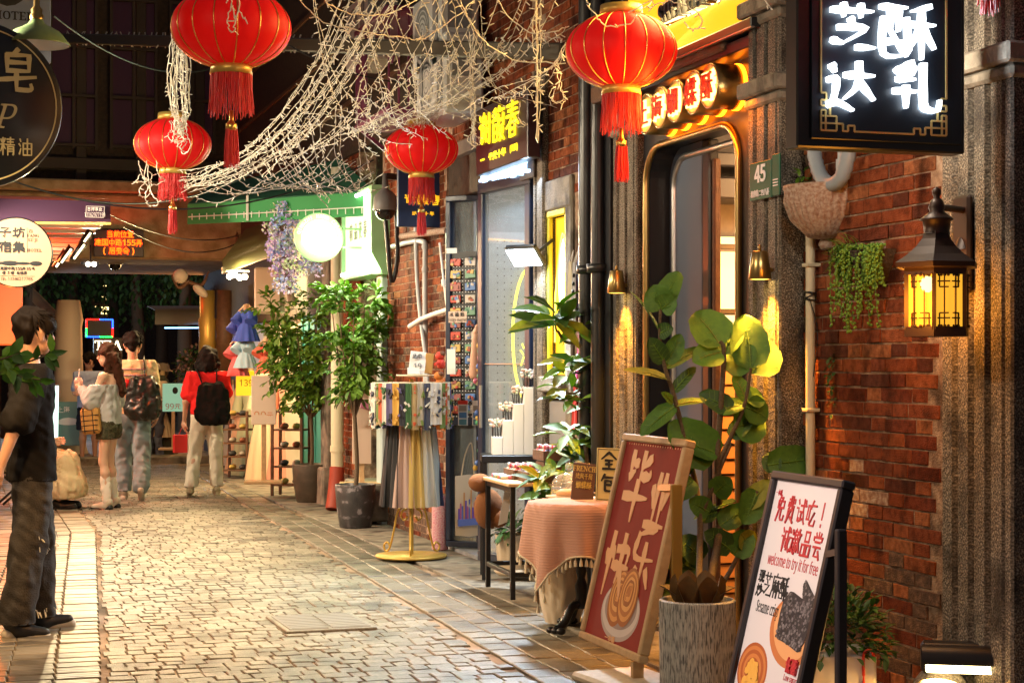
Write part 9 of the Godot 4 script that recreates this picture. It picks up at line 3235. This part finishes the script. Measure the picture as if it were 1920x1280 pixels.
func people() -> void:
	folds.seed = 12
	folds.frequency = 1.0
	folds.fractal_octaves = 1
	var cloth := func(called: String, c: Color, relief := 0.08):
		var q := weave(mat(called, c, 0.9), relief)
		q.metallic_specular = 0.2
		return q
	var blk: StandardMaterial3D = cloth.call("black_cotton", lin(0.011, 0.010, 0.010))
	var white: StandardMaterial3D = mat("shoe_white", lin(0.55, 0.5, 0.42), 0.6)
	# the man standing at the left edge, seen from behind and to his left
	var man := person("man in a loose black T-shirt and ripped dark jeans standing at the left edge", at_feet(58, 1183), 1.68, 1.71, {"cell": 0.013, "tone": "a", "look": 0.35, "top": blk, "hem": 0.83, "loose": 1.3, "crumple": 0.007, "sleeve": 0.9, "leg": 1.2, "leg_crumple": 0.006, "cuff_y": 0.06,
		"trousers": rough_mat("washed_denim", [[0.0, lin(0.014, 0.012, 0.011)], [0.5, lin(0.026, 0.022, 0.02)], [1.0, lin(0.055, 0.048, 0.042)]], 0.012, 1.6, 0.9, 0.2, false, 201, 5, false), "shoes": mats["black_paint"], "soles": white, "hair": "short",
		"pose": {"hl": v3(0.09, 0.92, 0), "kl": v3(0.11, 0.5, 0.05), "al": v3(0.13, 0.085, 0.06), "ar": v3(-0.13, 0.085, -0.1), "kr": v3(-0.11, 0.5, -0.03), "er": v3(-0.27, 1.15, -0.12), "wr": v3(-0.25, 0.92, -0.2), "el": v3(0.2, 1.13, 0.02), "wl": v3(0.16, 0.93, 0.06)}})
	var m := M.new()
	for k in 60:
		var e := -1 if k % 2 else 1
		var y: float = [0.52, 0.46, 0.12][k % 3]
		var a := rnd(-1.2, 1.2)
		var q := v3(0.115 * e + sin(a) * 0.1, y + rnd(-0.015, 0.015), (0.05 if e > 0 else -0.04) + cos(a) * 0.1)
		m.tube([q, q + v3(rnd(-0.01, 0.01), -rnd(0.01, 0.035), rnd(0.0, 0.012))], 0.0025, 4)
	part("frayed_threads", m, mats["tassel_cream"], man).set_meta("kind", "stuff")
	# woman with long hair and a drink
	var girl := person("young woman in a grey off-shoulder top and camouflage shorts holding a drink", at_feet(205, 951), -2.15, 1.63, {"tone": "b", "skin": lin(0.55, 0.34, 0.24), "look": 0.5, "slim": 0.82, "hair": "long", "hair_tone": "brown", "top": cloth.call("grey_jersey", lin(0.36, 0.37, 0.38)), "off_shoulder": true, "neckline": 1.33, "hem": 0.9, "sleeve": 1.0, "cuff": 0.75, "loose": 1.25, "crumple": 0.009, "leg": 1.25, "cuff_y": 0.74,
		"trousers": rough_mat("camouflage", [[0.0, lin(0.012, 0.014, 0.008)], [0.45, lin(0.02, 0.024, 0.012)], [0.5, lin(0.07, 0.075, 0.03)], [0.6, lin(0.09, 0.085, 0.04)], [0.66, lin(0.04, 0.03, 0.015)], [1.0, lin(0.05, 0.035, 0.02)]], 0.03, 2.4, 0.9, 0.0, false, 203, 2, false), "shoes": white, "soles": mats["black_paint"], "socks": cloth.call("sock_white", lin(0.62, 0.58, 0.52)),
		"pose": {"el": v3(0.23, 1.16, 0.1), "wl": v3(0.1, 1.3, 0.3), "er": v3(-0.22, 1.14, 0.06), "wr": v3(-0.06, 1.22, 0.28), "kl": v3(0.09, 0.5, 0.03), "kr": v3(-0.08, 0.5, 0.05), "ar": v3(-0.1, 0.085, 0.0)}, "curl": 0.8})
	var cup := thing("drink_cup", "clear cup of pink drink with a straw in the young woman's hand", "cup", girl.transform * (v3(0.03, 1.21, 0.36) * (1.63 / 1.75)), 0)
	m = M.new()
	m.lathe([v2(0.0, 0.0), v2(0.032, 0.0), v2(0.045, 0.14), v2(0.047, 0.145), v2(0.03, 0.18), v2(0.0, 0.185)], 18)
	part("cup", m, mat("drink_pink", lin(0.62, 0.42, 0.36), 0.25), cup)
	m = M.new()
	m.tube([v3(0, 0.17, 0), v3(0.01, 0.27, 0)], 0.006, 6)
	part("straw", m, mats["white_paint"], cup)
	var bag := thing("checked_bag", "tan checked shoulder bag at the young woman's hip", "bag", girl.transform * v3(0.2, 0.88, 0.1), girl.rotation.y)
	m = M.new()
	m.box(v3(0, 0, 0), v3(0.1, 0.27, 0.2), Basis(Vector3.RIGHT, 0.1), 0.03)
	part("bag", m, cloth.call("tan_check", lin(0.4, 0.22, 0.07)), bag)
	for k in 6:
		m = M.new()
		m.box(v3(0, -0.1 + 0.05 * k, 0) if k < 4 else v3(0, 0, -0.05 + 0.1 * (k - 4)), v3(0.106, 0.008, 0.19) if k < 4 else v3(0.106, 0.25, 0.008), Basis(Vector3.RIGHT, 0.1))
		part("check_stripe", m, mats["black_paint"], bag)
	# man in the striped shirt walking away
	var st := person("man in a pale striped T-shirt and light jeans walking away behind the young woman", at_feet(248, 934), 3.0, 1.77, {"tone": "a", "top": cloth.call("cream_jersey", lin(0.6, 0.48, 0.28)), "hem": 0.9, "loose": 1.15, "trousers": cloth.call("light_denim", lin(0.2, 0.26, 0.29), 0.2), "leg": 1.12, "leg_crumple": 0.008, "cuff_y": 0.07, "shoes": white, "hair": "short",
		"pose": {"kl": v3(0.1, 0.5, 0.12), "al": v3(0.1, 0.085, 0.1), "kr": v3(-0.1, 0.5, -0.02), "ar": v3(-0.1, 0.16, -0.26), "el": v3(0.24, 1.13, -0.06), "wl": v3(0.24, 0.9, 0.05)}})
	for k in 7:
		m = M.new()
		var pts := []
		for q in 33:
			var a := TAU * q / 32
			pts.append(v3(cos(a) * 0.205, 1.0 + 0.065 * k, sin(a) * 0.13 - 0.002))
		m.tube(pts, 0.009, 5, false, 1.0)
		part("stripe", m, mat("stripe_mauve", lin(0.38, 0.22, 0.24), 0.85), st)
	backpack("black leather backpack on the striped man's right shoulder with a red pompom", st, v3(-0.12, 1.1, -0.24), v3(0.17, 0.25, 0.1), mat("black_leather", lin(0.012, 0.013, 0.012), 0.35), [[v3(-0.14, 1.25, -0.17), v3(-0.12, 1.5, -0.06), v3(-0.13, 1.45, 0.08), v3(-0.2, 1.2, 0.0)]])
	m = M.new()
	m.ball(st.transform * v3(0.05, 1.24, -0.24), v3(0.045, 0.045, 0.045), 10, 7)
	solo("pompom", m, mats["tassel_red"], "red pompom hanging from the black leather backpack", "pompom")
	# woman in red
	var rw := person("woman in a red T-shirt and white trousers walking with a black backpack", at_feet(388, 926), 3.05, 1.62, {"tone": "a", "hair": "bob", "top": cloth.call("red_jersey", lin(0.62, 0.02, 0.02)), "hem": 0.95, "loose": 1.15, "trousers": cloth.call("white_cotton", lin(0.6, 0.54, 0.44), 0.15), "leg": 1.0, "leg_crumple": 0.008, "cuff_y": 0.09, "shoes": mat("shoe_cream", lin(0.5, 0.42, 0.28), 0.6), "slim": 1.03,
		"pose": {"kr": v3(-0.1, 0.5, 0.02), "ar": v3(-0.11, 0.085, 0.0), "kl": v3(0.15, 0.5, 0.05), "al": v3(0.2, 0.11, -0.12), "el": v3(0.25, 1.12, 0.0), "wl": v3(0.27, 0.88, 0.06), "er": v3(-0.24, 1.15, 0.06), "wr": v3(-0.17, 1.1, 0.26)}})
	backpack("black fabric backpack worn by the woman in red", rw, v3(-0.05, 1.03, -0.22), v3(0.17, 0.25, 0.1), blk, [[v3(-0.1, 1.15, -0.16), v3(-0.1, 1.36, -0.1), v3(-0.12, 1.36, 0.03)], [v3(0.03, 1.15, -0.16), v3(0.11, 1.36, -0.1), v3(0.12, 1.36, 0.03)]])
	var pb := thing("paper_bag", "small red and white paper carrier bag in the woman's left hand", "bag", rw.transform * v3(0.25, 0.56, 0.08), rw.rotation.y + 0.2)
	for k in 2:
		m = M.new()
		m.box(v3(0.045 - 0.115 * k, 0, 0), v3(0.15 if k == 0 else 0.08, 0.2, 0.08), Basis(), 0.004)
		part("side", m, mats["tassel_red"] if k == 0 else white, pb)
	m = M.new()
	m.tube(curve([v3(-0.03, 0.1, 0), v3(0, 0.21, 0), v3(0.06, 0.1, 0)]), 0.004, 5)
	part("handle", m, mats["sign_red"], pb)
	# people beyond the gateway
	var pol := person("man in pale blue polo shirt and navy shorts using a phone in the passage", at_feet(166, 866), 0.25, 1.6, {"tone": "a", "nod": 0.35, "cell": 0.02, "top": cloth.call("blue_pique", lin(0.3, 0.36, 0.6)), "hem": 0.86, "trousers": cloth.call("navy_twill", lin(0.014, 0.016, 0.03)), "cuff_y": 0.52, "leg": 1.3, "shoes": mats["black_paint"], "hair": "short", "pose": {"el": v3(0.25, 1.12, 0.05), "wl": v3(0.09, 1.08, 0.28), "er": v3(-0.25, 1.12, 0.05), "wr": v3(-0.06, 1.08, 0.28)}})
	person("child in a white cap and shirt carrying a cream jacket in the passage", at_feet(288, 862), -0.5, 1.42, {"tone": "b", "cell": 0.02, "slim": 0.95, "top": cloth.call("cream_cotton", lin(0.55, 0.42, 0.32)), "hem": 0.92, "trousers": cloth.call("grey_denim", lin(0.1, 0.12, 0.17)), "shoes": white, "hair": "short", "pose": {"el": v3(0.24, 1.14, 0.06), "wl": v3(0.15, 1.05, 0.25)}})
	m = M.new()
	var cc := at_feet(288, 862) + v3(0, 1.36, 0)
	m.lathe([v2(0.1, 0.0), v2(0.1, 0.05), v2(0.07, 0.1), v2(0.0, 0.115)], 16, cc)
	m.box(cc + v3(-0.04, 0.01, 0.12), v3(0.13, 0.012, 0.1), Basis(Vector3.UP, -0.4), 0.004)
	solo("baseball_hat", m, white, "white cap on the child in the passage", "cap")
	gown("cream jacket draped over the child's arm", at_feet(283, 860) + v3(0.12, 0.34, 0.22), 0.68, 0.2, lin(0.6, 0.5, 0.32), 0.001)
	# seated woman half hidden behind the standing man
	var sea := person("seated person in a cream skirt half hidden by the standing man", at_feet(34, 952), 1.3, 1.6, {"tone": "b", "cell": 0.02, "hair": "long", "top": cloth.call("seat_top", lin(0.3, 0.2, 0.14)), "hem": 0.5, "shoes": mats["black_paint"], "pose": {"head": v3(0, 1.2, 0.02), "neck": v3(0, 1.05, -0.01), "chest": v3(0, 0.86, 0), "waist": v3(0, 0.66, 0), "pelvis": v3(0, 0.54, 0), "sl": v3(0.17, 1.0, 0), "sr": v3(-0.17, 1.0, 0), "el": v3(0.22, 0.76, 0.1), "er": v3(-0.22, 0.76, 0.1), "wl": v3(0.14, 0.74, 0.36), "wr": v3(-0.12, 0.74, 0.34), "hl": v3(0.1, 0.52, 0.02), "hr": v3(-0.1, 0.52, 0.02), "kl": v3(0.12, 0.52, 0.44), "kr": v3(-0.12, 0.52, 0.44), "al": v3(0.12, 0.085, 0.46), "ar": v3(-0.12, 0.085, 0.46)}})
	m = M.new()
	caps_sdf(m, [[v3(0.12, 0.48, 0.0), v3(0.15, 0.46, 0.42), 0.16, 0.12], [v3(-0.12, 0.48, 0.0), v3(-0.15, 0.46, 0.42), 0.16, 0.12], [v3(0.13, 0.44, 0.46), v3(0.15, 0.2, 0.5), 0.12, 0.16], [v3(-0.13, 0.44, 0.46), v3(-0.15, 0.2, 0.5), 0.12, 0.16], [v3(0, 0.45, 0.2), v3(0, 0.2, 0.45), 0.16, 0.2]], 0.018, 0.08, 0.012, 0.1)
	part("skirt", m, cloth.call("cream_skirt", lin(0.55, 0.45, 0.28)), sea)
	var chr := thing("folding_chair", "black folding chair under the seated person", "chair", sea.position, sea.rotation.y)
	m = M.new()
	m.box(v3(0, 0.37, 0.05), v3(0.4, 0.025, 0.38), Basis(), 0.008)
	part("seat", m, mats["black_metal"], chr)
	for e in 4:
		m = M.new()
		m.bar(v3(-0.18 + 0.36 * (e % 2), 0.02, -0.2 if e < 2 else 0.26), v3(-0.18 + 0.36 * (e % 2), 0.38, 0.2 if e < 2 else -0.16), 0.022, 0.022)
		part("leg", m, mats["black_metal"], chr)
	# the forearm and hand that hold a phone up behind the glass door's post
	var hp := at_depth(893, 640, 12.75)
	var ht := thing("person", "raised forearm and hand of a person filming beside the glass door", "person", hp)
	m = M.new()
	caps_sdf(m, [[v3(0.0, -0.24, -0.05), v3(-0.005, 0.02, 0), 0.04, 0.027]], 0.01, 0.02)
	caps_sdf(m, hand_caps(v3(-0.005, 0.02, 0), v3(0.25, 1, 0), v3(0.6, 0.1, 0.5).normalized(), 1.1, 0.8, 1.0), 0.005, 0.008)
	part("body", m, mats["skin_a"], ht)
	var ph := thing("phone", "dark phone held up in the raised hand by the glass door", "phone", hp + v3(0.05, 0.12, 0.02), 0.3)
	m = M.new()
	m.box(Vector3.ZERO, v3(0.075, 0.15, 0.01), Basis(Vector3.BACK, -0.3), 0.004)
	part("case", m, mats["black_paint"], ph)
	var ph2 := thing("phone", "phone in the polo-shirted man's hands", "phone", pol.transform * v3(0.01, 1.02, 0.3), 0.2)
	m = M.new()
	m.box(Vector3.ZERO, v3(0.07, 0.14, 0.01), Basis(Vector3.RIGHT, -0.6), 0.004)
	part("case", m, mats["black_paint"], ph2)
